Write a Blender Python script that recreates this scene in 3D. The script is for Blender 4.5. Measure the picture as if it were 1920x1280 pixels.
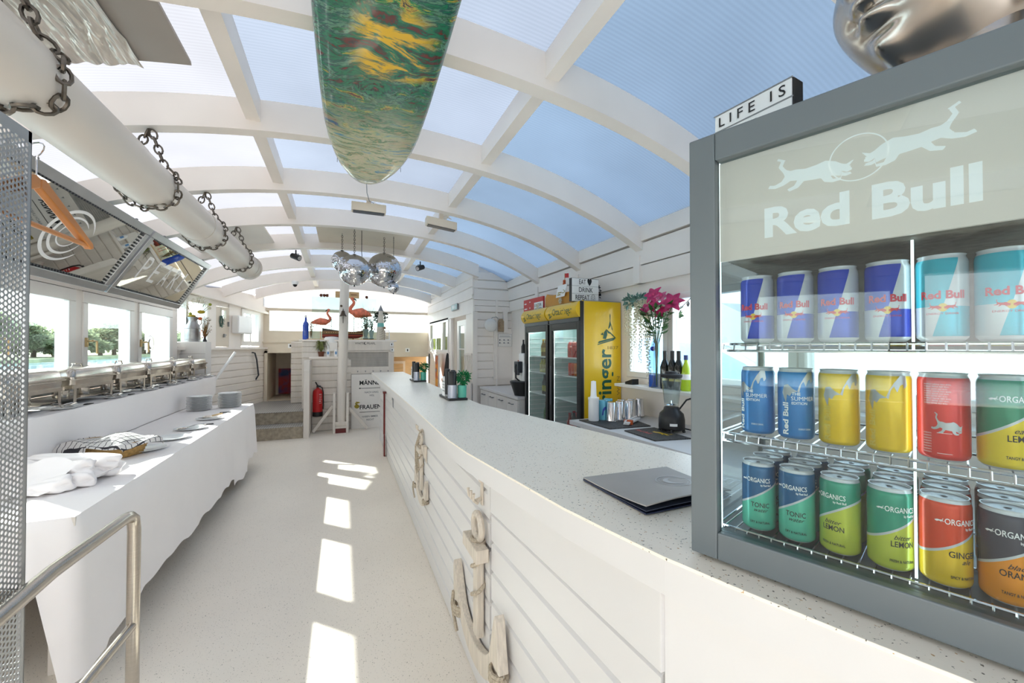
import bpy, math, random
from math import sin, cos, pi, sqrt, atan2, radians as R
from mathutils import Vector as V, Matrix as Mx, Euler

SC = bpy.context.scene
COL = SC.collection
for o in list(bpy.data.objects):
    bpy.data.objects.remove(o)

# ---------------------------------------------------------------- camera
cam_d = bpy.data.cameras.new('camera')
cam = bpy.data.objects.new('camera', cam_d)
COL.objects.link(cam)
cam_d.sensor_fit = 'HORIZONTAL'
cam_d.sensor_width = 36.0
cam_d.lens = 36.0 * 760 / 1920
cam_d.clip_start = 0.02
cam_d.clip_end = 500
YAW, PITCH = math.atan(317 / 760), math.atan(10 / 760)
cam.location = (0, 0, 1.5)
cam.rotation_euler = Euler((pi / 2 + PITCH, 0, -YAW), 'XYZ')
SC.camera = cam

# ---------------------------------------------------------------- view
SC.view_settings.view_transform = 'Standard'
SC.view_settings.look = 'None'
SC.view_settings.gamma = 1
SC.view_settings.use_curve_mapping = False
SC.view_settings.exposure = 1.02
SC.cycles.max_bounces = 12
SC.cycles.diffuse_bounces = 5
SC.cycles.glossy_bounces = 5
SC.cycles.transmission_bounces = 8
SC.cycles.transparent_max_bounces = 16
SC.cycles.sample_clamp_indirect = 6
SC.cycles.caustics_reflective = False
SC.cycles.caustics_refractive = False


def lin(c):
    if isinstance(c, (int, float)):
        c = (c, c, c)
    out = []
    for v in c[:3]:
        v = v / 255.0
        out.append(v / 12.92 if v <= 0.04045 else ((v + 0.055) / 1.055) ** 2.4)
    return (out[0], out[1], out[2], 1.0)


# ---------------------------------------------------------------- sky and sun
SUN_DIR = V((2.16, -2.2, -1.87)).normalized()
world = bpy.data.worlds.new('sky')
SC.world = world
world.use_nodes = True
wn, wl = world.node_tree.nodes, world.node_tree.links
wn.clear()
w_out = wn.new('ShaderNodeOutputWorld')
w_bg = wn.new('ShaderNodeBackground')
w_tc = wn.new('ShaderNodeTexCoord')
w_dot = wn.new('ShaderNodeVectorMath')
w_dot.operation = 'DOT_PRODUCT'
w_dot.inputs[1].default_value = tuple(-SUN_DIR)
wl.new(w_tc.outputs['Generated'], w_dot.inputs[0])
w_mr = wn.new('ShaderNodeMapRange')
w_mr.inputs['From Min'].default_value = -0.7
w_mr.inputs['From Max'].default_value = 1.0
wl.new(w_dot.outputs['Value'], w_mr.inputs['Value'])
w_r = wn.new('ShaderNodeValToRGB')
w_r.color_ramp.elements[0].color = lin((160, 184, 216))
w_r.color_ramp.elements[1].color = lin((255, 248, 236))
e_ = w_r.color_ramp.elements.new(0.55)
e_.color = lin((206, 218, 236))
wl.new(w_mr.outputs['Result'], w_r.inputs['Fac'])
# whiter towards the horizon, thin cloud
w_sep = wn.new('ShaderNodeSeparateXYZ')
wl.new(w_tc.outputs['Generated'], w_sep.inputs[0])
w_h = wn.new('ShaderNodeMapRange')
w_h.inputs['From Min'].default_value = 0.0
w_h.inputs['From Max'].default_value = 0.35
w_h.inputs['To Min'].default_value = 0.9
w_h.inputs['To Max'].default_value = 0.0
wl.new(w_sep.outputs['Z'], w_h.inputs['Value'])
w_mix = wn.new('ShaderNodeMixRGB')
w_mix.inputs['Color2'].default_value = lin((252, 249, 244))
wl.new(w_h.outputs['Result'], w_mix.inputs['Fac'])
wl.new(w_r.outputs['Color'], w_mix.inputs['Color1'])
w_bg.inputs['Strength'].default_value = 3.0
wl.new(w_mix.outputs['Color'], w_bg.inputs['Color'])
wl.new(w_bg.outputs['Background'], w_out.inputs['Surface'])

sun_d = bpy.data.lights.new('sun', 'SUN')
sun_d.energy = 8.0
sun_d.angle = R(0.6)
sun_d.color = (1.0, 0.95, 0.89)
sun = bpy.data.objects.new('sun', sun_d)
COL.objects.link(sun)
sun.rotation_euler = SUN_DIR.to_track_quat('-Z', 'Y').to_euler()
sun.location = (-12, 12, 12)

RNG = random.Random(7)


# ---------------------------------------------------------------- materials
class Mat:
    def __init__(s, name):
        s.m = bpy.data.materials.new(name)
        s.m.use_nodes = True
        s.n, s.l = s.m.node_tree.nodes, s.m.node_tree.links
        s.n.clear()
        s.out = s.n.new('ShaderNodeOutputMaterial')
        s.tc = None

    def co(s, which='Object'):
        if s.tc is None:
            s.tc = s.n.new('ShaderNodeTexCoord')
        return s.tc.outputs[which]

    def node(s, t, **kw):
        nd = s.n.new(t)
        for k, v in kw.items():
            setattr(nd, k, v)
        return nd

    def math(s, op, a, b=None, c=None):
        nd = s.n.new('ShaderNodeMath')
        nd.operation = op
        for i, v in enumerate((a, b, c)):
            if v is None:
                continue
            if isinstance(v, (int, float)):
                nd.inputs[i].default_value = v
            else:
                s.l.new(v, nd.inputs[i])
        return nd.outputs[0]

    def mix(s, fac, a, b):
        nd = s.n.new('ShaderNodeMixRGB')
        for i, v in enumerate((fac, a, b)):
            if isinstance(v, (int, float)):
                nd.inputs[i].default_value = v
            elif isinstance(v, tuple):
                nd.inputs[i].default_value = v
            else:
                s.l.new(v, nd.inputs[i])
        return nd.outputs[0]

    def noise(s, scale, detail=3, stretch=None, vec=None, dist=0.0):
        nd = s.n.new('ShaderNodeTexNoise')
        nd.inputs['Scale'].default_value = scale
        nd.inputs['Detail'].default_value = detail
        nd.inputs['Distortion'].default_value = dist
        if detail > 8:
            nd.inputs['Roughness'].default_value = 0.68
        src = vec or s.co()
        if stretch:
            mp = s.n.new('ShaderNodeMapping')
            mp.inputs['Scale'].default_value = stretch
            s.l.new(src, mp.inputs['Vector'])
            src = mp.outputs[0]
        s.l.new(src, nd.inputs['Vector'])
        return nd.outputs['Fac']

    def rng(s, v, a, b, c=0.0, d=1.0):
        nd = s.n.new('ShaderNodeMapRange')
        nd.inputs['From Min'].default_value = a
        nd.inputs['From Max'].default_value = b
        nd.inputs['To Min'].default_value = c
        nd.inputs['To Max'].default_value = d
        s.l.new(v, nd.inputs['Value'])
        return nd.outputs[0]

    def pbsdf(s, col, rough=0.5, metal=0.0, spec=0.5, bump=None, trans=0.0, emis=None, coat=0.0, alpha=None):
        p = s.n.new('ShaderNodeBsdfPrincipled')
        if isinstance(col, tuple):
            p.inputs['Base Color'].default_value = col
        else:
            s.l.new(col, p.inputs['Base Color'])
        if isinstance(rough, (int, float)):
            p.inputs['Roughness'].default_value = rough
        else:
            s.l.new(rough, p.inputs['Roughness'])
        p.inputs['Metallic'].default_value = metal
        p.inputs['Specular IOR Level'].default_value = spec
        p.inputs['Transmission Weight'].default_value = trans
        p.inputs['Coat Weight'].default_value = coat
        if emis:
            p.inputs['Emission Color'].default_value = emis[0]
            p.inputs['Emission Strength'].default_value = emis[1]
        if bump:
            b = s.n.new('ShaderNodeBump')
            b.inputs['Strength'].default_value = bump[1]
            b.inputs['Distance'].default_value = bump[2]
            s.l.new(bump[0], b.inputs['Height'])
            s.l.new(b.outputs[0], p.inputs['Normal'])
        s.l.new(p.outputs[0], s.out.inputs['Surface'])
        return p


def pm(name, col, rough=0.5, metal=0.0, spec=0.5, var=0.06, vs=6.0, bump=0.0, bs=60.0, bd=0.002, stretch=None, emis=None, coat=0.0):
    """principled paint, metal or plastic with a slight procedural variation"""
    a = Mat(name)
    c = lin(col)
    k = tuple(x * (1 - var * 2) for x in c[:3]) + (1,)
    f = a.noise(vs, 3, stretch)
    cc = a.mix(a.rng(f, 0.3, 0.7), k, c)
    bp = (a.noise(bs, 2, stretch), bump, bd) if bump else None
    a.pbsdf(cc, rough, metal, spec, bp, emis=emis, coat=coat)
    return a.m


M = {}
M['paint'] = pm('white_paint', (245, 237, 229), 0.45, var=0.03, vs=2.5, bump=0.08, bs=25)
M['paint_cool'] = pm('white_board_paint', (225, 222, 220), 0.4, var=0.02, vs=2.0, bump=0.06, bs=18)
M['paint_worn'] = pm('worn_white_paint', (232, 224, 214), 0.5, var=0.06, vs=5.0, bump=0.3, bs=30, stretch=(3, 3, 0.4))
M['cream'] = pm('cream_paint', (226, 214, 196), 0.5, var=0.04, vs=3.0, bump=0.1)
M['duct'] = pm('duct_plastic', (222, 213, 203), 0.4, var=0.04, vs=1.5)
M['frame_white'] = pm('window_frame', (240, 236, 230), 0.35, var=0.02)
M['black'] = pm('black_plastic', (22, 22, 24), 0.4, var=0.05)
M['black_rub'] = pm('black_rubber', (34, 34, 36), 0.75, var=0.08, bump=0.3, bs=300)
M['dark'] = pm('dark_interior', (60, 55, 50), 0.7)
M['chain'] = pm('chain_steel', (122, 114, 104), 0.4, metal=0.9, var=0.2, vs=40)
M['steel'] = pm('brushed_steel', (200, 192, 182), 0.22, metal=1.0, var=0.05, vs=30, stretch=(1, 1, 8))
M['chrome'] = pm('polished_steel', (225, 225, 228), 0.08, metal=1.0, var=0.02)
M['chafe'] = pm('chafing_steel', (212, 205, 196), 0.2, metal=1.0, var=0.08, vs=20)
M['alu'] = pm('aluminium', (178, 180, 182), 0.35, metal=0.9, var=0.05)
M['cloth'] = pm('white_linen', (254, 249, 247), 0.85, var=0.015, vs=4, bump=0.12, bs=14, bd=0.004, spec=0.2)
M['china'] = pm('white_china', (238, 240, 241), 0.15, var=0.01)
M['wood'] = pm('hanger_wood', (206, 132, 66), 0.35, var=0.15, vs=20, stretch=(1, 0.15, 1))
M['shutter'] = pm('grey_shutter', (176, 172, 166), 0.45, metal=0.3, var=0.12, vs=3, stretch=(4, 1, 1))
M['brown'] = pm('brown_wood', (120, 66, 38), 0.5, var=0.2, vs=14, stretch=(1, 0.2, 1))
M['lwood'] = pm('light_wood', (214, 180, 132), 0.5, var=0.1, vs=14, stretch=(0.3, 1, 2))
M['wood_white'] = pm('whitewashed_wood', (226, 214, 198), 0.65, var=0.12, vs=25, bump=0.5, bs=40, bd=0.004, stretch=(4, 4, 0.25))
M['rope'] = pm('natural_rope', (205, 190, 168), 0.85, var=0.2, vs=120, bump=0.6, bs=180)
M['red'] = pm('red_paint', (196, 22, 26), 0.3, var=0.05)
M['darkred'] = pm('dark_red_paint', (112, 26, 24), 0.35, var=0.1)
M['yellow'] = pm('yellow_film', (238, 194, 22), 0.28, var=0.03, vs=1.5, coat=0.3)
M['green'] = pm('dark_green_print', (16, 88, 66), 0.4, var=0.02)
M['leaf'] = pm('leaf_green', (62, 108, 48), 0.5, var=0.3, vs=20)
M['leaf2'] = pm('olive_leaf', (130, 138, 74), 0.6, var=0.3, vs=20)
M['fakeleaf'] = pm('artificial_green', (18, 138, 76), 0.45, var=0.25, vs=60)
M['bluegreen'] = pm('eucalyptus_leaf', (110, 150, 138), 0.6, var=0.15, vs=20)
M['pink'] = pm('pink_petal', (216, 52, 118), 0.5, var=0.25, vs=25)
M['rose'] = pm('rose_petal', (222, 110, 150), 0.5, var=0.2, vs=25)
M['creamfl'] = pm('cream_blossom', (222, 216, 190), 0.7, var=0.15, vs=60)
M['dry'] = pm('dried_stem', (150, 116, 66), 0.8, var=0.3, vs=30)
M['orange'] = pm('orange_bloom', (212, 96, 44), 0.6, var=0.2, vs=30)
M['mustard'] = pm('mustard_bloom', (172, 150, 40), 0.7, var=0.2, vs=30)
M['flamingo'] = pm('coral_feather', (255, 140, 108), 0.55, var=0.18, vs=18)
M['petrol'] = pm('teal_plastic', (96, 190, 165), 0.3, var=0.05)
M['silverpl'] = pm('silver_tumbler', (188, 192, 204), 0.25, metal=0.6, var=0.04)
M['ink'] = pm('black_print', (26, 26, 28), 0.5)
M['inkgrey'] = pm('grey_print', (120, 122, 126), 0.5)
M['white'] = pm('white_plastic', (245, 245, 244), 0.35, var=0.01)
M['card'] = pm('cardboard', (214, 180, 130), 0.7, var=0.06)
M['blue'] = pm('blue_plastic', (24, 48, 168), 0.3)
M['grey'] = pm('grey_plastic', (140, 142, 144), 0.4)
M['fridge'] = pm('fridge_frame_grey', (112, 120, 124), 0.38, metal=0.1, var=0.04, vs=2)
M['dgrey'] = pm('dark_grey_metal', (72, 76, 82), 0.35, metal=0.3)
M['concrete'] = pm('worn_step_edge', (188, 176, 156), 0.8, var=0.2, vs=18, bump=0.5, bs=50)
M['signred'] = pm('sign_red', (200, 30, 34), 0.4)
M['wicker'] = pm('wicker', (206, 164, 98), 0.6, var=0.2, vs=60, bump=0.5, bs=120)
M['silver'] = pm('silver_leaf_statue', (205, 196, 186), 0.27, metal=1.0, var=0.12, vs=9, bump=0.15, bs=14, bd=0.004)
M['foil'] = pm('crumpled_foil', (235, 228, 218), 0.28, metal=0.75, var=0.1, vs=5, bump=1.0, bs=9, bd=0.03, stretch=(3, 0.6, 1))
M['foilflat'] = pm('grey_insulation', (168, 160, 152), 0.55, var=0.06, vs=2)
M['tree'] = pm('tree_leaf', (168, 184, 146), 0.8, var=0.35, vs=0.8)
M['bark'] = pm('bark', (96, 82, 66), 0.9, var=0.2)
M['tarp'] = pm('blue_tarp', (104, 150, 196), 0.4, var=0.05)
M['tent'] = pm('tent_canvas', (196, 200, 204), 0.6, var=0.02)


def glass_mat(name, tint=(235, 245, 245), gloss=1.0, rough=0.0, f0=1.45):
    a = Mat(name)
    t = a.node('ShaderNodeBsdfTransparent')
    t.inputs['Color'].default_value = lin(tint)
    g = a.node('ShaderNodeBsdfGlossy')
    g.inputs['Roughness'].default_value = rough
    fr = a.node('ShaderNodeLayerWeight')
    fr.inputs['Blend'].default_value = 0.5
    fa = a.math('MULTIPLY_ADD', a.math('POWER', fr.outputs['Facing'], 4.0), 0.7, 0.03)
    mx = a.node('ShaderNodeMixShader')
    a.l.new(a.math('MULTIPLY', fa, gloss), mx.inputs[0])
    a.l.new(t.outputs[0], mx.inputs[1])
    a.l.new(g.outputs[0], mx.inputs[2])
    a.l.new(mx.outputs[0], a.out.inputs['Surface'])
    return a.m


M['glass'] = glass_mat('window_glass', (240, 247, 247))
M['glassgreen'] = glass_mat('green_glass', (228, 238, 236))
M['glassclear'] = glass_mat('clear_glass', (238, 243, 244), 1.4)
M['fridgeglass'] = glass_mat('fridge_glass', (238, 243, 243), 1.3)
M['bottleblue'] = glass_mat('blue_bottle_glass', (40, 90, 210), 1.5)
M['bottlepale'] = glass_mat('pale_blue_bottle_glass', (214, 230, 247), 1.5)
M['bottledark'] = pm('dark_bottle_glass', (16, 20, 16), 0.08, spec=0.7)
M['bottlebrown'] = pm('brown_bottle_glass', (92, 24, 18), 0.1, spec=0.7)
M['bottlegreen'] = pm('green_bottle_glass', (26, 130, 74), 0.12, spec=0.7)
M['limeliq'] = pm('lime_liquor', (176, 206, 30), 0.12, spec=0.7)
M['mirror'] = pm('mirror_glass', (205, 206, 200), 0.015, metal=1.0, var=0.0)

a = Mat('sunlit_tree_leaf')
p_ = a.pbsdf(a.mix(a.noise(0.8, 3), lin((104, 120, 92)), lin((146, 156, 128))), 0.8, spec=0.2)
q_ = a.node('ShaderNodeBsdfTranslucent')
q_.inputs['Color'].default_value = lin((140, 150, 118))
x_ = a.node('ShaderNodeMixShader')
x_.inputs[0].default_value = 0.55
a.l.new(p_.outputs[0], x_.inputs[1])
a.l.new(q_.outputs[0], x_.inputs[2])
a.l.new(x_.outputs[0], a.out.inputs['Surface'])
M['tree'] = a.m

# corrugated translucent roof sheet: scatters the daylight that falls on it
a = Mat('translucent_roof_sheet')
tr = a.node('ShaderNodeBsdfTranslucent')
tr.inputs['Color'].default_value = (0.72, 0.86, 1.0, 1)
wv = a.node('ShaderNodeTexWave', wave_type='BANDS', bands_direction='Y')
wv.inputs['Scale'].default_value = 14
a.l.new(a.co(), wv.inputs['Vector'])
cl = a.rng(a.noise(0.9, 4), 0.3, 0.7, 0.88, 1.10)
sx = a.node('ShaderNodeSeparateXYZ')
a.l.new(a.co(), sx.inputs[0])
# three rows meet at the purlins, sky light painted in: white left, blue right
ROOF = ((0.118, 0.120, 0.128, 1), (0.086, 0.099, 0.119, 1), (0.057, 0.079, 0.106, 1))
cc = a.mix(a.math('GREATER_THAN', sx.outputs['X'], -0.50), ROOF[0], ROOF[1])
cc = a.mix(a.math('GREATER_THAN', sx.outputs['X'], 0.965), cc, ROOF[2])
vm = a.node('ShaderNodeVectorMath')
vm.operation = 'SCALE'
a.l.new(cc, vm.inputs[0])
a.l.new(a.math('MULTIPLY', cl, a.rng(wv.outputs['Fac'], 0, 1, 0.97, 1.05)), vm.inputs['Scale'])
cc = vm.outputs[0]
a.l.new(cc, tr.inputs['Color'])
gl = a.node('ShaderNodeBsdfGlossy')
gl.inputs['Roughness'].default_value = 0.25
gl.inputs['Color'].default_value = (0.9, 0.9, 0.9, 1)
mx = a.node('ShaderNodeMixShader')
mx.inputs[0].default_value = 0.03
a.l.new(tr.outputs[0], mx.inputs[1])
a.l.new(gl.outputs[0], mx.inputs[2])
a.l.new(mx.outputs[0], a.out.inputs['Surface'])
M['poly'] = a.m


def speckle(name, base, dot, scale=90, thr=0.70, rough=0.35, dot2=None):
    a = Mat(name)
    v = a.noise(scale, 2, (1, 1, 1))
    f = a.rng(v, thr, thr + 0.03)
    big = a.rng(a.noise(1.3, 4), 0.3, 0.7)
    c0 = a.mix(big, tuple(x * 0.93 for x in lin(base)[:3]) + (1,), lin(base))
    c = a.mix(f, c0, lin(dot))
    v2 = a.noise(scale * 0.8, 2, (1.3, 0.8, 1))
    c = a.mix(a.rng(v2, thr + 0.02, thr + 0.05), c, lin(dot2 or dot))
    a.pbsdf(c, rough, bump=(v, 0.05, 0.002))
    return a.m


M['floor'] = speckle('speckled_vinyl_floor', (248, 238, 224), (160, 150, 134), 150, 0.67, 0.42)
M['counter'] = speckle('speckled_worktop', (254, 245, 230), (112, 104, 90), 150, 0.67, 0.36, (196, 158, 110))

# diamond plate steps
a = Mat('ribbed_step_plate')
wv = a.node('ShaderNodeTexWave', wave_type='BANDS', bands_direction='X')
wv.inputs['Scale'].default_value = 9
a.l.new(a.co(), wv.inputs['Vector'])
a.pbsdf(a.mix(wv.outputs['Fac'], lin((150, 148, 146)), lin((188, 186, 184))), 0.45, 0.3, bump=(wv.outputs['Fac'], 0.5, 0.004))
M['plate'] = a.m

# mirror-tile ball
a = Mat('mirror_tiles')
g = a.node('ShaderNodeNewGeometry')
br = a.node('ShaderNodeTexWhiteNoise')
br.noise_dimensions = '3D'
sc = a.node('ShaderNodeVectorMath')
sc.operation = 'SNAP'
a.l.new(a.co('Generated'), sc.inputs[0])
sc.inputs[1].default_value = (0.045, 0.045, 0.045)
a.l.new(sc.outputs[0], br.inputs['Vector'])
p = a.pbsdf(lin((206, 208, 212)), 0.05, 1.0)
sub = a.node('ShaderNodeVectorMath')
sub.operation = 'SUBTRACT'
a.l.new(br.outputs['Color'], sub.inputs[0])
sub.inputs[1].default_value = (0.5, 0.5, 0.5)
mul = a.node('ShaderNodeVectorMath')
mul.operation = 'SCALE'
mul.inputs['Scale'].default_value = 0.16
a.l.new(sub.outputs[0], mul.inputs[0])
ad = a.node('ShaderNodeVectorMath')
ad.operation = 'ADD'
a.l.new(g.outputs['Normal'], ad.inputs[0])
a.l.new(mul.outputs[0], ad.inputs[1])
nm = a.node('ShaderNodeVectorMath')
nm.operation = 'NORMALIZE'
a.l.new(ad.outputs[0], nm.inputs[0])
a.l.new(nm.outputs[0], p.inputs['Normal'])
M['disco'] = a.m

# painted surfboard
a = Mat('painted_surfboard')
d = a.noise(1.8, 3, (1, 1.3, 1))
dv = a.node('ShaderNodeVectorMath')
dv.operation = 'ADD'
nz = a.node('ShaderNodeTexNoise')
nz.inputs['Scale'].default_value = 3.0
nz.inputs['Detail'].default_value = 3
a.l.new(a.co(), nz.inputs['Vector'])
a.l.new(a.co(), dv.inputs[0])
sc2 = a.node('ShaderNodeVectorMath')
sc2.operation = 'SCALE'
sc2.inputs['Scale'].default_value = 0.28
a.l.new(nz.outputs['Color'], sc2.inputs[0])
a.l.new(sc2.outputs[0], dv.inputs[1])
n1 = a.noise(2.3, 9, (1.5, 4.2, 1), vec=dv.outputs[0], dist=0.35)
rp = a.node('ShaderNodeValToRGB')
rp.color_ramp.interpolation = 'LINEAR'
cols = [(0.0, (10, 40, 44)), (0.36, (14, 64, 66)), (0.405, (112, 34, 28)), (0.425, (20, 74, 60)), (0.465, (34, 124, 86)), (0.50, (22, 66, 70)), (0.53, (96, 150, 120)),
        (0.555, (28, 58, 50)), (0.58, (20, 140, 80)), (0.605, (200, 164, 60)), (0.625, (40, 60, 56)), (0.68, (122, 50, 36)), (1.0, (200, 190, 160))]
for i, (ps, c) in enumerate(cols):
    e = rp.color_ramp.elements[i] if i < 2 else rp.color_ramp.elements.new(ps)
    e.position = ps
    e.color = lin(c)
a.l.new(n1, rp.inputs['Fac'])
n2 = a.noise(3.4, 9, (1.6, 7.0, 1), vec=dv.outputs[0], dist=0.3)
rp2 = a.node('ShaderNodeValToRGB')
for i, (ps, c) in enumerate([(0.0, (60, 120, 160)), (0.36, (50, 130, 176)), (0.44, (190, 196, 150)), (0.5, (214, 200, 168)), (0.56, (60, 130, 90)), (0.62, (226, 190, 150)), (1.0, (150, 80, 60))]):
    e = rp2.color_ramp.elements[i] if i < 2 else rp2.color_ramp.elements.new(ps)
    e.position = ps
    e.color = lin(c)
a.l.new(n2, rp2.inputs['Fac'])
sx = a.node('ShaderNodeSeparateXYZ')
a.l.new(a.co(), sx.inputs[0])
yy = a.math('ADD', sx.outputs['Y'], a.math('MULTIPLY', a.math('SUBTRACT', d, 0.5), 0.7))
c1 = a.mix(a.rng(yy, 0.35, 0.95), rp.outputs[0], rp2.outputs[0])
# a yellow burst across the middle of the board
b1 = a.math('ABSOLUTE', a.math('SUBTRACT', yy, 0.06))
xx = a.math('ABSOLUTE', a.math('SUBTRACT', sx.outputs['X'], 0.02))
msk = a.math('MULTIPLY', a.rng(b1, 0.06, 0.15, 1, 0), a.rng(xx, 0.10, 0.17, 1, 0))
msk = a.math('MULTIPLY', msk, a.rng(n1, 0.47, 0.53))
msk = a.math('MULTIPLY', msk, a.rng(n2, 0.40, 0.46))
c1 = a.mix(msk, c1, lin((232, 182, 30)))
a.pbsdf(c1, 0.22, coat=0.6, bump=(n2, 0.35, 0.004))
M['surf'] = a.m

# checked cloth
a = Mat('checked_cloth')
sx = a.node('ShaderNodeSeparateXYZ')
a.l.new(a.co(), sx.inputs[0])
fx = a.math('FRACT', a.math('MULTIPLY', sx.outputs['X'], 26))
fy = a.math('FRACT', a.math('MULTIPLY', sx.outputs['Y'], 26))
lx = a.math('LESS_THAN', fx, 0.13)
ly = a.math('LESS_THAN', fy, 0.13)
a.pbsdf(a.mix(a.math('MAXIMUM', lx, ly), lin((226, 222, 218)), lin((64, 62, 66))), 0.85, spec=0.2)
M['check'] = a.m

# ridged rubber bar mat
a = Mat('ridged_bar_mat')
v = a.node('ShaderNodeTexVoronoi')
v.inputs['Scale'].default_value = 130
a.l.new(a.co(), v.inputs['Vector'])
a.pbsdf(a.mix(a.rng(v.outputs['Distance'], 0.2, 0.6), lin((92, 88, 84)), lin((48, 46, 45))), 0.6, bump=(v.outputs['Distance'], 0.7, 0.003))
M['mat'] = a.m


def band_mat(name, stops, axis='Z', rough=0.3, metal=0.0):
    """horizontal printed bands along one object axis (label, liquid level)"""
    a = Mat(name)
    sx = a.node('ShaderNodeSeparateXYZ')
    a.l.new(a.co(), sx.inputs[0])
    c = lin(stops[0][1])
    for z, col in stops[1:]:
        c = a.mix(a.math('GREATER_THAN', sx.outputs[axis], z), c, lin(col))
    a.pbsdf(c, rough, metal)
    return a.m


def can_mat(name, kind, c1, c2=None, z0=0.06, k=0.012):
    """printed aluminium can; the wrap angle is measured from the can's own front"""
    a = Mat(name)
    sx = a.node('ShaderNodeSeparateXYZ')
    a.l.new(a.co(), sx.inputs[0])
    X, Y, Z = sx.outputs
    u = a.math('ARCTAN2', X, a.math('MULTIPLY', Y, -1.0))
    silver = lin((205, 208, 212))
    metal = 0.55
    if kind == 'organic':
        line = a.math('ADD', a.math('MULTIPLY', a.math('SINE', a.math('MULTIPLY', u, 0.75)), k * 1.6), z0)
        dz = a.math('SUBTRACT', Z, line)
        c = a.mix(a.math('GREATER_THAN', dz, 0.0), lin(c2), silver)
        c = a.mix(a.math('GREATER_THAN', dz, 0.004), c, lin(c1))
    elif kind == 'bull':
        zm = 0.052
        bl = a.math('MULTIPLY', a.math('SUBTRACT', Z, zm), 9.0)
        side = a.math('GREATER_THAN', u, bl)
        up = a.math('GREATER_THAN', Z, zm)
        par = a.math('ABSOLUTE', a.math('SUBTRACT', side, up))
        back = a.math('GREATER_THAN', a.math('ABSOLUTE', u), 1.75)
        par = a.math('ABSOLUTE', a.math('SUBTRACT', par, back))
        c = a.mix(par, silver, lin(c1))
        base = a.math('MULTIPLY', a.math('LESS_THAN', Z, 0.008), a.math('GREATER_THAN', Z, 0.003))
        c = a.mix(base, c, lin((226, 228, 230)))
    else:
        nz = a.noise(24, 2, (1, 1, 0.7))
        blob = a.math('MULTIPLY', a.math('GREATER_THAN', a.math('ADD', nz, a.math('MULTIPLY', Z, 3.0)), 0.86), a.math('GREATER_THAN', Z, 0.07))
        c = a.mix(blob if kind == 'edition' else 0.0, lin(c1), silver)
        c = a.mix(a.math('MULTIPLY', a.math('LESS_THAN', u, -2.2), a.math('GREATER_THAN', Z, 0.01)), c, lin(c2 or c1))
    lip = a.math('MAXIMUM', a.math('GREATER_THAN', Z, 0.1235), a.math('LESS_THAN', Z, 0.003))
    c = a.mix(lip, c, silver)
    a.pbsdf(c, 0.25, 0.2)
    return a.m


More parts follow.
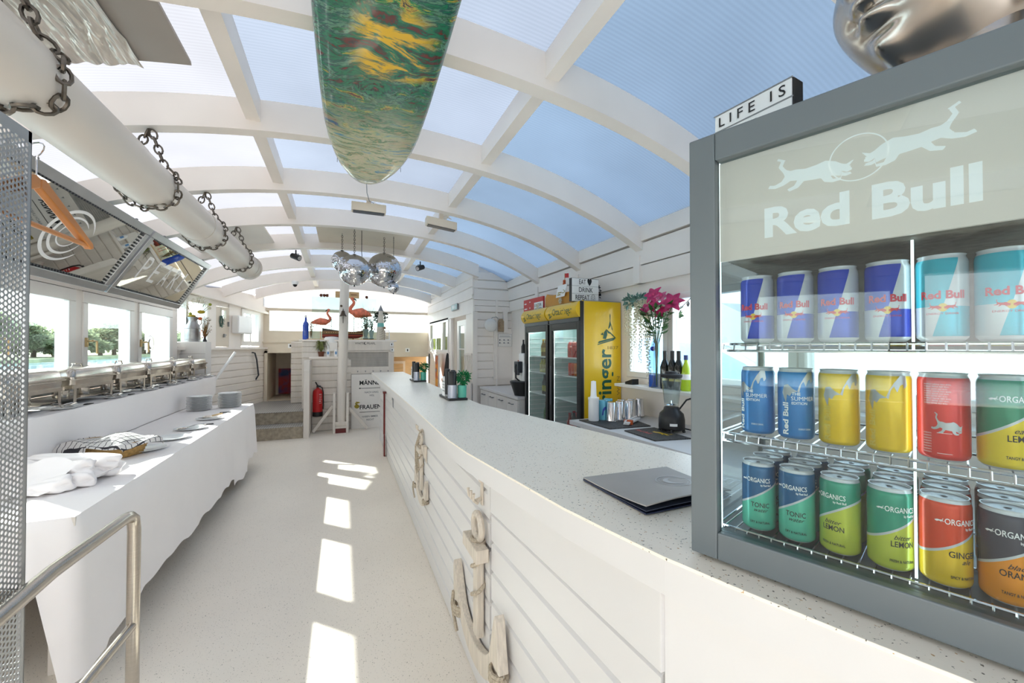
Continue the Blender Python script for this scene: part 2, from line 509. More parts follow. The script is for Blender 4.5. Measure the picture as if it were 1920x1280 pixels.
# ---------------------------------------------------------------- mesh builder
class MB:
    def __init__(s, mat=None):
        s.v, s.f, s.mi = [], [], []
        s.M = mat or Mx.Identity(4)

    def add(s, vs, fs, m=0):
        b = len(s.v)
        s.v.extend([tuple(s.M @ V(p)) for p in vs])
        for f in fs:
            s.f.append([b + i for i in f])
            s.mi.append(m)

    def box(s, x0, x1, y0, y1, z0, z1, m=0):
        s.add([(x0, y0, z0), (x1, y0, z0), (x1, y1, z0), (x0, y1, z0), (x0, y0, z1), (x1, y0, z1), (x1, y1, z1), (x0, y1, z1)],
              [(0, 3, 2, 1), (4, 5, 6, 7), (0, 1, 5, 4), (1, 2, 6, 5), (2, 3, 7, 6), (3, 0, 4, 7)], m)

    def beam(s, p, q, w, h, up=(0, 0, 1), m=0):
        """square bar from p to q, w wide and h high"""
        p, q = V(p), V(q)
        d = (q - p).normalized()
        u = V(up)
        r = d.cross(u)
        if r.length < 1e-4:
            r = d.cross(V((1, 0, 0)))
        r.normalize()
        u = r.cross(d)
        r, u = r * w / 2, u * h / 2
        s.add([p - r - u, p + r - u, p + r + u, p - r + u, q - r - u, q + r - u, q + r + u, q - r + u],
              [(0, 1, 2, 3), (7, 6, 5, 4), (0, 4, 5, 1), (1, 5, 6, 2), (2, 6, 7, 3), (3, 7, 4, 0)], m)

    def tube(s, pts, r, n=8, m=0, closed=False, caps=True):
        pts = [V(p) for p in pts]
        rs = r if isinstance(r, (list, tuple)) else [r] * len(pts)
        N = len(pts)
        vs, fs = [], []
        prev = None
        for i, p in enumerate(pts):
            a_ = pts[(i - 1) % N] if (closed or i > 0) else p
            b_ = pts[(i + 1) % N] if (closed or i < N - 1) else p
            d = (b_ - a_)
            if d.length < 1e-9:
                d = V((0, 0, 1))
            d.normalize()
            if prev is None:
                x = d.cross(V((0, 0, 1)))
                if x.length < 1e-3:
                    x = d.cross(V((1, 0, 0)))
            else:
                x = prev - d * prev.dot(d)
                if x.length < 1e-6:
                    x = d.cross(V((0, 0, 1)))
            x.normalize()
            prev = x
            y = d.cross(x)
            for k in range(n):
                t = 2 * pi * k / n
                vs.append(p + x * (cos(t) * rs[i]) + y * (sin(t) * rs[i]))
        for i in range(N if closed else N - 1):
            j = (i + 1) % N
            for k in range(n):
                l = (k + 1) % n
                fs.append((i * n + k, i * n + l, j * n + l, j * n + k))
        if not closed and caps:
            fs.append(tuple(range(n))[::-1])
            fs.append(tuple((N - 1) * n + k for k in range(n)))
        s.add(vs, fs, m)

    def cyl(s, p, q, r, r2=None, n=16, m=0, caps=True):
        s.tube([p, q], [r, r if r2 is None else r2], n, m, caps=caps)

    def lathe(s, prof, c=(0, 0, 0), n=20, m=0, ms=None, caps=True):
        """prof: list of (radius, z); optional material per band"""
        vs, N = [], len(prof)
        for r, z in prof:
            for k in range(n):
                t = 2 * pi * k / n
                vs.append((c[0] + cos(t) * r, c[1] + sin(t) * r, c[2] + z))
        for i in range(N - 1):
            fs = []
            for k in range(n):
                l = (k + 1) % n
                fs.append((i * n + k, i * n + l, (i + 1) * n + l, (i + 1) * n + k))
            if i == 0:
                if caps and prof[0][0] > 1e-5:
                    fs.append(tuple(range(n))[::-1])
                b = len(s.v)
                s.v.extend([tuple(s.M @ V(p)) for p in vs])
                base = b
            if i == N - 2 and caps and prof[-1][0] > 1e-5:
                fs.append(tuple((N - 1) * n + k for k in range(n)))
            for f in fs:
                s.f.append([base + q for q in f])
                s.mi.append(ms[i] if ms else m)

    def ball(s, c, r, n=12, m=0, rows=None):
        rr = r if isinstance(r, (list, tuple)) else (r, r, r)
        rows = rows or max(4, n // 2)
        vs, fs = [], []
        for i in range(1, rows):
            p = pi * i / rows
            for k in range(n):
                t = 2 * pi * k / n
                vs.append((c[0] + rr[0] * sin(p) * cos(t), c[1] + rr[1] * sin(p) * sin(t), c[2] + rr[2] * cos(p)))
        top, bot = len(vs), len(vs) + 1
        vs += [(c[0], c[1], c[2] + rr[2]), (c[0], c[1], c[2] - rr[2])]
        for i in range(rows - 2):
            for k in range(n):
                l = (k + 1) % n
                fs.append((i * n + k, (i + 1) * n + k, (i + 1) * n + l, i * n + l))
        for k in range(n):
            l = (k + 1) % n
            fs.append((top, k, l))
            fs.append((bot, (rows - 2) * n + l, (rows - 2) * n + k))
        s.add(vs, fs, m)

    def prism(s, poly, o, u, v, w, m=0, ms=None):
        """2D polygon in axes u,v at origin o extruded along w (vector incl. length)"""
        o, u, v, w = V(o), V(u), V(v), V(w)
        n = len(poly)
        a_ = [o + u * x + v * y for x, y in poly]
        b_ = [p + w for p in a_]
        s.add(a_ + b_, [tuple(range(n))[::-1], tuple(range(n, 2 * n))] + [(i, (i + 1) % n, n + (i + 1) % n, n + i) for i in range(n)], m)

    def quad(s, a_, b_, c_, d_, m=0):
        s.add([a_, b_, c_, d_], [(0, 1, 2, 3)], m)

    def grid(s, fn, nu, nv, m=0, cu=False):
        vs = [fn(i / nu, j / nv) for j in range(nv + 1) for i in range(nu + 1)]
        fs = [(j * (nu + 1) + i, j * (nu + 1) + i + 1, (j + 1) * (nu + 1) + i + 1, (j + 1) * (nu + 1) + i) for j in range(nv) for i in range(nu)]
        s.add(vs, fs, m)

    def fill(s, poly, mp, dx, m=0):
        """fill a 2D outline with thin vertical strips mapped through mp(x, y): lets a print follow a curved surface"""
        x0, x1 = min(p[0] for p in poly), max(p[0] for p in poly)
        n = max(2, int((x1 - x0) / dx))
        N = len(poly)

        def cuts(x):
            ys = []
            for i in range(N):
                (ax, ay), (bx, by) = poly[i], poly[(i + 1) % N]
                if (ax <= x < bx) or (bx <= x < ax):
                    ys.append(ay + (by - ay) * (x - ax) / (bx - ax))
            return sorted(ys)
        for i in range(n):
            xa, xb = x0 + (x1 - x0) * (i + 0.001) / n, x0 + (x1 - x0) * (i + 0.999) / n
            ca, cb = cuts(xa), cuts(xb)
            if len(ca) != len(cb):
                ca = cb = cuts((xa + xb) / 2)
            for k in range(0, len(ca) - 1, 2):
                s.add([mp(xa, ca[k]), mp(xb, cb[k]), mp(xb, cb[k + 1]), mp(xa, ca[k + 1])], [(0, 1, 2, 3)], m)

    def text(s, body, mp, w=None, h=None, size=1.0, m=0, bold=0.0, shear=0.0, ext=None, align=0):
        """lettering; mp(x, y) places each outline point; w/h fit the string to a size"""
        cu = bpy.data.curves.new('t', 'FONT')
        cu.body = body
        cu.size = 1.0
        cu.offset = bold
        cu.shear = shear
        cu.resolution_u = 3
        ob = bpy.data.objects.new('t', cu)
        me = ob.to_mesh()
        vs = [(p.co.x, p.co.y) for p in me.vertices]
        fs = [tuple(f.vertices) for f in me.polygons]
        ob.to_mesh_clear()
        bpy.data.objects.remove(ob)
        bpy.data.curves.remove(cu)
        if not vs:
            return
        x0, x1 = min(p[0] for p in vs), max(p[0] for p in vs)
        sy = size if h is None else h / 0.72
        sx = sy if w is None else w / max(1e-6, x1 - x0)
        if w is not None and h is None:
            sy = sx
        off = -x0 * sx - (align * (x1 - x0) * sx)
        s.add([mp(p[0] * sx + off, p[1] * sy) for p in vs], fs, m)

    def planks(s, p0, p1, nrm, z0, z1, pitch, t=0.012, gap=0.004, m=0, n=None):
        """horizontal boards with bevelled joints on a wall from p0 to p1"""
        p0, p1 = V((p0[0], p0[1], 0)), V((p1[0], p1[1], 0))
        nr = V((nrm[0], nrm[1], 0)).normalized()
        n = n or max(1, round((z1 - z0) / pitch))
        h = (z1 - z0) / n
        for i in range(n):
            za, zb = z0 + i * h, z0 + (i + 1) * h
            s.prism([(0, za), (t * 0.3, za + 0.001), (t, za + gap), (t, zb - gap), (t * 0.3, zb - 0.001), (0, zb)], p0, nr, (0, 0, 1), p1 - p0, m)


def components(mb):
    """the separate pieces of a builder, each as a builder of its own"""
    par = list(range(len(mb.v)))

    def find(i):
        while par[i] != i:
            par[i] = par[par[i]]
            i = par[i]
        return i
    for f in mb.f:
        r = find(f[0])
        for q in f[1:]:
            par[find(q)] = r
    groups = {}
    for f, mi in zip(mb.f, mb.mi):
        groups.setdefault(find(f[0]), []).append((f, mi))
    out = []
    for g in groups.values():
        n, ix = MB(), {}
        for f, mi in g:
            nf = []
            for q in f:
                if q not in ix:
                    ix[q] = len(n.v)
                    n.v.append(mb.v[q])
                nf.append(ix[q])
            n.f.append(nf)
            n.mi.append(mi)
        out.append(n)
    return out


def objs(name, mb, mats, parent, **kw):
    """every separate piece of the builder becomes a part of its own"""
    return [obj(name, c, mats, parent, **kw) for c in components(mb)]


def obj(name, mb, mats, parent=None, smooth=False, world=False, bevel=0.0, label=None, cat=None, group=None, kind=None, ang=35, loc=None):
    """one part (parent given) or one top-level mesh thing; top-level meshes get their origin at their base"""
    me = bpy.data.meshes.new(name)
    if parent is None and loc is None:
        xs = [p[0] for p in mb.v]
        ys = [p[1] for p in mb.v]
        zs = [p[2] for p in mb.v]
        loc = V(((min(xs) + max(xs)) / 2, (min(ys) + max(ys)) / 2, min(zs)))
        mb.v = [(p[0] - loc.x, p[1] - loc.y, p[2] - loc.z) for p in mb.v]
    elif parent is not None and world:
        w = parent
        Mt = Mx.Identity(4)
        while w is not None:
            Mt = Mx.LocRotScale(w.location, w.rotation_euler, None) @ Mt
            w = w.parent
        iv = Mt.inverted()
        mb.v = [tuple(iv @ V(p)) for p in mb.v]
    me.from_pydata(mb.v, [], mb.f)
    if not isinstance(mats, (list, tuple)):
        mats = [mats]
    for m in mats:
        me.materials.append(M[m] if isinstance(m, str) else m)
    if len(mats) > 1:
        me.polygons.foreach_set('material_index', mb.mi)
    if smooth:
        me.polygons.foreach_set('use_smooth', [True] * len(me.polygons))
        me.set_sharp_from_angle(angle=R(ang))
    me.update()
    o = bpy.data.objects.new(name, me)
    COL.objects.link(o)
    if loc is not None:
        o.location = loc
    if parent is not None:
        o.parent = parent
    if bevel:
        b = o.modifiers.new('b', 'BEVEL')
        b.width = bevel
        b.segments = 2
        b.limit_method = 'ANGLE'
        b.angle_limit = R(40)
        b.harden_normals = False
    if label:
        o['label'] = label
    if cat:
        o['category'] = cat
    if group:
        o['group'] = group
    if kind:
        o['kind'] = kind
    return o


def thing(name, label, cat, loc=(0, 0, 0), rz=0.0, group=None):
    o = bpy.data.objects.new(name, None)
    o.empty_display_size = 0.05
    COL.objects.link(o)
    o.location = loc
    o.rotation_euler = (0, 0, rz)
    o['label'] = label
    o['category'] = cat
    if group:
        o['group'] = group
    return o


def struct(name, mb, mats, parent=None, **kw):
    return obj(name, mb, mats, parent, kind='structure' if parent is None else None, **kw)


def dup(root, loc=None, rz=None, label=None, group=None):
    r = root.copy()
    COL.objects.link(r)
    if loc is not None:
        r.location = loc
    if rz is not None:
        r.rotation_euler = (0, 0, rz)
    if label:
        r['label'] = label
    if group:
        r['group'] = group
    for ch in list(root.children):
        c = ch.copy()
        COL.objects.link(c)
        c.parent = r
        for g2 in list(ch.children):
            d2 = g2.copy()
            COL.objects.link(d2)
            d2.parent = c
    return r


def chain_mesh(mb, pts, link=0.05, wire=0.006, wid=0.5, n=10, m=0):
    """steel chain: alternating oval links along a polyline"""
    pts = [V(p) for p in pts]
    seg = [(pts[i + 1] - pts[i]).length for i in range(len(pts) - 1)]
    tot = sum(seg)
    step = link * 0.74
    k = max(1, int(tot / step))

    def at(d):
        d = min(max(d, 0), tot - 1e-6)
        for i, L in enumerate(seg):
            if d <= L:
                return pts[i].lerp(pts[i + 1], d / L), (pts[i + 1] - pts[i]).normalized()
            d -= L
        return pts[-1], (pts[-1] - pts[-2]).normalized()
    for i in range(k):
        c, d = at((i + 0.5) * tot / k)
        x = d.cross(V((0, 0, 1)))
        if x.length < 0.05:
            x = d.cross(V((0, 1, 0)))
        x.normalize()
        y = d.cross(x)
        ax = x if i % 2 else y
        ring = []
        for q in range(n):
            t = 2 * pi * q / n
            ring.append(c + d * (cos(t) * link / 2) + ax * (sin(t) * link * wid / 2 * 1.2))
        mb.tube(ring, wire, 5, m, closed=True)


def leaves(mb, c, rad, n, size, rng, m=0, droop=0.0, aspect=0.5):
    """cluster of small curved leaves round a centre"""
    rad = rad if isinstance(rad, (list, tuple)) else (rad, rad, rad)
    for _ in range(n):
        d = V((rng.gauss(0, 1), rng.gauss(0, 1), rng.gauss(0, 1))).normalized()
        k = rng.uniform(0.35, 1.0)
        p = V(c) + V((d.x * rad[0], d.y * rad[1], d.z * rad[2])) * k
        d = (d + V((rng.uniform(-.5, .5), rng.uniform(-.5, .5), rng.uniform(-.5, .5) - droop))).normalized()
        x = d.cross(V((rng.uniform(-1, 1), rng.uniform(-1, 1), rng.uniform(-1, 1)))).normalized() * size * aspect
        L = d * size * rng.uniform(0.7, 1.3)
        up = x.cross(d).normalized() * size * 0.15
        mb.add([p, p + L * 0.5 + x * 0.5 + up, p + L, p + L * 0.5 - x * 0.5 + up], [(0, 1, 2, 3)], m)
# ================================================================ the setting
CX = 0.2
ARCH_Y = [-1.30, -0.27, 0.76, 1.79, 2.81, 3.81, 4.82, 5.83, 6.95, 8.08, 9.10]


def drop(x):
    d = abs(x - CX)
    return 0.07 * d * d + 0.0062 * d ** 4


def crown(y):
    return 2.83 if y < 5.0 else 2.83 - (y - 5.0) * 0.13 / 4.1


def x_left(y):
    return -2.1 if y < 6.8 else -2.22 + 0.302 * (y - 6.85)


def x_right(y):
    return 2.46 if y < 5.5 else 1.87


b = MB()
b.box(-2.8, 3.2, -1.9, 10.2, -0.08, 0)
struct('floor', b, 'floor')

# roof sheets over the arches
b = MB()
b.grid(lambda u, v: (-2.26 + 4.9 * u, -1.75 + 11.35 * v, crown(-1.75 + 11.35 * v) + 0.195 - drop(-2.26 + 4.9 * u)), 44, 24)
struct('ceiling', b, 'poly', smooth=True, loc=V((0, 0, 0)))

for i, y in enumerate(ARCH_Y):
    b = MB()
    xa, xb = x_left(y) - 0.02, x_right(y) + 0.02
    n = 40
    vs = []
    for k in range(n + 1):
        x = xa + (xb - xa) * k / n
        z = crown(y) - drop(x)
        vs += [(x, y, z), (x, y + 0.085, z), (x, y + 0.085, z + 0.185), (x, y, z + 0.185)]
    fs = []
    for k in range(n):
        a0, b0 = k * 4, k * 4 + 4
        for q in range(4):
            r = (q + 1) % 4
            fs.append((a0 + q, b0 + q, b0 + r, a0 + r))
    fs += [(0, 3, 2, 1), (n * 4, n * 4 + 1, n * 4 + 2, n * 4 + 3)]
    b.add(vs, fs)
    struct('trim_%d' % (i + 1), b, 'paint', smooth=True, ang=30)

# lengthwise purlins between the arches
tn = len(ARCH_Y)
for i in range(len(ARCH_Y) - 1):
    for px in (-0.50, 0.965):
        tn += 1
        y0, y1 = ARCH_Y[i] + 0.085, ARCH_Y[i + 1]
        b = MB()
        za, zb = crown(y0) - drop(px) + 0.055, crown(y1) - drop(px) + 0.055
        b.beam((px, y0, za + 0.065), (px, y1, zb + 0.065), 0.075, 0.13)
        struct('trim_%d' % tn, b, 'paint')

# ---- left wall with the casement windows
WL = -2.1
b = MB()
b.box(WL - 0.14, WL, -1.7, 6.85, 0, 1.12, 0)
b.box(WL - 0.14, WL, -1.7, 6.85, 1.99, 2.50, 0)
b.box(WL - 0.02, WL + 0.03, -1.7, 6.85, 2.26, 2.33, 0)
b.box(WL - 0.02, WL + 0.015, -1.7, 6.85, 1.99, 2.03, 0)
for k in range(8):
    y = 6.725 - 1.043 * k
    b.box(WL - 0.12, WL + 0.005, y - (0.05 if k else 0.02), y + (0.05 if k else 0.14), 1.12, 1.99, 0)
b.box(-2.34, WL, 6.78, 6.90, 0, 2.5, 0)
struct('wall_left', b, 'paint')
wi = 0
for k in range(7):
    y0, y1 = 6.725 - 1.043 * (k + 1) + 0.052, 6.725 - 1.043 * k - 0.052
    if k == 0:
        y1 = 6.70
    wi += 1
    b = MB()
    f = 0.075
    for q in ((y0, y1, 1.125, 1.125 + f), (y0, y1, 1.985 - 0.10, 1.985), (y0, y0 + f, 1.125 + f, 1.885), (y1 - f - 0.02, y1, 1.125 + f, 1.885)):
        b.box(WL - 0.03, WL + 0.015, q[0], q[1], q[2], q[3])
    wo = struct('window_%d' % wi, b, 'frame_white', bevel=0.006)
    p = MB()
    p.box(WL - 0.035, WL - 0.029, y0 + f, y1 - f - 0.02, 1.125 + f, 1.885)
    obj('pane', p, 'glass', wo, world=True)
    h = MB()
    h.box(WL + 0.015, WL + 0.03, y0 + 0.02, y0 + 0.045, 1.50, 1.58)
    h.cyl((WL + 0.02, y0 + 0.032, 1.55), (WL + 0.065, y0 + 0.032, 1.55), 0.009, n=8)
    h.tube([(WL + 0.062, y0 + 0.03, 1.555), (WL + 0.066, y0 + 0.09, 1.55), (WL + 0.066, y0 + 0.10, 1.44)], 0.009, 8)
    obj('handle', h, pm('brass_handle', (190, 168, 124), 0.3, metal=0.8), wo, world=True, smooth=True)
    if k == 0:
        d = MB()
        c = V((WL - 0.026, 6.14, 1.535))

        def mp(x, y):
            return (c.x, c.y + x, c.z + y)
        for r0, r1 in ((0.092, 0.098),):
            ring = [(r0 * cos(t * pi / 24), r0 * sin(t * pi / 24)) for t in range(49)]
            for t in range(48):
                t0, t1 = t * pi / 24, (t + 1) * pi / 24
                d.add([mp(r0 * cos(t0), r0 * sin(t0)), mp(r1 * cos(t0), r1 * sin(t0)), mp(r1 * cos(t1), r1 * sin(t1)), mp(r0 * cos(t1), r0 * sin(t1))], [(0, 1, 2, 3)])
        for t in range(16):
            t0, t1 = pi * 0.45 + t * pi * 1.25 / 16, pi * 0.45 + (t + 1) * pi * 1.25 / 16
            w0, w1 = 0.04 * sin(pi * t / 16) ** 0.7, 0.04 * sin(pi * (t + 1) / 16) ** 0.7
            R0 = 0.062
            d.add([mp((R0 - w0) * cos(t0), (R0 - w0) * sin(t0)), mp(R0 * cos(t0), R0 * sin(t0)), mp(R0 * cos(t1), R0 * sin(t1)), mp((R0 - w1) * cos(t1), (R0 - w1) * sin(t1))], [(0, 1, 2, 3)])
        for t in range(4):
            a0 = t * pi / 2
            d.add([mp(0.100 * cos(a0 - .05), 0.100 * sin(a0 - .05)), mp(0.115 * cos(a0), 0.115 * sin(a0)), mp(0.100 * cos(a0 + .05), 0.100 * sin(a0 + .05))], [(0, 1, 2)])
        obj('round_emblem', d, 'inkgrey', wo, world=True, label='grey round wave emblem on the glass')

# ---- far left slanted wall (the hull narrows): local x runs along the wall, room side is -y
SD = V((0.2890, 0.9573, 0))
SN = V((0.9573, -0.2890, 0))
FS = Mx(((SD.x, -SN.x, 0, -2.3), (SD.y, -SN.y, 0, 6.85), (0, 0, 1, 0), (0, 0, 0, 1)))
b = MB(FS)
b.box(0, 2.82, 0, 0.08, 0, 1.46)
for i in range(9):
    za, zb = 0.35 + i * 0.122, 0.35 + (i + 1) * 0.122
    b.prism([(0, za), (0.006, za + 0.001), (0.022, za + 0.012), (0.022, zb - 0.012), (0.006, zb - 0.001), (0, zb)], (0, 0, 0), (0, -1, 0), (0, 0, 1), (2.80, 0, 0))
b.box(0, 2.80, -0.09, 0.08, 1.455, 1.495)
b.box(0, 2.80, -0.035, 0.0, 1.40, 1.455)
# header and plate
b.box(-0.1, 2.82, 0, 0.08, 2.18, 2.50)
b.prism([(0, 2.37), (2.80, 2.20), (2.80, 2.30), (0, 2.50)], (0, 0, 0), (1, 0, 0), (0, 0, 1), (0, -0.07, 0))
b.prism([(0, 2.33), (2.80, 2.16), (2.80, 2.20), (0, 2.37)], (0, 0, 0), (1, 0, 0), (0, 0, 1), (0, -0.10, 0))
# posts and infill between openings
for s0, s1 in ((-0.1, 0.12), (1.06, 1.24), (1.60, 1.97), (2.62, 2.82)):
    b.box(s0, s1, -0.012, 0.08, 1.46, 2.30)
struct('wall_far_left', b, 'paint')
wi += 1
b = MB(FS)
for q in ((0.12, 1.06, 1.50, 1.56), (0.12, 1.06, 2.20, 2.28), (0.12, 0.18, 1.56, 2.20), (1.0, 1.06, 1.56, 2.20), (0.52, 0.57, 1.56, 2.20)):
    b.box(q[0], q[1], -0.02, 0.05, q[2], q[3])
wo = struct('window_%d' % wi, b, 'frame_white')
p = MB(FS)
p.box(0.18, 1.0, 0.015, 0.02, 1.56, 2.20)
obj('pane', p, 'glass', wo, world=True)
wi += 1
b = MB(FS)
for q in ((1.97, 2.62, 1.52, 1.60), (1.97, 2.62, 2.12, 2.20), (1.97, 2.03, 1.60, 2.12), (2.55, 2.62, 1.60, 2.12), (2.24, 2.28, 1.60, 2.12)):
    b.box(q[0], q[1], -0.03, 0.05, q[2], q[3])
wo = struct('window_%d' % wi, b, 'frame_white')
p = MB(FS)
p.box(2.03, 2.55, 0.015, 0.02, 1.60, 2.12)
obj('pane', p, 'glass', wo, world=True)
# small white door leaf with a square light
b = MB(FS)
b.box(1.245, 1.595, -0.01, 0.03, 1.50, 1.98)
b.box(1.245, 1.40, -0.01, 0.03, 1.98, 2.17)
b.box(1.52, 1.595, -0.01, 0.03, 1.98, 2.17)
b.box(1.40, 1.52, -0.01, 0.03, 2.12, 2.17)
do = struct('door_1', b, 'cream')
p = MB(FS)
p.box(1.40, 1.52, 0.005, 0.01, 1.98, 2.12)
obj('pane', p, 'glass', do, world=True)
p = MB(FS)
p.box(1.44, 1.47, -0.03, -0.01, 1.66, 1.72)
p.cyl((1.455, -0.05, 1.70), (1.40, -0.05, 1.70), 0.008, n=8)
p.cyl((1.455, -0.05, 1.70), (1.455, -0.02, 1.70), 0.006, n=8)
p.box(1.56, 1.58, -0.03, -0.01, 1.85, 1.93)
obj('handle', p, 'grey', do, world=True)

# ---- end wall with its long window band
YE = 9.5
b = MB()
b.box(-1.62, -1.42, YE, YE + 0.1, 0, 2.24)
b.box(-1.42, -0.93, YE, YE + 0.1, 1.38, 1.60)
b.box(-1.42, 1.9, YE, YE + 0.1, 1.60, 1.83)
b.box(-0.93, 0.95, YE, YE + 0.1, 0, 1.62)
b.box(0.95, 1.9, YE - 0.02, YE + 0.1, 1.28, 1.62)
b.box(-1.46, -1.41, YE - 0.03, YE, 0.4, 1.42)
b.box(-0.94, -0.90, YE - 0.03, YE, 0.4, 1.42)
b.box(-1.46, -0.90, YE - 0.03, YE, 1.375, 1.42)
b.box(-1.6, 1.9, YE - 0.03, YE, 1.585, 1.61)
b.box(-1.6, 1.9, YE - 0.05, YE + 0.05, 2.235, 2.29)
b.box(-1.42, -1.385, YE, YE + 0.06, 1.83, 2.24)
b.box(1.86, 1.9, YE, YE + 0.06, 1.83, 2.24)
struct('wall_end', b, 'cream')
b = MB()
b.box(-1.385, 1.86, YE + 0.04, YE + 0.046, 1.83, 2.24)
wi += 1
struct('window_%d' % wi, b, 'glass')
# canvas gable above the band
b = MB()
poly = [(-1.6, 2.29)] + [(1.9, 2.29)] + [(1.9 - 3.5 * k / 16, crown(YE) + 0.18 - drop(1.9 - 3.5 * k / 16)) for k in range(17)]
b.prism(poly, (0, YE + 0.02, 0), (1, 0, 0), (0, 0, 1), (0, 0.01, 0))
g = Mat('gable_canvas')
tr = g.node('ShaderNodeBsdfTranslucent')
g.l.new(g.mix(g.rng(g.noise(2.0, 3), 0.3, 0.7), (0.42, 0.44, 0.46, 1), (0.52, 0.53, 0.54, 1)), tr.inputs['Color'])
g.l.new(tr.outputs[0], g.out.inputs['Surface'])
struct('ceiling_gable', b, g.m)
# dark passage behind the low doorway with a framed red picture
b = MB()
b.box(-1.9, -0.6, YE + 1.2, YE + 1.26, 0, 1.7)
b.box(-1.48, -1.42, YE + 0.1, YE + 1.2, 0, 1.7)
b.box(-0.93, -0.87, YE + 0.1, YE + 1.2, 0, 1.7)
b.box(-1.9, -0.6, YE + 0.1, YE + 1.2, 1.60, 1.64)
b.box(-1.9, -0.6, YE + 0.1, YE + 1.2, 0.34, 0.40)
struct('wall_passage', b, 'cream')
a = Mat('abstract_red_picture')
n = a.noise(3.0, 3)
rp = a.node('ShaderNodeValToRGB')
rp.color_ramp.elements[0].color = lin((30, 60, 120))
rp.color_ramp.elements[1].color = lin((170, 24, 30))
rp.color_ramp.elements[0].position = 0.38
rp.color_ramp.elements[1].position = 0.52
a.l.new(n, rp.inputs['Fac'])
a.pbsdf(rp.outputs[0], 0.5)
b = MB()
b.box(-1.36, -1.06, YE + 1.15, YE + 1.19, 0.42, 1.0)
t = obj('red_picture', b, a.m, label='tall red and blue picture leaning in the low doorway at the end', cat='picture')
# wooden recess on the right of the end wall
b = MB()
b.box(0.95, 1.9, YE + 0.5, YE + 0.56, 0, 1.3, 0)
b.box(0.90, 0.95, YE, YE + 0.5, 0, 1.3, 0)
b.box(0.95, 1.9, YE, YE + 0.5, 1.27, 1.30, 1)
b.box(1.02, 1.38, YE + 0.46, YE + 0.5, 0, 1.16, 1)
b.box(1.07, 1.33, YE + 0.44, YE + 0.46, 0.7, 1.10, 0)
struct('wall_recess', b, ['lwood', 'cream'])

# ---- right wall: plates, plaster, window band
WR = 2.46
b = MB()
b.box(WR, WR + 0.12, -1.7, 5.95, 0, 1.22)
b.box(WR, WR + 0.12, 3.10, 5.95, 1.22, 2.50)
b.box(WR, WR + 0.12, -1.7, 3.10, 1.93, 2.55)
b.box(WR, WR + 0.12, -1.7, 0.2, 1.22, 1.93)
struct('wall_right', b, 'paint')
b = MB()
b.box(WR - 0.075, WR, -1.7, 5.92, 2.42, 2.56)
b.box(WR - 0.055, WR, -1.7, 5.92, 2.22, 2.405)
b.prism([(0, 2.06), (0.03, 2.06), (0.05, 2.21), (0, 2.21)], (WR, -1.7, 0), (-1, 0, 0), (0, 0, 1), (0, 7.6, 0))
for y in (3.87, 2.87, 4.88):
    b.box(WR - 0.07, WR, y - 0.03, y + 0.05, 2.06, 2.3)
tn += 1
struct('trim_%d' % tn, b, 'paint')
for k, (y0, y1) in enumerate(((2.575, 3.09), (1.55, 2.565), (0.55, 1.54))):
    wi += 1
    b = MB()
    f = 0.05
    for q in ((y0, y1, 1.225, 1.225 + f), (y0, y1, 1.93 - f, 1.93), (y0, y0 + f, 1.27, 1.88), (y1 - f, y1, 1.27, 1.88)):
        b.box(WR - 0.01, WR + 0.06, q[0], q[1], q[2], q[3])
    wo = struct('window_%d' % wi, b, 'frame_white', bevel=0.005)
    p = MB()
    p.box(WR + 0.03, WR + 0.036, y0 + f, y1 - f, 1.27, 1.88)
    obj('pane', p, 'glass', wo, world=True)

# ---- boarded cabin block at the right rear
BX, BY = 1.84, 5.92
b = MB()
b.box(BX + 0.02, WR + 0.12, BY + 0.02, BY + 0.08, 0, 2.78)
b.planks((BX, BY + 0.02), (WR, BY + 0.02), (0, -1), 0.9, 2.04, 0.125, 0.018, 0.009)
b.planks((BX, BY + 0.02), (WR, BY + 0.02), (0, -1), 2.26, 2.66, 0.13, 0.03, 0.012)
b.box(BX - 0.01, WR, BY - 0.03, BY + 0.03, 2.22, 2.28)
b.planks((BX, BY), (WR, BY), (0, -1), 2.04, 2.22, 0.09, 0.02)
b.box(BX - 0.02, BX + 0.05, BY - 0.015, BY + 0.05, 0, 2.04)
b.box(2.19, 2.215, BY - 0.035, BY + 0.02, 0.9, 2.24)
b.box(2.31, 2.385, BY - 0.035, BY + 0.02, 1.72, 2.06)
b.box(2.155, 2.46, BY - 0.02, BY + 0.02, 1.0, 1.745)
# side face towards the hall
b.box(BX, BX + 0.06, BY, 6.35, 0, 2.10)
b.planks((BX, 9.5), (BX, BY), (-1, 0), 2.28, 2.70, 0.13, 0.02, 0.012)
b.box(BX + 0.005, BX + 0.06, BY, 9.5, 2.05, 2.75)
b.box(BX - 0.03, BX, BY, 9.5, 2.24, 2.30)
b.box(BX - 0.01, BX, BY, 9.5, 2.02, 2.24)
b.box(BX, BX + 0.06, 7.35, 7.52, 0, 2.05)
b.box(BX, BX + 0.06, 7.52, 9.5, 0, 1.40)
b.box(BX - 0.02, BX, 7.45, 9.5, 1.36, 1.40)
b.box(BX, BX + 0.06, 9.30, 9.5, 1.4, 2.05)
for k in range(9):
    b.box(BX - 0.006, BX, 7.52, 9.5, 0.25 + k * 0.125, 0.25 + k * 0.125 + 0.117)
struct('wall_cabin', b, 'paint')
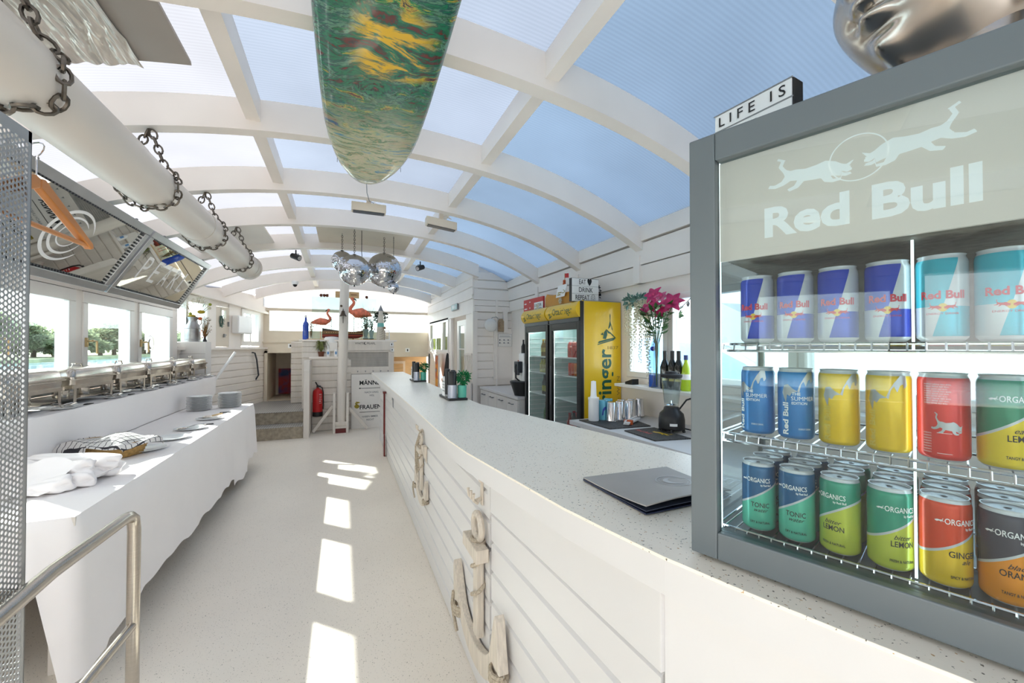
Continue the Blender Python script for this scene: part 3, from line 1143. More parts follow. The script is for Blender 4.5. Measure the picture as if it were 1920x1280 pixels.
# doorway and door leaf
b = MB()
b.box(BX + 0.02, BX + 0.06, 6.42, 6.52, 0.02, 1.95)
b.box(BX + 0.02, BX + 0.06, 6.86, 6.98, 0.02, 1.95)
b.box(BX + 0.02, BX + 0.06, 6.52, 6.86, 1.86, 1.95)
b.box(BX + 0.02, BX + 0.06, 6.52, 6.86, 0.02, 0.8)
b.box(BX + 0.02, BX + 0.06, 6.52, 6.86, 1.45, 1.47)
do = struct('door_2', b, 'frame_white')
p = MB()
p.box(BX + 0.035, BX + 0.04, 6.52, 6.86, 0.8, 1.86)
obj('pane', p, 'glassgreen', do, world=True)
b = MB()
b.box(BX + 0.9, BX + 0.94, BY + 0.1, 9.5, 0, 2.3)
b.box(BX + 0.06, BX + 0.9, 7.3, 7.35, 0, 2.3)
struct('wall_cabin_inside', b, 'cream')
# window with the yellow-green film at its foot
wi += 1
b = MB()
for q in ((7.52, 9.30, 1.40, 1.44), (7.52, 9.30, 1.98, 2.05), (7.52, 7.58, 1.44, 1.98), (9.24, 9.30, 1.44, 1.98), (7.95, 8.02, 1.44, 1.98)):
    b.box(BX - 0.01, BX + 0.05, q[0], q[1], q[2], q[3])
wo = struct('window_%d' % wi, b, 'frame_white')
p = MB()
p.box(BX + 0.02, BX + 0.025, 7.58, 9.24, 1.44, 1.98)
obj('pane', p, 'glassgreen', wo, world=True)

# back of the room, behind the camera; its opening is sized for fill light
b = MB()
b.box(-2.3, 2.6, -1.82, -1.72, 0, 1.1)
b.box(-2.3, 2.6, -1.82, -1.72, 1.75, 3.0)
b.box(-2.3, -1.4, -1.82, -1.72, 1.1, 1.75)
b.box(1.8, 2.6, -1.82, -1.72, 1.1, 1.75)
struct('wall_back', b, 'paint')
# ================================================================ bar counter
ZC = 1.085
FRONT = [(0.425, 6.92), (0.435, 6.0), (0.445, 3.15), (0.440, 2.33), (0.436, 1.80), (0.452, 1.55), (0.472, 1.38), (0.500, 1.15), (0.528, 0.92), (0.560, 0.76),
         (0.588, 0.632), (0.634, 0.486), (0.681, 0.355), (0.720, 0.255), (0.78, 0.06), (0.83, -0.15)]
BACK = [(1.30, -0.15), (1.29, 0.70), (1.23, 1.19), (1.122, 1.82), (1.03, 2.30), (0.925, 2.80), (0.91, 4.2), (0.925, 6.95)]
bar = thing('bar_counter', 'long white boarded bar counter with speckled worktop curving towards the viewer', 'counter', (0.7, 3.4, 0))
b = MB()
b.prism(FRONT + BACK, (0, 0, ZC - 0.007), (1, 0, 0), (0, 1, 0), (0, 0, 0.007))
obj('worktop', b, 'counter', bar, world=True, bevel=0.001)
b = MB()
inn = [(p[0] + 0.004, p[1]) for p in FRONT] + [(p[0] - 0.01, p[1]) for p in BACK]
b.prism(inn, (0, 0, ZC - 0.078), (1, 0, 0), (0, 1, 0), (0, 0, 0.0705))
obj('edge_apron', b, 'paint_cool', bar, world=True)
BF = [(0.60, 6.86), (0.575, 6.86), (0.575, 0.60), (0.665, 0.33), (0.83, -0.12)]
b = MB()
b.prism([(0.58, 6.82), (0.58, 1.60), (0.64, 0.66), (0.74, 0.38), (0.86, 0.0), (0.89, -0.1), (1.15, -0.1), (1.15, 1.0), (1.0, 2.0), (0.86, 2.8), (0.86, 6.82)], (0, 0, 0.0), (1, 0, 0), (0, 1, 0), (0, 0, ZC - 0.079))
obj('carcass', b, 'paint_cool', bar, world=True)
b = MB()
b.planks((0.578, 6.85), (0.578, 1.575), (-1, 0), 0.0, ZC - 0.079, 0.118, 0.020, 0.010)
b.box(0.556, 0.60, 6.83, 6.87, 0, ZC - 0.079)
b.box(0.552, 0.565, 1.555, 1.585, 0.82, ZC - 0.079)
b.planks((0.574, 1.555), (0.624, 0.662), (-1, -0.056), 0.0, 0.828, 0.118, 0.016, 0.010)
obj('front_boards', b, 'paint_cool', bar, world=True)
b = MB()
b.prism([(0, 0), (0.02, 0), (0.02, ZC - 0.079 - 0.833), (0, ZC - 0.079 - 0.833)], (0.553, 1.553, 0.833), (1, 0, 0), (0, 0, 1), (0.050, -0.898, 0))
d = V((0.665 - 0.575, 0.33 - 0.60, 0)).normalized()
b.prism([(0, 0), (0.02, 0), (0.02, ZC - 0.079), (0, ZC - 0.079)], (0.612, 0.655, 0), (1, 0.2, 0), (0, 0, 1), V((0.106, -0.295, 0)))
b.prism([(0, 0), (0.02, 0), (0.02, ZC - 0.079), (0, ZC - 0.079)], (0.718, 0.360, 0), (1, 0.2, 0), (0, 0, 1), V((0.145, -0.45, 0)))
obj('plain_panel', b, 'paint_cool', bar, world=True, bevel=0.002)

FX = 0.556  # boarded front plane


def anchor(name, label, y, zt, zb, s, bow=True, group=None):
    """whitewashed wooden anchor hanging flat against the counter front (x = out from the wall)"""
    H = zt - zb
    t = thing(name, label, 'anchor', (FX - 0.004, y, zb), 0, group)
    # local: u along -y (towards the viewer's right), v up, w = -x out of the wall
    U, W, Z = V((0, -1, 0)), V((-1, 0, 0)), V((0, 0, 1))
    b = MB()
    hw = 0.030 * s
    tk = 0.032 * s
    sh = [(-hw, H * 0.20), (hw, H * 0.20), (hw * 0.85, H * 0.83), (-hw * 0.85, H * 0.83)]
    b.prism(sh, (0, 0, 0), U, Z, W * tk)
    arc = []
    WX = 1.30
    R1, R2 = 0.235 * s, 0.198 * s
    c = H * 0.0 + R1
    for k in range(13):
        a_ = R(-160 + 140 * k / 12)
        arc.append((R1 * cos(a_) * 0.98 * WX, c + R1 * sin(a_)))
    for k in range(13):
        a_ = R(-20 - 140 * k / 12)
        arc.append((R2 * cos(a_) * 1.0 * WX, c + 0.052 * s + R2 * sin(a_)))
    ro = R(7 if s > 0.9 else 0)

    def rot(p):
        x_, z_ = p[0], p[1] - 0.05
        return (x_ * cos(ro) - z_ * sin(ro), x_ * sin(ro) + z_ * cos(ro) + 0.05)
    arc = [rot(p) for p in arc]
    b.prism(arc, W * 0.002, U, Z, W * (tk * 0.95))
    obj('anchor_body', b, 'wood_white', t, bevel=0.004)
    b = MB()
    for sg in (-1, 1):
        fx = sg * 0.268 * s
        fz = R1 * 0.60
        b.prism([rot(p) for p in ((fx - sg * 0.062 * s, fz + 0.015 * s), (fx + sg * 0.050 * s, fz + 0.0 * s), (fx + sg * 0.034 * s, fz + 0.17 * s), (fx + sg * 0.022 * s, fz + 0.19 * s))], W * (-0.000), U, Z, W * (tk * 1.25))
    objs('fluke', b, 'wood_white', t, bevel=0.004)
    b = MB()
    b.prism([(-0.10 * s, H * 0.735), (0.10 * s, H * 0.735), (0.10 * s, H * 0.735 + 0.055 * s), (-0.10 * s, H * 0.735 + 0.055 * s)], W * 0.004, U, Z, W * (tk * 1.7))
    obj('stock', b, 'wood_white', t, bevel=0.004)
    b = MB()
    cz = H - 0.062 * s
    ring = [W * tk * 0.6 + U * (cos(k * pi / 9) * 0.052 * s) + Z * (cz + sin(k * pi / 9) * 0.052 * s) for k in range(18)]
    b.tube(ring, 0.0145 * s, 8, closed=True)
    obj('ring', b, 'wood_white', t, smooth=True)
    b = MB()
    pts = []
    for k in range(60):
        a_ = k * 0.5
        pts.append(U * (cos(a_) * 0.034 * s) + W * (tk * 0.55 + sin(a_) * 0.028 * s) + Z * (H * 0.83 - k * 0.0010 * s))
    b.tube(pts, 0.0085 * s, 6)
    pts = [U * (cos(k * 0.45) * 0.036 * s) + W * (tk * 0.55 + sin(k * 0.45) * 0.026 * s) + Z * (H * 0.70 - k * 0.0085 * s) for k in range(26)]
    b.tube(pts, 0.0085 * s, 6)
    for sg in (-1, 1):
        q0 = rot((sg * 0.262 * s, R1 * 0.56))
        o0 = U * q0[0] + Z * q0[1]
        pts = [o0 + U * (cos(k * 0.6) * 0.045 * s) + W * (tk * 0.6 + sin(k * 0.6) * 0.03 * s) - Z * (k * 0.0014 * s) for k in range(26)]
        b.tube(pts, 0.0085 * s, 6)
    if bow:
        pts = [U * (-0.310 * s) + W * (tk + 0.012) + Z * (R1 * 0.62), U * (-0.318 * s) + W * (tk + 0.016) + Z * (R1 * 0.35), U * (-0.300 * s) + W * (tk + 0.012) + Z * (R1 * 0.12), U * (-0.26 * s) + W * (tk + 0.008) + Z * (-R1 * 0.08)]
        b.tube(pts, 0.009 * s, 6)
    objs('rope', b, 'rope', t, smooth=True)
    return t


anchor('wooden_anchor', 'large whitewashed wooden anchor wound with rope on the near counter front', 1.655, 0.80, 0.155, 1.0)
anchor('wooden_anchor', 'smaller rope-tied wooden anchor hanging midway along the counter front', 3.04, 0.86, 0.34, 0.70)


def wall_hook(y, z, s, label, mat='wood_white'):
    b = MB()
    b.prism([(-0.011 * s, -0.05 * s), (0.011 * s, -0.05 * s), (0.012 * s, 0.0), (0.008 * s, 0.05 * s), (-0.008 * s, 0.05 * s), (-0.012 * s, 0.0)], (FX, y, z), (0, -1, 0), (0, 0, 1), (-0.007, 0, 0))
    b.ball((FX - 0.007, y, z + 0.055 * s), 0.012 * s, 8)
    for sg in (-1, 0, 1):
        pts = [(FX - 0.006, y, z - 0.02 * s), (FX - 0.03 * s, y - sg * 0.018 * s, z - 0.035 * s), (FX - 0.052 * s, y - sg * 0.034 * s, z - 0.015 * s), (FX - 0.052 * s, y - sg * 0.042 * s, z + 0.016 * s)]
        b.tube(pts, [0.006 * s, 0.006 * s, 0.005 * s, 0.0065 * s], 6)
    obj('coat_hook', b, mat, smooth=True, label=label, cat='hook')


wall_hook(1.66, 0.875, 1.0, 'small whitewashed triple hook above the large wooden anchor')
wall_hook(3.05, 0.905, 0.9, 'small whitewashed triple hook above the smaller anchor')
b = MB()
pts = [(FX - 0.01, 3.06, 0.88), (FX - 0.035, 3.09, 0.78), (FX - 0.03, 3.12, 0.66), (FX - 0.025, 3.10, 0.58)]
for k in range(5):
    b.tube([(p[0] - 0.008 * (k % 3), p[1] + 0.012 * (k - 2) * (i / 2), p[2] - 0.01 * k) for i, p in enumerate(pts)], 0.005, 6)
obj('rope_tassel', b, 'rope', smooth=True, label='frayed rope tassel hanging beside the smaller anchor', cat='rope')
b = MB()
b.box(FX - 0.03, FX, 2.90, 2.965, 0.76, 0.79)
b.prism([(0, 0), (0.03, 0), (0, -0.09)], (FX, 2.90, 0.76), (-1, 0, 0), (0, 0, 1), (0, 0.065, 0))
obj('wooden_bracket', b, 'wood_white', label='little whitewashed bracket beside the smaller anchor', cat='bracket')
# dark red paddle
t = thing('red_paddle', 'dark red wooden paddle hanging at the far end of the counter front', 'paddle', (FX - 0.025, 5.84, 0.0))
b = MB()
b.cyl((0, 0, 0.30), (0, 0, 0.86), 0.013, n=8)
b.box(-0.02, 0.02, -0.045, 0.045, 0.86, 0.885)
obj('shaft', b, 'darkred', t, smooth=True)
b = MB()
b.prism([(-0.02, 0.30), (-0.055, 0.24), (-0.055, 0.05), (-0.03, 0.0), (0.03, 0.0), (0.055, 0.05), (0.055, 0.24), (0.02, 0.30)], (0.009, 0, 0.0), (0, 1, 0), (0, 0, 1), (-0.018, 0, 0))
obj('blade', b, 'darkred', t, bevel=0.004)
wall_hook(5.84, 0.955, 0.8, 'small white hook above the dark red paddle', 'white')
b = MB()
b.tube([(FX - 0.006, 5.02 + 0.05 * cos(k * 0.35), 0.86 + 0.075 * sin(k * 0.62)) for k in range(16)], 0.003, 5)
b.tube([(FX - 0.006, 4.94, 0.78), (FX - 0.006, 4.94, 0.93)], 0.003, 5)
obj('wire_letter', b, 'grey', smooth=True, label='thin wire letter ornament pinned near the far end of the counter front', cat='ornament')

# ---------------------------------------------------------------- counter caddies
HERB = MB()
_r = random.Random(3)
leaves(HERB, (0, 0, 0.045), (0.05, 0.05, 0.04), 260, 0.024, _r, 0, 0, 0.45)
for k in range(16):
    a_ = k * 0.7
    HERB.tube([(0, 0, -0.02), (0.02 * cos(a_), 0.02 * sin(a_), 0.02), (0.05 * cos(a_), 0.05 * sin(a_), 0.06)], 0.0015, 4)
HERB2 = MB()
HERB2.v, HERB2.f, HERB2.mi = list(HERB.v), list(HERB.f), list(HERB.mi)


def caddy(x, y, lab, nth):
    """black tray; on it a menu card block, a silver tumbler of black napkin rolls and a teal pot of herbs"""
    where = ('on the near tray of the bar counter', 'on the far tray of the bar counter')[nth]
    b = MB()
    b.box(-0.075, 0.075, -0.19, 0.15, 0, 0.018)
    b.v = [(p[0] + x, p[1] + y, p[2] + ZC) for p in b.v]
    obj('black_tray', b, 'black', label='black rectangular tray ' + lab, cat='tray', bevel=0.004)
    z = ZC + 0.018
    # info card stand
    t = thing('card_block', 'white printed card block standing ' + where, 'sign', (x - 0.046, y + 0.024, z))
    c = MB()
    c.box(-0.022, 0.022, -0.05, 0.05, 0, 0.11)
    c.box(-0.020, 0.020, -0.045, 0.045, 0.11, 0.155)
    obj('card', c, 'white', t)
    c = MB()
    for r_, zz in enumerate((0.125, 0.10, 0.075, 0.05)):
        for q in range(4):
            h = 0.012
            c.box(-0.0235, -0.0225, -0.036 + q * 0.019, -0.036 + q * 0.019 + 0.012, zz - h, zz - h + 0.002 + 0.006 * ((q + r_) % 2))
    for q in range(3):
        c.box(-0.015 + q * 0.011, -0.008 + q * 0.011, -0.0512, -0.0502, 0.07, 0.085)
    obj('print', c, 'ink', t)
    # napkin holder
    t = thing('napkin_tumbler', 'silver tumbler holding black napkin rolls ' + where, 'napkin holder', (x - 0.034, y - 0.130, z))
    c = MB()
    c.lathe([(0.036, 0), (0.036, 0.10), (0.033, 0.10), (0.033, 0.01)], n=24)
    obj('tumbler', c, 'silverpl', t, smooth=True)
    c = MB()
    c.lathe([(0.031, 0.012), (0.032, 0.105), (0.033, 0.20), (0.030, 0.205), (0.012, 0.203)], n=20)
    obj('napkin_roll', c, 'black', t, smooth=True)
    c = MB()
    c.lathe([(0.020, 0.02), (0.021, 0.22), (0.004, 0.222)], c=(-0.022, 0.072, 0), n=14)
    c.lathe([(0.019, 0.02), (0.020, 0.21), (0.004, 0.212)], c=(0.022, 0.066, 0), n=14)
    obj('napkin_roll', c, 'black', t, smooth=True)
    # herb pot
    t = thing('herb_pot', 'teal metal pot with bushy bright green herb ' + where, 'potted plant', (x + 0.038, y - 0.03 + (-0.05), z))
    t.location = (x + 0.045, y - 0.128, z)
    c = MB()
    c.lathe([(0.034, 0), (0.036, 0.095), (0.033, 0.095), (0.031, 0.01)], n=24)
    obj('pot', c, 'petrol', t, smooth=True)
    c = MB()
    c.v = [(p[0] * 1.05 + 0.012, p[1] * 1.05, p[2] * 1.15 + 0.10) for p in HERB2.v]
    c.f, c.mi = list(HERB2.f), list(HERB2.mi)
    obj('foliage', c, 'fakeleaf', t)


caddy(0.825, 3.24, 'nearer the viewer on the bar counter', 0)
caddy(0.845, 5.02, 'further back on the bar counter', 1)

# ---------------------------------------------------------------- menu folder
t = thing('menu_folder', 'grey menu folder with round wave emblem lying on the counter by the drinks cooler', 'menu', (0.835, 0.94, ZC), R(0))
Pm = [V((0.686, 1.075, 0)), V((1.005, 1.062, 0)), V((0.985, 0.80, 0)), V((0.688, 0.795, 0))]


def mfold(z0, lift):
    def fn(u, v):
        p = Pm[0].lerp(Pm[1], u).lerp(Pm[3].lerp(Pm[2], u), v)
        z = ZC + z0 + lift * (v ** 2.5) * (1 - 0.3 * u) * (0.6 + 0.4 * sin(u * 3))
        return (p.x, p.y, z)
    return fn


b = MB()
b.grid(mfold(0.003, 0.0), 10, 8)
b2 = obj('back_cover', b, 'blue' if False else pm('navy_cover', (34, 44, 72), 0.4), t, world=True)
sm = b2.modifiers.new('s', 'SOLIDIFY')
sm.thickness = 0.003
b = MB()
b.grid(mfold(0.006, 0.008), 10, 8)
o = obj('pages', b, pm('menu_pages', (60, 66, 84), 0.5), t, world=True)
sm = o.modifiers.new('s', 'SOLIDIFY')
sm.thickness = 0.002
b = MB()
b.grid(mfold(0.010, 0.022), 12, 10)
o = obj('front_cover', b, pm('menu_grey', (176, 172, 168), 0.5), t, world=True)
sm = o.modifiers.new('s', 'SOLIDIFY')
sm.thickness = 0.003
b = MB()
fm = mfold(0.0140, 0.022)
for r0, r1 in ((0.048, 0.051), (0.040, 0.0415)):
    for k in range(40):
        a0, a1 = k * pi / 20, (k + 1) * pi / 20
        q = []
        for r_, a_ in ((r0, a0), (r1, a0), (r1, a1), (r0, a1)):
            q.append(fm(0.72 + r_ * cos(a_) / 0.3, 0.50 + r_ * sin(a_) / 0.27))
        b.add(q, [(0, 1, 2, 3)])
for k in range(14):
    def cr(i):
        a_ = pi * 0.35 + i * pi * 1.3 / 14
        w = 0.018 * sin(pi * i / 14)
        return [fm(0.72 + r_ * cos(a_) / 0.3, 0.50 + r_ * sin(a_) / 0.27) for r_ in (0.030 - w, 0.030)]
    (p0, p1), (p2, p3) = cr(k), cr(k + 1)
    b.add([p0, p1, p3, p2], [(0, 1, 2, 3)])
obj('round_emblem', b, pm('menu_emblem', (196, 197, 198), 0.4), t, world=True, label='pale round wave emblem')

# ================================================================ counter-top drinks cooler
K = 1.1857
FA = (0.6462, 0.6166, ZC)
FRZ = atan2(-0.9402, 0.3407)
FW, FD, FH = 0.44, 0.34, 0.700     # in units of K
SK = Mx.Scale(K, 4)
cooler = thing('drinks_cooler', 'grey glass-fronted energy drink cooler standing on the near end of the counter', 'fridge', FA, FRZ)


def kb():
    return MB(SK.copy())


b = kb()
z0 = 0.006
# door frame
b.box(0, 0.042, -0.0, 0.022, z0, FH)
b.box(FW - 0.042, FW, 0, 0.022, z0, FH)
b.box(0.042, FW - 0.042, 0, 0.022, z0, 0.050)
b.box(0.042, FW - 0.042, 0, 0.022, 0.654, FH)
obj('door_frame', b, 'fridge', cooler, bevel=0.003)
b = kb()
b.box(0.042, FW - 0.042, 0.012, 0.014, 0.050, 0.654)
obj('door_glass', b, 'fridgeglass', cooler)
b = kb()
b.box(0.006, FW - 0.006, 0.024, FD, 0.0, 0.046)
b.box(0.006, FW - 0.006, 0.024, FD, 0.660, FH - 0.004)
for x in (0.006, FW - 0.018):
    b.box(x, x + 0.012, FD - 0.014, FD, 0.046, 0.66)
obj('cabinet', b, 'fridge', cooler, bevel=0.002)
b = kb()
b.box(0.010, 0.013, 0.026, FD - 0.014, 0.046, 0.66)
b.box(FW - 0.013, FW - 0.010, 0.026, FD - 0.014, 0.046, 0.66)
b.box(0.018, FW - 0.018, FD - 0.008, FD - 0.005, 0.046, 0.66)
obj('side_glass', b, 'glassclear', cooler)
b = kb()
b.box(0.030, 0.040, 0.0255, 0.030, 0.05, 0.66)
b.box(FW - 0.040, FW - 0.030, 0.0255, 0.030, 0.05, 0.66)
b.box(0.2665, 0.2692, 0.055, 0.058, 0.05, 0.49)
obj('light_strip', b, pm('lit_edge_strip', (235, 250, 250), 0.3, emis=(lin((225, 248, 250)), 2.2)), cooler)
b = kb()
b.box(0.040, FW - 0.040, 0.026, 0.032, 0.492, 0.656)
obj('header_panel', b, pm('frosted_header', (212, 203, 192), 0.35, var=0.04, vs=3, emis=(lin((206, 200, 190)), 0.20)), cooler)
b = kb()
b.box(0.040, FW - 0.04, 0.032, FD - 0.03, 0.497, 0.503)
for k in range(26):
    b.cyl((0.045, 0.04 + k * 0.0105, 0.495), (FW - 0.045, 0.04 + k * 0.0105, 0.495), 0.0022, n=5)
b.box(0.03, FW - 0.03, FD - 0.035, FD - 0.03, 0.345, 0.495)
obj('ceiling_tray', b, pm('fan_grille', (112, 110, 104), 0.35, metal=0.5, var=0.2, vs=60), cooler)
# header lettering and bulls
b = kb()


def hmp(x, y):
    return (x, 0.0255, y)


b.text('Red Bull', lambda x, y: (0.106 + x, 0.0255, 0.521 + y), w=0.222, h=0.044, bold=0.035)
bull = [(x * 0.127, y * 0.090) for x, y in ((0.02, 0.20), (0.05, 0.30), (0.00, 0.40), (0.09, 0.34), (0.14, 0.37), (0.22, 0.46), (0.34, 0.53), (0.46, 0.49), (0.60, 0.47), (0.72, 0.51), (0.80, 0.51),
        (0.86, 0.56), (0.91, 0.67), (0.87, 0.79), (0.97, 0.87), (0.99, 0.83), (0.93, 0.78), (0.97, 0.66), (0.90, 0.50), (0.88, 0.41), (0.93, 0.31), (1.03, 0.26), (1.10, 0.29), (1.12, 0.22), (1.02, 0.18), (0.90, 0.21), (0.80, 0.28),
        (0.71, 0.25), (0.75, 0.15), (0.85, 0.10), (0.82, 0.04), (0.70, 0.08), (0.62, 0.20), (0.50, 0.18), (0.40, 0.17), (0.36, 0.07), (0.26, 0.02), (0.15, 0.03), (0.15, 0.08), (0.25, 0.09), (0.28, 0.17),
        (0.20, 0.14), (0.10, 0.09), (0.03, 0.11), (0.04, 0.15), (0.12, 0.17), (0.15, 0.22), (0.08, 0.17))]
for sg, ox in ((1, 0.222), (-1, 0.214)):
    poly = [(ox + sg * x * 0.72, 0.580 + y * 0.72 + (0.006 if sg > 0 else 0)) for x, y in bull]
    b.fill(poly, hmp, 0.0012)
for k in range(48):
    a0, a1 = k * pi / 24, (k + 1) * pi / 24
    b.add([hmp(0.218 + r_ * cos(a_), 0.607 + r_ * sin(a_)) for r_, a_ in ((0.030, a0), (0.0315, a0), (0.0315, a1), (0.030, a1))], [(0, 1, 2, 3)])
obj('header_lettering', b, pm('header_white', (240, 242, 240), 0.3, emis=(lin((235, 237, 235)), 0.20)), cooler, label='raised white lettering and charging bulls')
SH = [0.3565, 0.2070, 0.0520]
for zs in SH:
    b = kb()
    r_ = 0.0017
    for zz, yy in ((zs - 0.002, 0.040), (zs - 0.013, 0.036)):
        b.cyl((0.030, yy, zz), (FW - 0.03, yy, zz), r_ * 1.3, n=6)
    b.cyl((0.030, FD - 0.04, zs - 0.002), (FW - 0.03, FD - 0.04, zs - 0.002), r_, n=6)
    b.cyl((0.030, 0.15, zs - 0.004), (FW - 0.03, 0.15, zs - 0.004), r_, n=6)
    for x in (0.030, FW - 0.03):
        b.cyl((x, 0.036, zs - 0.002), (x, FD - 0.04, zs - 0.002), r_, n=6)
    nwx = 22
    for k in range(nwx):
        x = 0.040 + k * (FW - 0.08) / (nwx - 1)
        b.tube([(x, 0.0355, zs - 0.013), (x, 0.038, zs - 0.002), (x, FD - 0.04, zs - 0.002)], r_ * 0.75, 5)
    obj('wire_shelf', b, 'chrome', cooler, smooth=True)

# ---------------------------------------------------------------- drink cans
RC, HC = 0.0285, 0.130


def can_body():
    b = MB()
    r = RC
    b.lathe([(r * 0.74, 0.0), (r * 0.80, 0.0012), (r * 0.97, 0.006), (r, 0.010), (r, HC - 0.012), (r * 0.97, HC - 0.008), (r * 0.90, HC - 0.0035), (r * 0.90, HC - 0.0015), (r * 0.935, HC), (r * 0.88, HC), (r * 0.86, HC - 0.003)], n=36, caps=True)
    return b


def can_lid():
    b = MB()
    r = RC * 0.86
    b.lathe([(r, HC - 0.0030), (r * 0.9, HC - 0.0045), (0.0, HC - 0.0042)], n=24, caps=False)
    b.box(-0.004, 0.004, -0.011, 0.006, HC - 0.0042, HC - 0.0028)
    b.ball((0, 0, HC - 0.0030), (0.0045, 0.0045, 0.0016), 8)
    return b


def cyl_mp(u0, z0, r=RC + 0.0004):
    def f(x, y):
        u = u0 + x / r
        return (sin(u) * r, -cos(u) * r, z0 + y)
    return f


def vert_mp(u0, z0, r=RC + 0.0004):
    def f(x, y):
        u = u0 - y / r
        return (sin(u) * r, -cos(u) * r, z0 + x)
    return f


def make_can(spec):
    kind = spec['kind']
    t = thing('drink_can', 'x', 'can', (0, 0, 0))
    obj('can_body', can_body(), spec['mat'], t, smooth=True, ang=50)
    obj('can_lid', can_lid(), 'alu', t, smooth=True)
    if kind == 'organic':
        b = MB()
        b.text('ORGANICS', cyl_mp(0.04, HC - 0.036), w=0.040, h=0.0085, bold=0.012, align=0.5)
        b.text('by Red Bull', cyl_mp(0.46, HC - 0.0425), w=0.018, h=0.0036, bold=0.02, align=0.5)
        f = cyl_mp(-1.02, HC - 0.0345)
        b.fill([(x * 0.075, y * 0.075) for x, y in bull][::-1], f, 0.0006)
        obj('white_print', b, 'white', t)
        b = MB()
        n1, n2, n3 = spec['txt']
        if spec.get('low_first'):
            b.text(n1, cyl_mp(0.12, 0.052), w=None, h=0.0072, shear=0.45, bold=0.005, align=0.5)
            b.text(n2, cyl_mp(0.12, 0.0405), h=0.0090, w=0.0062 * len(n2), bold=0.012, align=0.5)
        else:
            b.text(n1, cyl_mp(0.12, 0.047), h=0.0090, w=0.0062 * len(n1), bold=0.012, align=0.5)
            b.text(n2, cyl_mp(0.18, 0.0385), w=None, h=0.0072, shear=0.45, bold=0.005, align=0.5)
        b.text(n3, cyl_mp(0.12, 0.0165), w=0.034, h=0.0042, bold=0.02, align=0.5)
        obj('dark_print', b, 'ink', t)
    elif kind == 'bull':
        b = MB()
        b.text('Red Bull', cyl_mp(0.0, 0.064), w=0.050, h=0.0115, bold=0.035, align=0.5)
        b.text('ENERGY DRINK', cyl_mp(0.0, 0.0400), w=0.036, h=0.0030, align=0.5)
        obj('red_print', b, pm('can_red', (214, 30, 62), 0.35), t)
        b = MB()
        for sg in (1, -1):
            f = cyl_mp(0.0, 0.0475)
            b.fill([(sg * x * 0.11 + sg * 0.0008, y * 0.13) for x, y in bull], lambda x, y, f=f: f(x, y), 0.0006)
        obj('red_bulls', b, pm('can_bull_red', (226, 52, 48), 0.35), t)
        b = MB()
        f = cyl_mp(0.0, 0.0505, RC + 0.0003)
        b.fill([(0.0052 * cos(k * pi / 10), 0.0062 * sin(k * pi / 10)) for k in range(20)], f, 0.0008)
        obj('yellow_sun', b, 'yellow', t)
    elif kind == 'edition':
        b = MB()
        b.text('Red Bull', vert_mp(-0.55, 0.010), w=0.058, h=0.0095, bold=0.03)
        if spec['txt']:
            b.text('THE', cyl_mp(-0.35, 0.082), h=0.0052, bold=0.03)
            b.text('SUMMER', cyl_mp(-0.38, 0.0725), w=0.038, h=0.0075)
            b.text('EDITION', cyl_mp(-0.35, 0.0655), w=0.024, h=0.0048, bold=0.015)
            b.text('ENERGY DRINK', cyl_mp(0.0, 0.020), w=0.020, h=0.003)
        obj('white_print', b, 'white' if spec['txt'] else pm('gold_print', (222, 196, 80), 0.3, metal=0.4), t)
        b = MB()
        f = cyl_mp(-0.05, 0.090)
        b.fill([(x * 0.19, y * 0.38) for x, y in [(0, 0), (0.02, 0.03), (0.05, 0.06), (0.09, 0.09), (0.13, 0.09), (0.14, 0.05), (0.12, 0.035), (0.11, 0.055), (0.09, 0.05), (0.07, 0.02), (0.05, 0.045), (0.03, 0.03), (0.015, -0.01)]], f, 0.0008)
        f = cyl_mp(-0.9, 0.078)
        b.fill([(x * 0.17, y * 0.36) for x, y in [(0, 0.02), (0.02, 0.06), (0.06, 0.065), (0.10, 0.045), (0.15, 0.03), (0.10, 0.025), (0.075, 0.005), (0.05, 0.015), (0.04, -0.03), (0.02, -0.005)]], f, 0.0008)
        obj('silver_bull', b, 'alu', t)
    elif kind == 'plain':
        b = MB()
        f = cyl_mp(0.15, 0.040)
        b.fill([(-x * 0.24 + 0.012, y * 0.42) for x, y in bull][::-1], f, 0.0008)
        obj('silver_bull', b, 'alu', t)
        b = MB()
        for k in range(9):
            b.text('ENERGY DRINK RED BULL', cyl_mp(-0.9, 0.113 - k * 0.0035), w=0.030 - 0.002 * (k % 3), h=0.0018)
        for k in range(8):
            b.text('INGREDIENTS', cyl_mp(-0.95, 0.040 - k * 0.004), w=0.010, h=0.0018)
        for z in (0.012, 0.042):
            b.fill([(0, 0), (0.016, 0), (0.016, 0.0006), (0, 0.0006)], cyl_mp(-0.4, z), 0.001)
        obj('small_print', b, 'white', t)
    return t


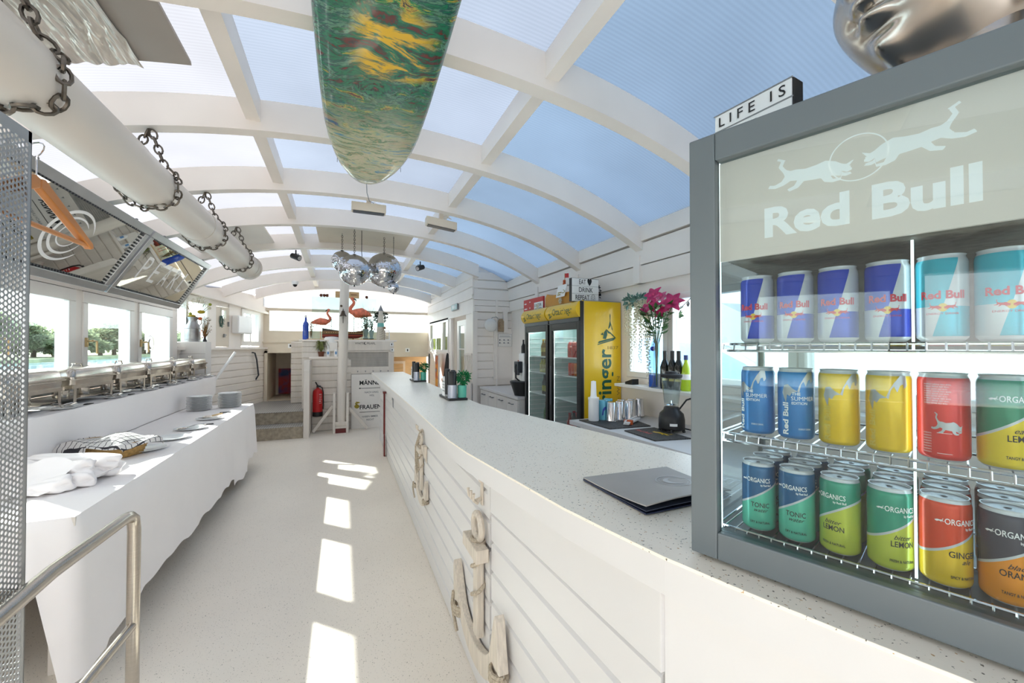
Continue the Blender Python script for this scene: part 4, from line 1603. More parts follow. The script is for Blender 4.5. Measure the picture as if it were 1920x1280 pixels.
SPEC = {
    'tonic': dict(kind='organic', mat=can_mat('can_tonic', 'organic', (12, 92, 140), (92, 196, 168), 0.068, 0.016), txt=('TONIC', 'water', 'DRY & NATURAL')),
    'bitter': dict(kind='organic', mat=can_mat('can_bitter_lemon', 'organic', (40, 150, 122), (196, 206, 74), 0.068, 0.016), txt=('bitter', 'LEMON', 'FRESH & NATURAL'), low_first=True),
    'ginger': dict(kind='organic', mat=can_mat('can_ginger', 'organic', (220, 66, 22), (236, 196, 38), 0.068, 0.016), txt=('GINGER', 'ale', 'SPICY & NATURAL')),
    'orange': dict(kind='organic', mat=can_mat('can_black_orange', 'organic', (62, 62, 76), (240, 150, 30), 0.068, 0.016), txt=('black', 'ORANGE', 'TANGY & NATURAL'), low_first=True),
    'easy': dict(kind='organic', mat=can_mat('can_easy_lemon', 'organic', (30, 132, 98), (232, 204, 32), 0.068, 0.018), txt=('easy', 'LEMON', 'TANGY & NATURAL'), low_first=True),
    'classic': dict(kind='bull', mat=can_mat('can_blue_silver', 'bull', (30, 66, 184))),
    'sugar': dict(kind='bull', mat=can_mat('can_cyan_silver', 'bull', (38, 178, 200))),
    'summer': dict(kind='edition', mat=can_mat('can_summer_blue', 'solid', (20, 120, 190)), txt=True),
    'yellow': dict(kind='edition', mat=can_mat('can_yellow', 'solid', (236, 196, 16)), txt=False),
    'red': dict(kind='plain', mat=can_mat('can_red', 'solid', (222, 50, 42)), txt=None),
}
PROTO = {}


def put_can(key, lx, ly, zs, turn, label, group=None):
    lx, ly, zz = lx * K, ly * K, zs * K + ZC
    x = FA[0] + lx * cos(FRZ) - ly * sin(FRZ)
    y = FA[1] + lx * sin(FRZ) + ly * cos(FRZ)
    rz = FRZ + turn
    if key not in PROTO:
        t = make_can(SPEC[key])
        PROTO[key] = t
        t.location = (x, y, zz)
        t.rotation_euler = (0, 0, rz)
        t['label'] = label
        if group:
            t['group'] = group
        return t
    t = dup(PROTO[key], (x, y, zz), rz, label)
    if group:
        t['group'] = group
    elif 'group' in t:
        del t['group']
    return t


XS = [0.082, 0.135, 0.188, 0.242, 0.2935, 0.345, 0.397]
ROWY = 0.070
# upper shelf
GT, GM, GB = 'cans on the upper shelf of the cooler', 'cans on the middle shelf of the cooler', 'cans on the lower shelf of the cooler'
vt = R(16)
for i, (k, l) in enumerate((('classic', 'blue and silver can at the left end of the cooler\'s upper shelf'), ('classic', 'second blue and silver can from the left on the upper shelf'),
                            ('classic', 'third blue and silver can from the left on the upper shelf'), ('classic', 'blue and silver can beside the cyan ones on the upper shelf'),
                            ('sugar', 'cyan and silver can next to the blue cans on the upper shelf'), ('sugar', 'cyan and silver can at the right edge of the upper shelf'))):
    put_can(k, XS[i], ROWY, SH[0], vt + R((i * 7) % 9 - 14), l, GT)
for i, (k, l) in enumerate((('summer', 'blue summer edition can at the left end of the middle shelf'), ('summer', 'second blue summer edition can, beside the yellow cans'),
                            ('yellow', 'yellow can next to the blue summer can on the middle shelf'), ('yellow', 'yellow can beside the red can on the middle shelf'),
                            ('red', 'red can with silver bull on the middle shelf'), ('easy', 'green and yellow easy lemon can on the middle shelf'))):
    put_can(k, XS[i], ROWY, SH[1], vt + R((-22, 4, 0, -14, -6, 6)[i]), l, GM)
ROWN = ('front', 'second row', 'third row')
for j in range(3):
    for i, (k, l) in enumerate((('tonic', 'blue and mint tonic can at the left end of the lower shelf'), ('tonic', 'blue and mint tonic can beside the bitter lemon on the lower shelf'),
                                ('bitter', 'green and lime bitter lemon can next to the tonic cans'), ('bitter', 'green and lime bitter lemon can beside the ginger can'),
                                ('ginger', 'orange-red and yellow ginger can on the lower shelf'), ('orange', 'charcoal and orange can at the right of the lower shelf'))):
        lab = l if j == 0 else ('second can back behind the ' if j == 1 else 'third can back behind the ') + {'tonic': ('left end tonic can', 'right-hand tonic can')[i % 2], 'bitter': ('left bitter lemon can', 'right bitter lemon can')[i % 2], 'ginger': 'ginger can', 'orange': 'charcoal and orange can'}[k]
        put_can(k, XS[i], ROWY + j * 0.0515, SH[2], vt + R((-2, -14, -34, 14, 22, -6)[i] + 5 * j), lab, GB)

# ---------------------------------------------------------------- light box and silver head on the cooler
def lightbox(name, label, loc, rz, w, h, d, rows, th, back='black'):
    t = thing(name, label, 'sign', loc, rz)
    b = MB()
    b.box(-w / 2, w / 2, 0, d, 0, h)
    obj('case', b, [back if isinstance(back, str) else back][0], t, bevel=0.002)
    b = MB()
    n = len(rows)
    b.box(-w / 2 + 0.003, w / 2 - 0.003, -0.003, 0, 0.003, h - 0.003)
    obj('face', b, 'white', t)
    b = MB()
    rh = h / n
    for i in range(n + 1):
        z = min(h - 0.0015, max(0.001, i * rh))
        b.box(-w / 2, w / 2, -0.0045, -0.003, z - 0.0012, z + 0.0012)
    obj('rail', b, 'grey', t)
    b = MB()
    for i, (s_, w_, al) in enumerate(rows):
        z = h - (i + 1) * rh + rh * 0.22
        if s_:
            b.text(s_, lambda x, y, z=z, al=al: (al + x, -0.0048, z + y), w=w_, h=th, bold=0.004, align=0.5)
    obj('letters', b, 'ink', t)
    return t


lx, ly = 0.062 * K, 0.114 * K
zt = ZC + (FH - 0.004) * K
lb = lightbox('cinema_light_box', 'small white letter board reading LIFE IS GOOD standing on the grey cooler', (0.799, 0.594, zt), atan2(-0.165, 0.020), 0.166, 0.118, 0.036, [('L I F E   I S', 0.14, 0.0), ('G O O D', 0.08, -0.02), ('', 0, 0)], 0.022)
b = MB()
b.tube([(0.0835, 0.018 + 0.006 * cos(k * pi / 5), 0.060 + 0.006 * sin(k * pi / 5)) for k in range(10)], 0.002, 6, closed=True)
obj('socket', b, 'grey', lb, smooth=True)


def head_r(th, ph):
    """profile of the statue head; th = azimuth from the face, ph = elevation; returns the point (face is -y)"""
    g = lambda a_, s_: math.exp(-(a_ / s_) ** 2)
    ce, se = cos(ph), sin(ph)
    x, y, z = sin(th) * ce, -cos(th) * ce, se
    rx, ry, rzz = 0.150, 0.170, 0.20
    low = max(0.0, -z)
    fx = 1 - 0.34 * low ** 1.7
    p = V((x * rx * fx, y * ry * (1 - 0.10 * low), z * rzz))
    t, e = th, p.z
    f = 0.0
    f += 0.034 * g(t, 0.17) * g(e - 0.000, 0.036)             # nose tip
    f += 0.022 * g(t, 0.12) * g(e - 0.055, 0.05)              # nose bridge
    f += 0.009 * g(abs(t) - 0.17, 0.09) * g(e + 0.008, 0.018)  # nostril wings
    f += 0.017 * g(t, 0.20) * g(e + 0.051, 0.011)             # upper lip
    f -= 0.010 * g(t, 0.27) * g(e + 0.063, 0.005)             # mouth line
    f += 0.017 * g(t, 0.17) * g(e + 0.077, 0.012)             # lower lip
    f -= 0.008 * g(abs(t) - 0.31, 0.08) * g(e + 0.064, 0.014)  # mouth corners
    f -= 0.006 * g(t, 0.07) * g(e + 0.033, 0.012)             # philtrum
    f -= 0.010 * g(t, 0.26) * g(e + 0.098, 0.010)             # under the lip
    f += 0.020 * g(t, 0.24) * g(e + 0.135, 0.028)             # chin
    f += 0.008 * g(abs(t) - 0.75, 0.35) * g(e + 0.02, 0.06)   # cheeks
    f -= 0.010 * g(abs(t) - 0.42, 0.16) * g(e - 0.055, 0.02)  # eye hollows
    f += 0.010 * g(abs(t) - 0.42, 0.15) * g(e - 0.050, 0.013)  # closed lids
    f += 0.008 * g(abs(t) - 0.42, 0.25) * g(e - 0.092, 0.012)  # brows
    n = V((x, y, 0)).normalized() if abs(x) + abs(y) > 1e-6 else V((0, 0, 1))
    return p + n * f


t = thing('statue_head', 'large silver serene statue head standing on top of the grey cooler', 'statue', (1.035, 0.375, zt), R(-109))
b = MB()
HZ = 0.27


def hfn(u, v):
    th = -pi + 2 * pi * u
    # more rows over the face
    ph = -pi / 2 + pi * v
    p = head_r(th, ph)
    return (p.x, p.y, p.z + HZ)


b.grid(hfn, 120, 110)
obj('face', b, 'silver', t, smooth=True, ang=80)
b = MB()
b.lathe([(0.155, 0.0), (0.158, 0.012), (0.135, 0.022), (0.122, 0.030), (0.115, 0.045), (0.118, 0.052), (0.108, 0.062), (0.104, 0.078), (0.107, 0.084), (0.099, 0.095), (0.095, 0.14), (0.10, 0.2)], c=(0, 0.03, 0), n=48)
obj('neck', b, 'silver', t, smooth=True, ang=80)
b = MB()
for sg in (-1, 1):
    pts = [(sg * 0.146, 0.035, HZ + 0.05), (sg * 0.158, 0.045, HZ + 0.03), (sg * 0.158, 0.045, HZ - 0.03), (sg * 0.150, 0.04, HZ - 0.09), (sg * 0.142, 0.035, HZ - 0.13), (sg * 0.138, 0.03, HZ - 0.150)]
    b.tube(pts, [0.012, 0.024, 0.018, 0.022, 0.026, 0.012], 12)
    b.tube([(sg * 0.150, 0.03 + 0.03 * sin(k * pi / 8), HZ + 0.03 + 0.04 * cos(k * pi / 8)) for k in range(16)], 0.009, 8, closed=True)
objs('ear', b, 'silver', t, smooth=True)
b = MB()
b.grid(lambda u, v: (0.163 * cos(v * pi / 2) * cos(2 * pi * u), 0.178 * cos(v * pi / 2) * sin(2 * pi * u) + 0.012, HZ + 0.05 + 0.19 * sin(v * pi / 2) + 0.006 * sin(60 * pi * u) * sin(24 * pi * v)), 120, 40)
obj('hair', b, 'silver', t, smooth=True)
# ================================================================ buffet on the left
ZL, ZU = 0.78, 1.075


def drape(b, path, ztop, hem, amp, freq, nv=14, seed=1, flare=0.03):
    """cloth hanging from a table edge: path = [(x, y, nx, ny)] edge points with outward normals"""
    seg = [0.0]
    for i in range(len(path) - 1):
        seg.append(seg[-1] + math.hypot(path[i + 1][0] - path[i][0], path[i + 1][1] - path[i][1]))
    tot = seg[-1]
    r = random.Random(seed)
    ph = [r.uniform(0, 6.28) for _ in range(5)]
    vs, n = [], len(path)
    for j in range(nv + 1):
        t = j / nv
        for i, (x, y, nx, ny) in enumerate(path):
            s = seg[i]
            fold = (sin(freq * s + ph[0]) + 0.6 * sin(freq * 1.7 * s + ph[1]) + 0.35 * sin(freq * 3.1 * s + ph[2]))
            ht = hem(s, tot)
            z = ztop - (ztop - ht) * t - (0.0)
            z0 = ztop - 0.012 * min(1, t * 6) if j < 2 else z
            off = 0.004 + 0.010 * min(1, t * 8) + flare * t + amp * fold * t ** 1.3 * 0.5
            vs.append((x + nx * off, y + ny * off, z if j else ztop + 0.001))
    fs = [(j * n + i, j * n + i + 1, (j + 1) * n + i + 1, (j + 1) * n + i) for j in range(nv) for i in range(n - 1)]
    b.add(vs, fs)


def edge_path(x0, x1, y0, y1, step=0.02, rad=0.03):
    """table outline from the wall side of the near end, along the front, to the wall side of the far end"""
    p = []
    x = x0
    while x < x1 - rad:
        p.append((x, y0, 0, -1))
        x += step
    for k in range(7):
        a_ = -pi / 2 + pi / 2 * k / 6
        p.append((x1 - rad + rad * cos(a_), y0 + rad + rad * sin(a_), cos(a_), sin(a_)))
    y = y0 + rad + step
    while y < y1 - rad:
        p.append((x1, y, 1, 0))
        y += step
    for k in range(7):
        a_ = pi / 2 * k / 6
        p.append((x1 - rad + rad * cos(a_), y1 - rad + rad * sin(a_), cos(a_), sin(a_)))
    x = x1 - rad - step
    while x > x0:
        p.append((x, y1, 0, 1))
        x -= step
    return p


def table(name, label, x0, x1, y0, y1, z, legs, lw):
    t = thing(name, label, 'table', ((x0 + x1) / 2, (y0 + y1) / 2, 0))
    b = MB()
    b.box(x0, x1, y0, y1, z - 0.035, z)
    obj('tabletop', b, 'paint_worn', t, world=True)
    for (lx_, ly_) in legs:
        b = MB()
        b.box(lx_ - lw[0] / 2, lx_ + lw[0] / 2, ly_ - lw[1] / 2, ly_ + lw[1] / 2, 0, z - 0.035)
        obj('leg', b, 'paint_worn', t, world=True, bevel=0.003)
    return t


LX0, LX1, LY0, LY1 = -1.69, -1.045, 2.31, 6.03
table('buffet_table', 'long low white buffet table under a hanging white cloth', LX0, LX1, LY0, LY1, ZL - 0.004, [(-1.19, 2.56), (-1.55, 2.56), (-1.19, 4.2), (-1.55, 4.2), (-1.19, 5.85), (-1.55, 5.85)], (0.09, 0.05))
b = MB()
b.box(LX0, LX1, LY0, LY1, ZL - 0.003, ZL)


def hem_low(s, tot):
    e = 0.62
    if s < 0.54:
        return 0.53 + 0.01 * sin(s * 20)
    if s < 0.62:
        k = (s - 0.54) / 0.08
        return 0.53 - 0.44 * k
    if s < 0.78:
        return 0.09 + 0.04 * (s - 0.62) / 0.16
    if s > tot - 0.62:
        return 0.20 + 0.10 * min(1, (s - (tot - 0.62)) / 0.3)
    base = 0.175 + 0.012 * sin(s * 5) + 0.010 * sin(s * 23)
    if tot * 0.60 < s < tot * 0.78:
        base -= 0.0
    if s > tot - 1.75 and s < tot - 1.25:
        base -= 0.07
    return base


drape(b, edge_path(LX0, LX1, LY0, LY1), ZL, hem_low, 0.020, 7.0, 16, 3, 0.035)
o = obj('tablecloth', b, 'cloth', smooth=True, ang=70, label='white linen cloth hanging almost to the floor over the low buffet table', cat='tablecloth')

UX0, UX1, UY0, UY1 = -2.09, -1.69, 2.45, 7.06
b = MB()
b.box(UX0, UX1 - 0.01, UY0, 6.76, 0.0, ZU - 0.006)
b.box(-2.28 if False else -2.09, UX1 - 0.01, 6.76, UY1 - 0.06, ZU - 0.05, ZU - 0.006)
o = obj('buffet_riser', b, 'paint_worn', label='white box riser behind the low buffet table carrying the row of warming dishes', cat='riser')
b = MB()
b.box(UX0 + 0.002, UX1, UY0, UY1, ZU - 0.004, ZU)
drape(b, edge_path(UX0 + 0.005, UX1, UY0, UY1, 0.02, 0.05), ZU, lambda s, tot: ZL + 0.006 if s < tot - 0.62 else ZL - 0.02 + 0.12 * min(1, (s - tot + 0.62) / 0.3), 0.010, 5.0, 8, 8, -0.012)
obj('tablecloth', b, 'cloth', smooth=True, ang=70, label='white linen cloth over the raised shelf of warming dishes', cat='tablecloth')

# ---------------------------------------------------------------- chafing dishes
def make_chafer():
    t = thing('chafing_dish', 'x', 'chafing dish')
    L, W_ = 0.55, 0.29
    for sx in (-1, 1):
        for sy in (-1, 1):
            b = MB()
            x, y = sx * (W_ / 2 - 0.012), sy * (L / 2 - 0.04)
            b.prism([(-0.012, 0), (0.012, 0), (0.016, 0.13), (-0.016, 0.13)], (x, y, 0), (0, 1, 0), (0, 0, 1), (0.004 * sx, 0, 0))
            b.box(x - 0.02, x + 0.02, y - 0.014, y + 0.014, 0, 0.003)
            obj('leg', b, 'chafe', t)
    b = MB()
    for sx in (-1, 1):
        b.box(sx * (W_ / 2 - 0.006) - 0.002, sx * (W_ / 2 - 0.006) + 0.002, -L / 2, L / 2, 0.12, 0.145)
    for sy in (-1, 1):
        b.box(-W_ / 2, W_ / 2, sy * (L / 2 - 0.004) - 0.002, sy * (L / 2 - 0.004) + 0.002, 0.12, 0.145)
    b.box(-W_ / 2, W_ / 2, -0.02, 0.02, 0.045, 0.05)
    b.box(-W_ / 2 + 0.02, W_ / 2 - 0.02, -L / 2 + 0.06, L / 2 - 0.06, 0.045, 0.048)
    obj('frame', b, 'chafe', t)

    def rrect(hx, hy, r, z, n=5):
        p = []
        for cx, cy, a0 in ((hx - r, hy - r, 0), (-hx + r, hy - r, pi / 2), (-hx + r, -hy + r, pi), (hx - r, -hy + r, 3 * pi / 2)):
            for k in range(n + 1):
                a_ = a0 + pi / 2 * k / n
                p.append((cx + r * cos(a_), cy + r * sin(a_), z))
        return p

    def loft(b, rings, cap0=True, cap1=True):
        n = len(rings[0])
        vs = [p for r_ in rings for p in r_]
        fs = []
        for i in range(len(rings) - 1):
            for k in range(n):
                l = (k + 1) % n
                fs.append((i * n + k, i * n + l, (i + 1) * n + l, (i + 1) * n + k))
        if cap0:
            fs.append(tuple(range(n))[::-1])
        if cap1:
            fs.append(tuple((len(rings) - 1) * n + k for k in range(n)))
        b.add(vs, fs)
    hx, hy = W_ / 2, L / 2
    b = MB()
    loft(b, [rrect(hx - 0.03, hy - 0.03, 0.03, 0.115), rrect(hx - 0.008, hy - 0.008, 0.03, 0.125), rrect(hx - 0.002, hy - 0.002, 0.03, 0.185), rrect(hx + 0.012, hy + 0.014, 0.03, 0.190), rrect(hx + 0.012, hy + 0.014, 0.03, 0.196)])
    obj('water_pan', b, 'chafe', t, smooth=True)
    b = MB()
    loft(b, [rrect(hx + 0.008, hy + 0.006, 0.035, 0.197), rrect(hx + 0.008, hy + 0.006, 0.035, 0.204), rrect(hx - 0.004, hy - 0.004, 0.035, 0.208), rrect(hx - 0.008, hy - 0.010, 0.04, 0.248), rrect(hx - 0.018, hy - 0.022, 0.04, 0.261), rrect(hx - 0.045, hy - 0.05, 0.05, 0.267)])
    obj('lid', b, 'chafe', t, smooth=True, ang=50)
    b = MB()
    b.tube([(0.03, -0.07, 0.266), (0.03, -0.045, 0.296), (0.03, 0.045, 0.296), (0.03, 0.07, 0.266)], 0.0055, 6)
    b.box(0.018, 0.042, -0.045, 0.045, 0.293, 0.299)
    obj('handle', b, 'chafe', t)
    for sy in (-1, 1):
        b = MB()
        b.lathe([(0.040, 0.050), (0.042, 0.056), (0.042, 0.100), (0.030, 0.104), (0.030, 0.095)], c=(0, sy * 0.13, 0), n=16)
        obj('fuel_burner', b, 'chafe', t, smooth=True)
    return t


cy = [3.55, 4.20, 4.84, 5.46, 6.10, 6.735]
WH = ['nearest the viewer, half behind the perforated screen', 'second nearest, with wet-looking blue lid', 'third of the row from the viewer', 'fourth of the row from the viewer', 'second from the far end of the row', 'at the far end of the row']
proto = make_chafer()
cx_ = -1.935
for i, y in enumerate(cy):
    o = proto if i == 0 else dup(proto)
    o.location = (cx_ + 0.004 * (i % 2), y, ZU)
    o.rotation_euler = (0, 0, R((1, -1.5, 0.5, -1, 1, 0)[i]))
    o['label'] = 'stainless steel chafing dish ' + WH[i]
    o['group'] = 'chafing dishes along the raised buffet shelf'


def plate_mesh(r=0.11, h=0.014, sx=1.0):
    b = MB()
    b.lathe([(r * 0.55, 0.0), (r * 0.60, 0.0), (r * 0.72, 0.004), (r, h), (r, h + 0.002), (r * 0.70, 0.0065), (0, 0.005)], n=32)
    if sx != 1:
        b.v = [(p[0] * sx, p[1], p[2]) for p in b.v]
    return b


def make_tongs():
    t = thing('serving_tongs', 'x', 'tongs')
    for sg in (-1, 1):
        b = MB()
        b.tube([(0.0, -0.10, 0.012), (sg * 0.012, -0.06, 0.018), (sg * 0.022, 0.02, 0.014)], [0.004, 0.006, 0.004], 6)
        obj('arm', b, 'chafe', t, smooth=True)
        b = MB()
        b.tube([(sg * 0.022 + 0.028 * cos(k * pi / 7), 0.055 + 0.04 * sin(k * pi / 7), 0.012 + sg * 0.006 + 0.01 * cos(k * pi / 7)) for k in range(14)], 0.0022, 5, closed=True)
        b.tube([(sg * 0.022, 0.02, 0.014), (sg * 0.022, 0.095, 0.018)], 0.002, 5)
        obj('tong_head', b, 'chafe', t, smooth=True)
    return t


PL = None
TG = None
for i, y in enumerate(cy):
    py = y + 0.22
    px = -1.752
    nm = ('in front of the nearest chafing dish', 'in front of the second chafing dish', 'in front of the third chafing dish', 'in front of the fourth chafing dish', 'in front of the second farthest chafing dish', 'in front of the farthest chafing dish')[i]
    if PL is None:
        b = plate_mesh(0.135, 0.012, 0.42)
        PL = obj('oval_plate', b, 'china', smooth=True, loc=(px, py, ZU), label='x', cat='plate')
        TG = make_tongs()
        p_, g_ = PL, TG
    else:
        p_, g_ = PL.copy(), dup(TG)
        COL.objects.link(p_)
    p_.location = (px, py, ZU + 0.0005)
    p_['label'] = 'narrow white oval plate ' + nm
    p_['group'] = 'oval rest plates on the raised shelf'
    g_.location = (px, py, ZU + 0.012)
    g_.rotation_euler = (0, 0, R(178))
    g_['label'] = 'steel serving tongs on the plate ' + nm
    g_['group'] = 'serving tongs on the raised shelf'
    b = MB()
    b.box(-0.02, 0.02, -0.045, 0.045, 0, 0.004)
    s_ = obj('black_card', b, 'ink', loc=(px + 0.012, py + 0.20, ZU + 0.001), label='small black name card lying ' + nm, cat='card', group='black name cards')

# ---------------------------------------------------------------- things on the low table
WP = [(-1.30, 3.34, 0.118, 'plain white plate half under the checked cloth'), (-1.245, 3.985, 0.118, 'plain white plate between the basket and the spoon plate'),
      (-1.185, 4.30, 0.118, 'white plate carrying a serving spoon'), (-1.175, 4.80, 0.112, 'white plate carrying a cake server, farthest along the table')]
WP = [(-1.275, 3.60, 0.125, WP[0][3]), (-1.235, 3.96, 0.120, WP[1][3]), (-1.225, 4.36, 0.118, WP[2][3]), (-1.22, 4.88, 0.112, WP[3][3])]
for x, y, r, l in WP:
    obj('dinner_plate', plate_mesh(r), 'china', smooth=True, loc=(x, y, ZL + 0.001), label=l, cat='plate')
t = thing('serving_spoon', 'steel serving spoon resting on a white plate on the low table', 'spoon', (-1.225, 4.36, ZL + 0.014), R(-40))
b = MB()
b.ball((0, -0.07, 0.006), (0.028, 0.042, 0.008), 12)
obj('spoon_bowl', b, 'chafe', t, smooth=True)
b = MB()
b.tube([(0, -0.03, 0.008), (0, 0.04, 0.018), (0, 0.13, 0.010)], [0.005, 0.004, 0.006], 6)
obj('spoon_handle', b, 'chafe', t, smooth=True)
t = thing('cake_server', 'wooden handled cake server and tongs on the farthest white plate', 'server', (-1.22, 4.88, ZL + 0.014), R(-35))
b = MB()
b.prism([(-0.03, -0.09), (0.03, -0.09), (0.022, 0.0), (-0.022, 0.0)], (0, 0, 0.010), (1, 0, 0), (0, 1, 0), (0, 0, 0.003))
obj('blade', b, 'dgrey', t)
b = MB()
b.ball((0.01, -0.03, 0.018), (0.035, 0.045, 0.014), 10)
obj('scoop', b, 'chafe', t, smooth=True)
b = MB()
b.cyl((0.0, 0.0, 0.016), (0.0, 0.14, 0.024), 0.008, n=8)
obj('handle', b, 'lwood', t, smooth=True)
for (x, y, a_, l) in ((-1.16, 4.56, 20, 'small black name card lying beside the spoon plate on the low table'), (-1.185, 5.32, 8, 'black name card lying alone towards the far end of the low table')):
    b = MB()
    b.box(-0.05, 0.05, -0.022, 0.022, 0, 0.004)
    b.M = Mx.Identity(4)
    o = obj('black_card', b, 'ink', loc=(x, y, ZL + 0.002), label=l, cat='card')
    o.rotation_euler = (0, 0, R(a_))
# plate stacks: every plate a thing
ORD = ['first', 'second', 'third', 'fourth', 'fifth', 'sixth', 'seventh', 'eighth', 'ninth', 'tenth', 'eleventh', 'twelfth', 'thirteenth', 'fourteenth', 'fifteenth', 'sixteenth']
first = None
for sx_, sy_, n_, w_ in ((-1.50, 5.62, 15, 'left'), (-1.245, 5.78, 16, 'right')):
    for k in range(n_):
        if first is None:
            first = obj('stacked_plate', plate_mesh(0.118, 0.014), 'china', smooth=True, loc=(0, 0, 0), label='x', cat='plate')
            o = first
        else:
            o = first.copy()
            COL.objects.link(o)
        o.location = (sx_ + 0.003 * sin(k * 1.7), sy_ + 0.003 * cos(k * 2.3), ZL + 0.001 + k * 0.0105)
        o['label'] = 'white plate, %s from the top of the %s stack on the low table' % (ORD[n_ - 1 - k], w_)
        o['group'] = 'white plates in the %s stack' % w_
        if k == n_ - 1:
            o['label'] = 'topmost white plate of the %s stack on the low table' % w_
            o['group'] = 'topmost plates of the two stacks'

# bread basket with checked cloth
t = thing('bread_basket', 'wicker bread basket covered by a checked tea towel on the low table', 'basket', (-1.43, 3.52, ZL), R(-24))
b = MB()
n = 48
rings = []
for i in range(11):
    z = 0.002 + i * 0.0085
    k = 1 + 0.022 * i
    ring = []
    for q in range(n):
        a_ = 2 * pi * q / n
        w = 0.0035 if (q // 2 + i) % 2 else -0.0035
        ca, sa = cos(a_), sin(a_)
        x = (0.170 * k + w) * (abs(ca) ** 0.5) * (1 if ca > 0 else -1)
        y = (0.102 * k + w) * (abs(sa) ** 0.5) * (1 if sa > 0 else -1)
        ring.append((x, y, z))
    rings += ring
fs = [(i * n + q, i * n + (q + 1) % n, (i + 1) * n + (q + 1) % n, (i + 1) * n + q) for i in range(10) for q in range(n)]
fs.append(tuple(range(n))[::-1])
b.add(rings, fs)
obj('basket_weave', b, 'wicker', t, smooth=True, ang=80)
b = MB()
ring = [(0.208 * (abs(cos(q * pi / 24)) ** 0.5) * (1 if cos(q * pi / 24) > 0 else -1), 0.126 * (abs(sin(q * pi / 24)) ** 0.5) * (1 if sin(q * pi / 24) > 0 else -1), 0.092) for q in range(48)]
b.tube(ring, 0.008, 6, closed=True)
obj('basket_rim', b, 'wicker', t, smooth=True)


def towel(u, v):
    x = (u - 0.5) * 0.60
    y = (v - 0.5) * 0.40
    hx, hy = 0.212 + 0.008 * sin(y * 18), 0.130 + 0.008 * sin(x * 14 + 1)
    ex, ey = max(0, abs(x) - hx), max(0, abs(y) - hy)
    # the cloth is tucked in at the right front corner, where the wicker shows
    hang = 1.0 if x < 0.02 else 0.35
    z = 0.120 + 0.022 * sin(x * 9 + 1) * cos(y * 11) + 0.010 * sin(x * 21 + y * 15) - 0.02 * (x / 0.23) ** 4 - 0.02 * (y / 0.15) ** 4 * (1 if abs(y) < 0.15 else 0)
    if ex + ey > 0:
        z = 0.104 - (ex + ey) * 1.0 * hang + 0.006 * sin(x * 25 + y * 25)
    px = max(-hx, min(hx, x)) + (0.018 + 0.10 * ex) * (1 if x > 0 else -1) * min(1, ex * 40)
    py = max(-hy, min(hy, y)) + (0.018 + 0.12 * ey + 0.004 * sin(x * 40)) * (1 if y > 0 else -1) * min(1, ey * 40)
    return (px, py, max(z, 0.006))


b = MB()
b.grid(towel, 70, 50)
o = obj('checked_towel', b, 'check', t, smooth=True, ang=80)

# folded napkin stack
t = thing('napkin_pile', 'pile of folded white linen napkins on the near end of the low table', 'napkins', (-1.37, 2.93, ZL), R(-22))
for k in range(6):
    b = MB()
    r = random.Random(20 + k)
    a1, a2 = r.uniform(0, 6), r.uniform(0, 6)
    yo = (-0.15, -0.075, 0.005, 0.085, -0.06, 0.04)[k]
    zo = (0.036, 0.040, 0.042, 0.038, 0.098, 0.102)[k]

    def roll(u, v, k=k, a1=a1, a2=a2, yo=yo, zo=zo):
        # a soft flattened roll lying across the pile, its open end towards the aisle
        x = (u - 0.5) * (0.42 + 0.04 * sin(a1))
        ang_ = 2 * pi * v
        fat = (0.78 + 0.30 * u) * (1 - abs(2 * u - 1) ** 24) ** 0.5
        ry, rz_ = (0.052 + 0.006 * sin(x * 14 + a1)) * fat, (0.034 + 0.005 * sin(x * 19 + a2)) * fat
        y = yo + ry * cos(ang_) * (1 + 0.08 * sin(5 * ang_ + x * 6 + a1)) + 0.016 * sin(x * 8 + a2)
        cr = 1 + 0.10 * sin(5 * ang_ + x * 6 + a1) + 0.05 * sin(11 * ang_ - x * 9)
        z = zo + rz_ * sin(ang_) * cr + 0.010 * sin(x * 10 + a1)
        return (x + 0.014 * sin(ang_ * 2 + a2), y, max(0.002, z))
    b.grid(roll, 60, 44)
    obj('folded_napkin', b, 'cloth', t, smooth=True, ang=80)
b = MB()


def flap(u, v):
    x = -0.20 + 0.36 * u
    y = -0.10 - 0.17 * v + 0.014 * sin(u * 9)
    z = 0.125 * (1 - v) ** 1.5 + 0.006 + 0.018 * sin(u * 8 + 2) * (1 - v) + 0.012 * sin(v * 5 + u * 3) ** 2
    return (x, y, z)


b.grid(flap, 36, 20)
obj('loose_flap', b, 'cloth', t, smooth=True, ang=80)

# ---------------------------------------------------------------- perforated screen, rail, hanger
b = MB()
ps = thing('perforated_screen', 'tall galvanised perforated metal screen at the left edge', 'screen', (-0.775, 1.30, 0))
pitch, hr, th = 0.0145, 0.0052, 0.0015
Y0, Y1, Z1 = -0.185, 0.195, 2.075
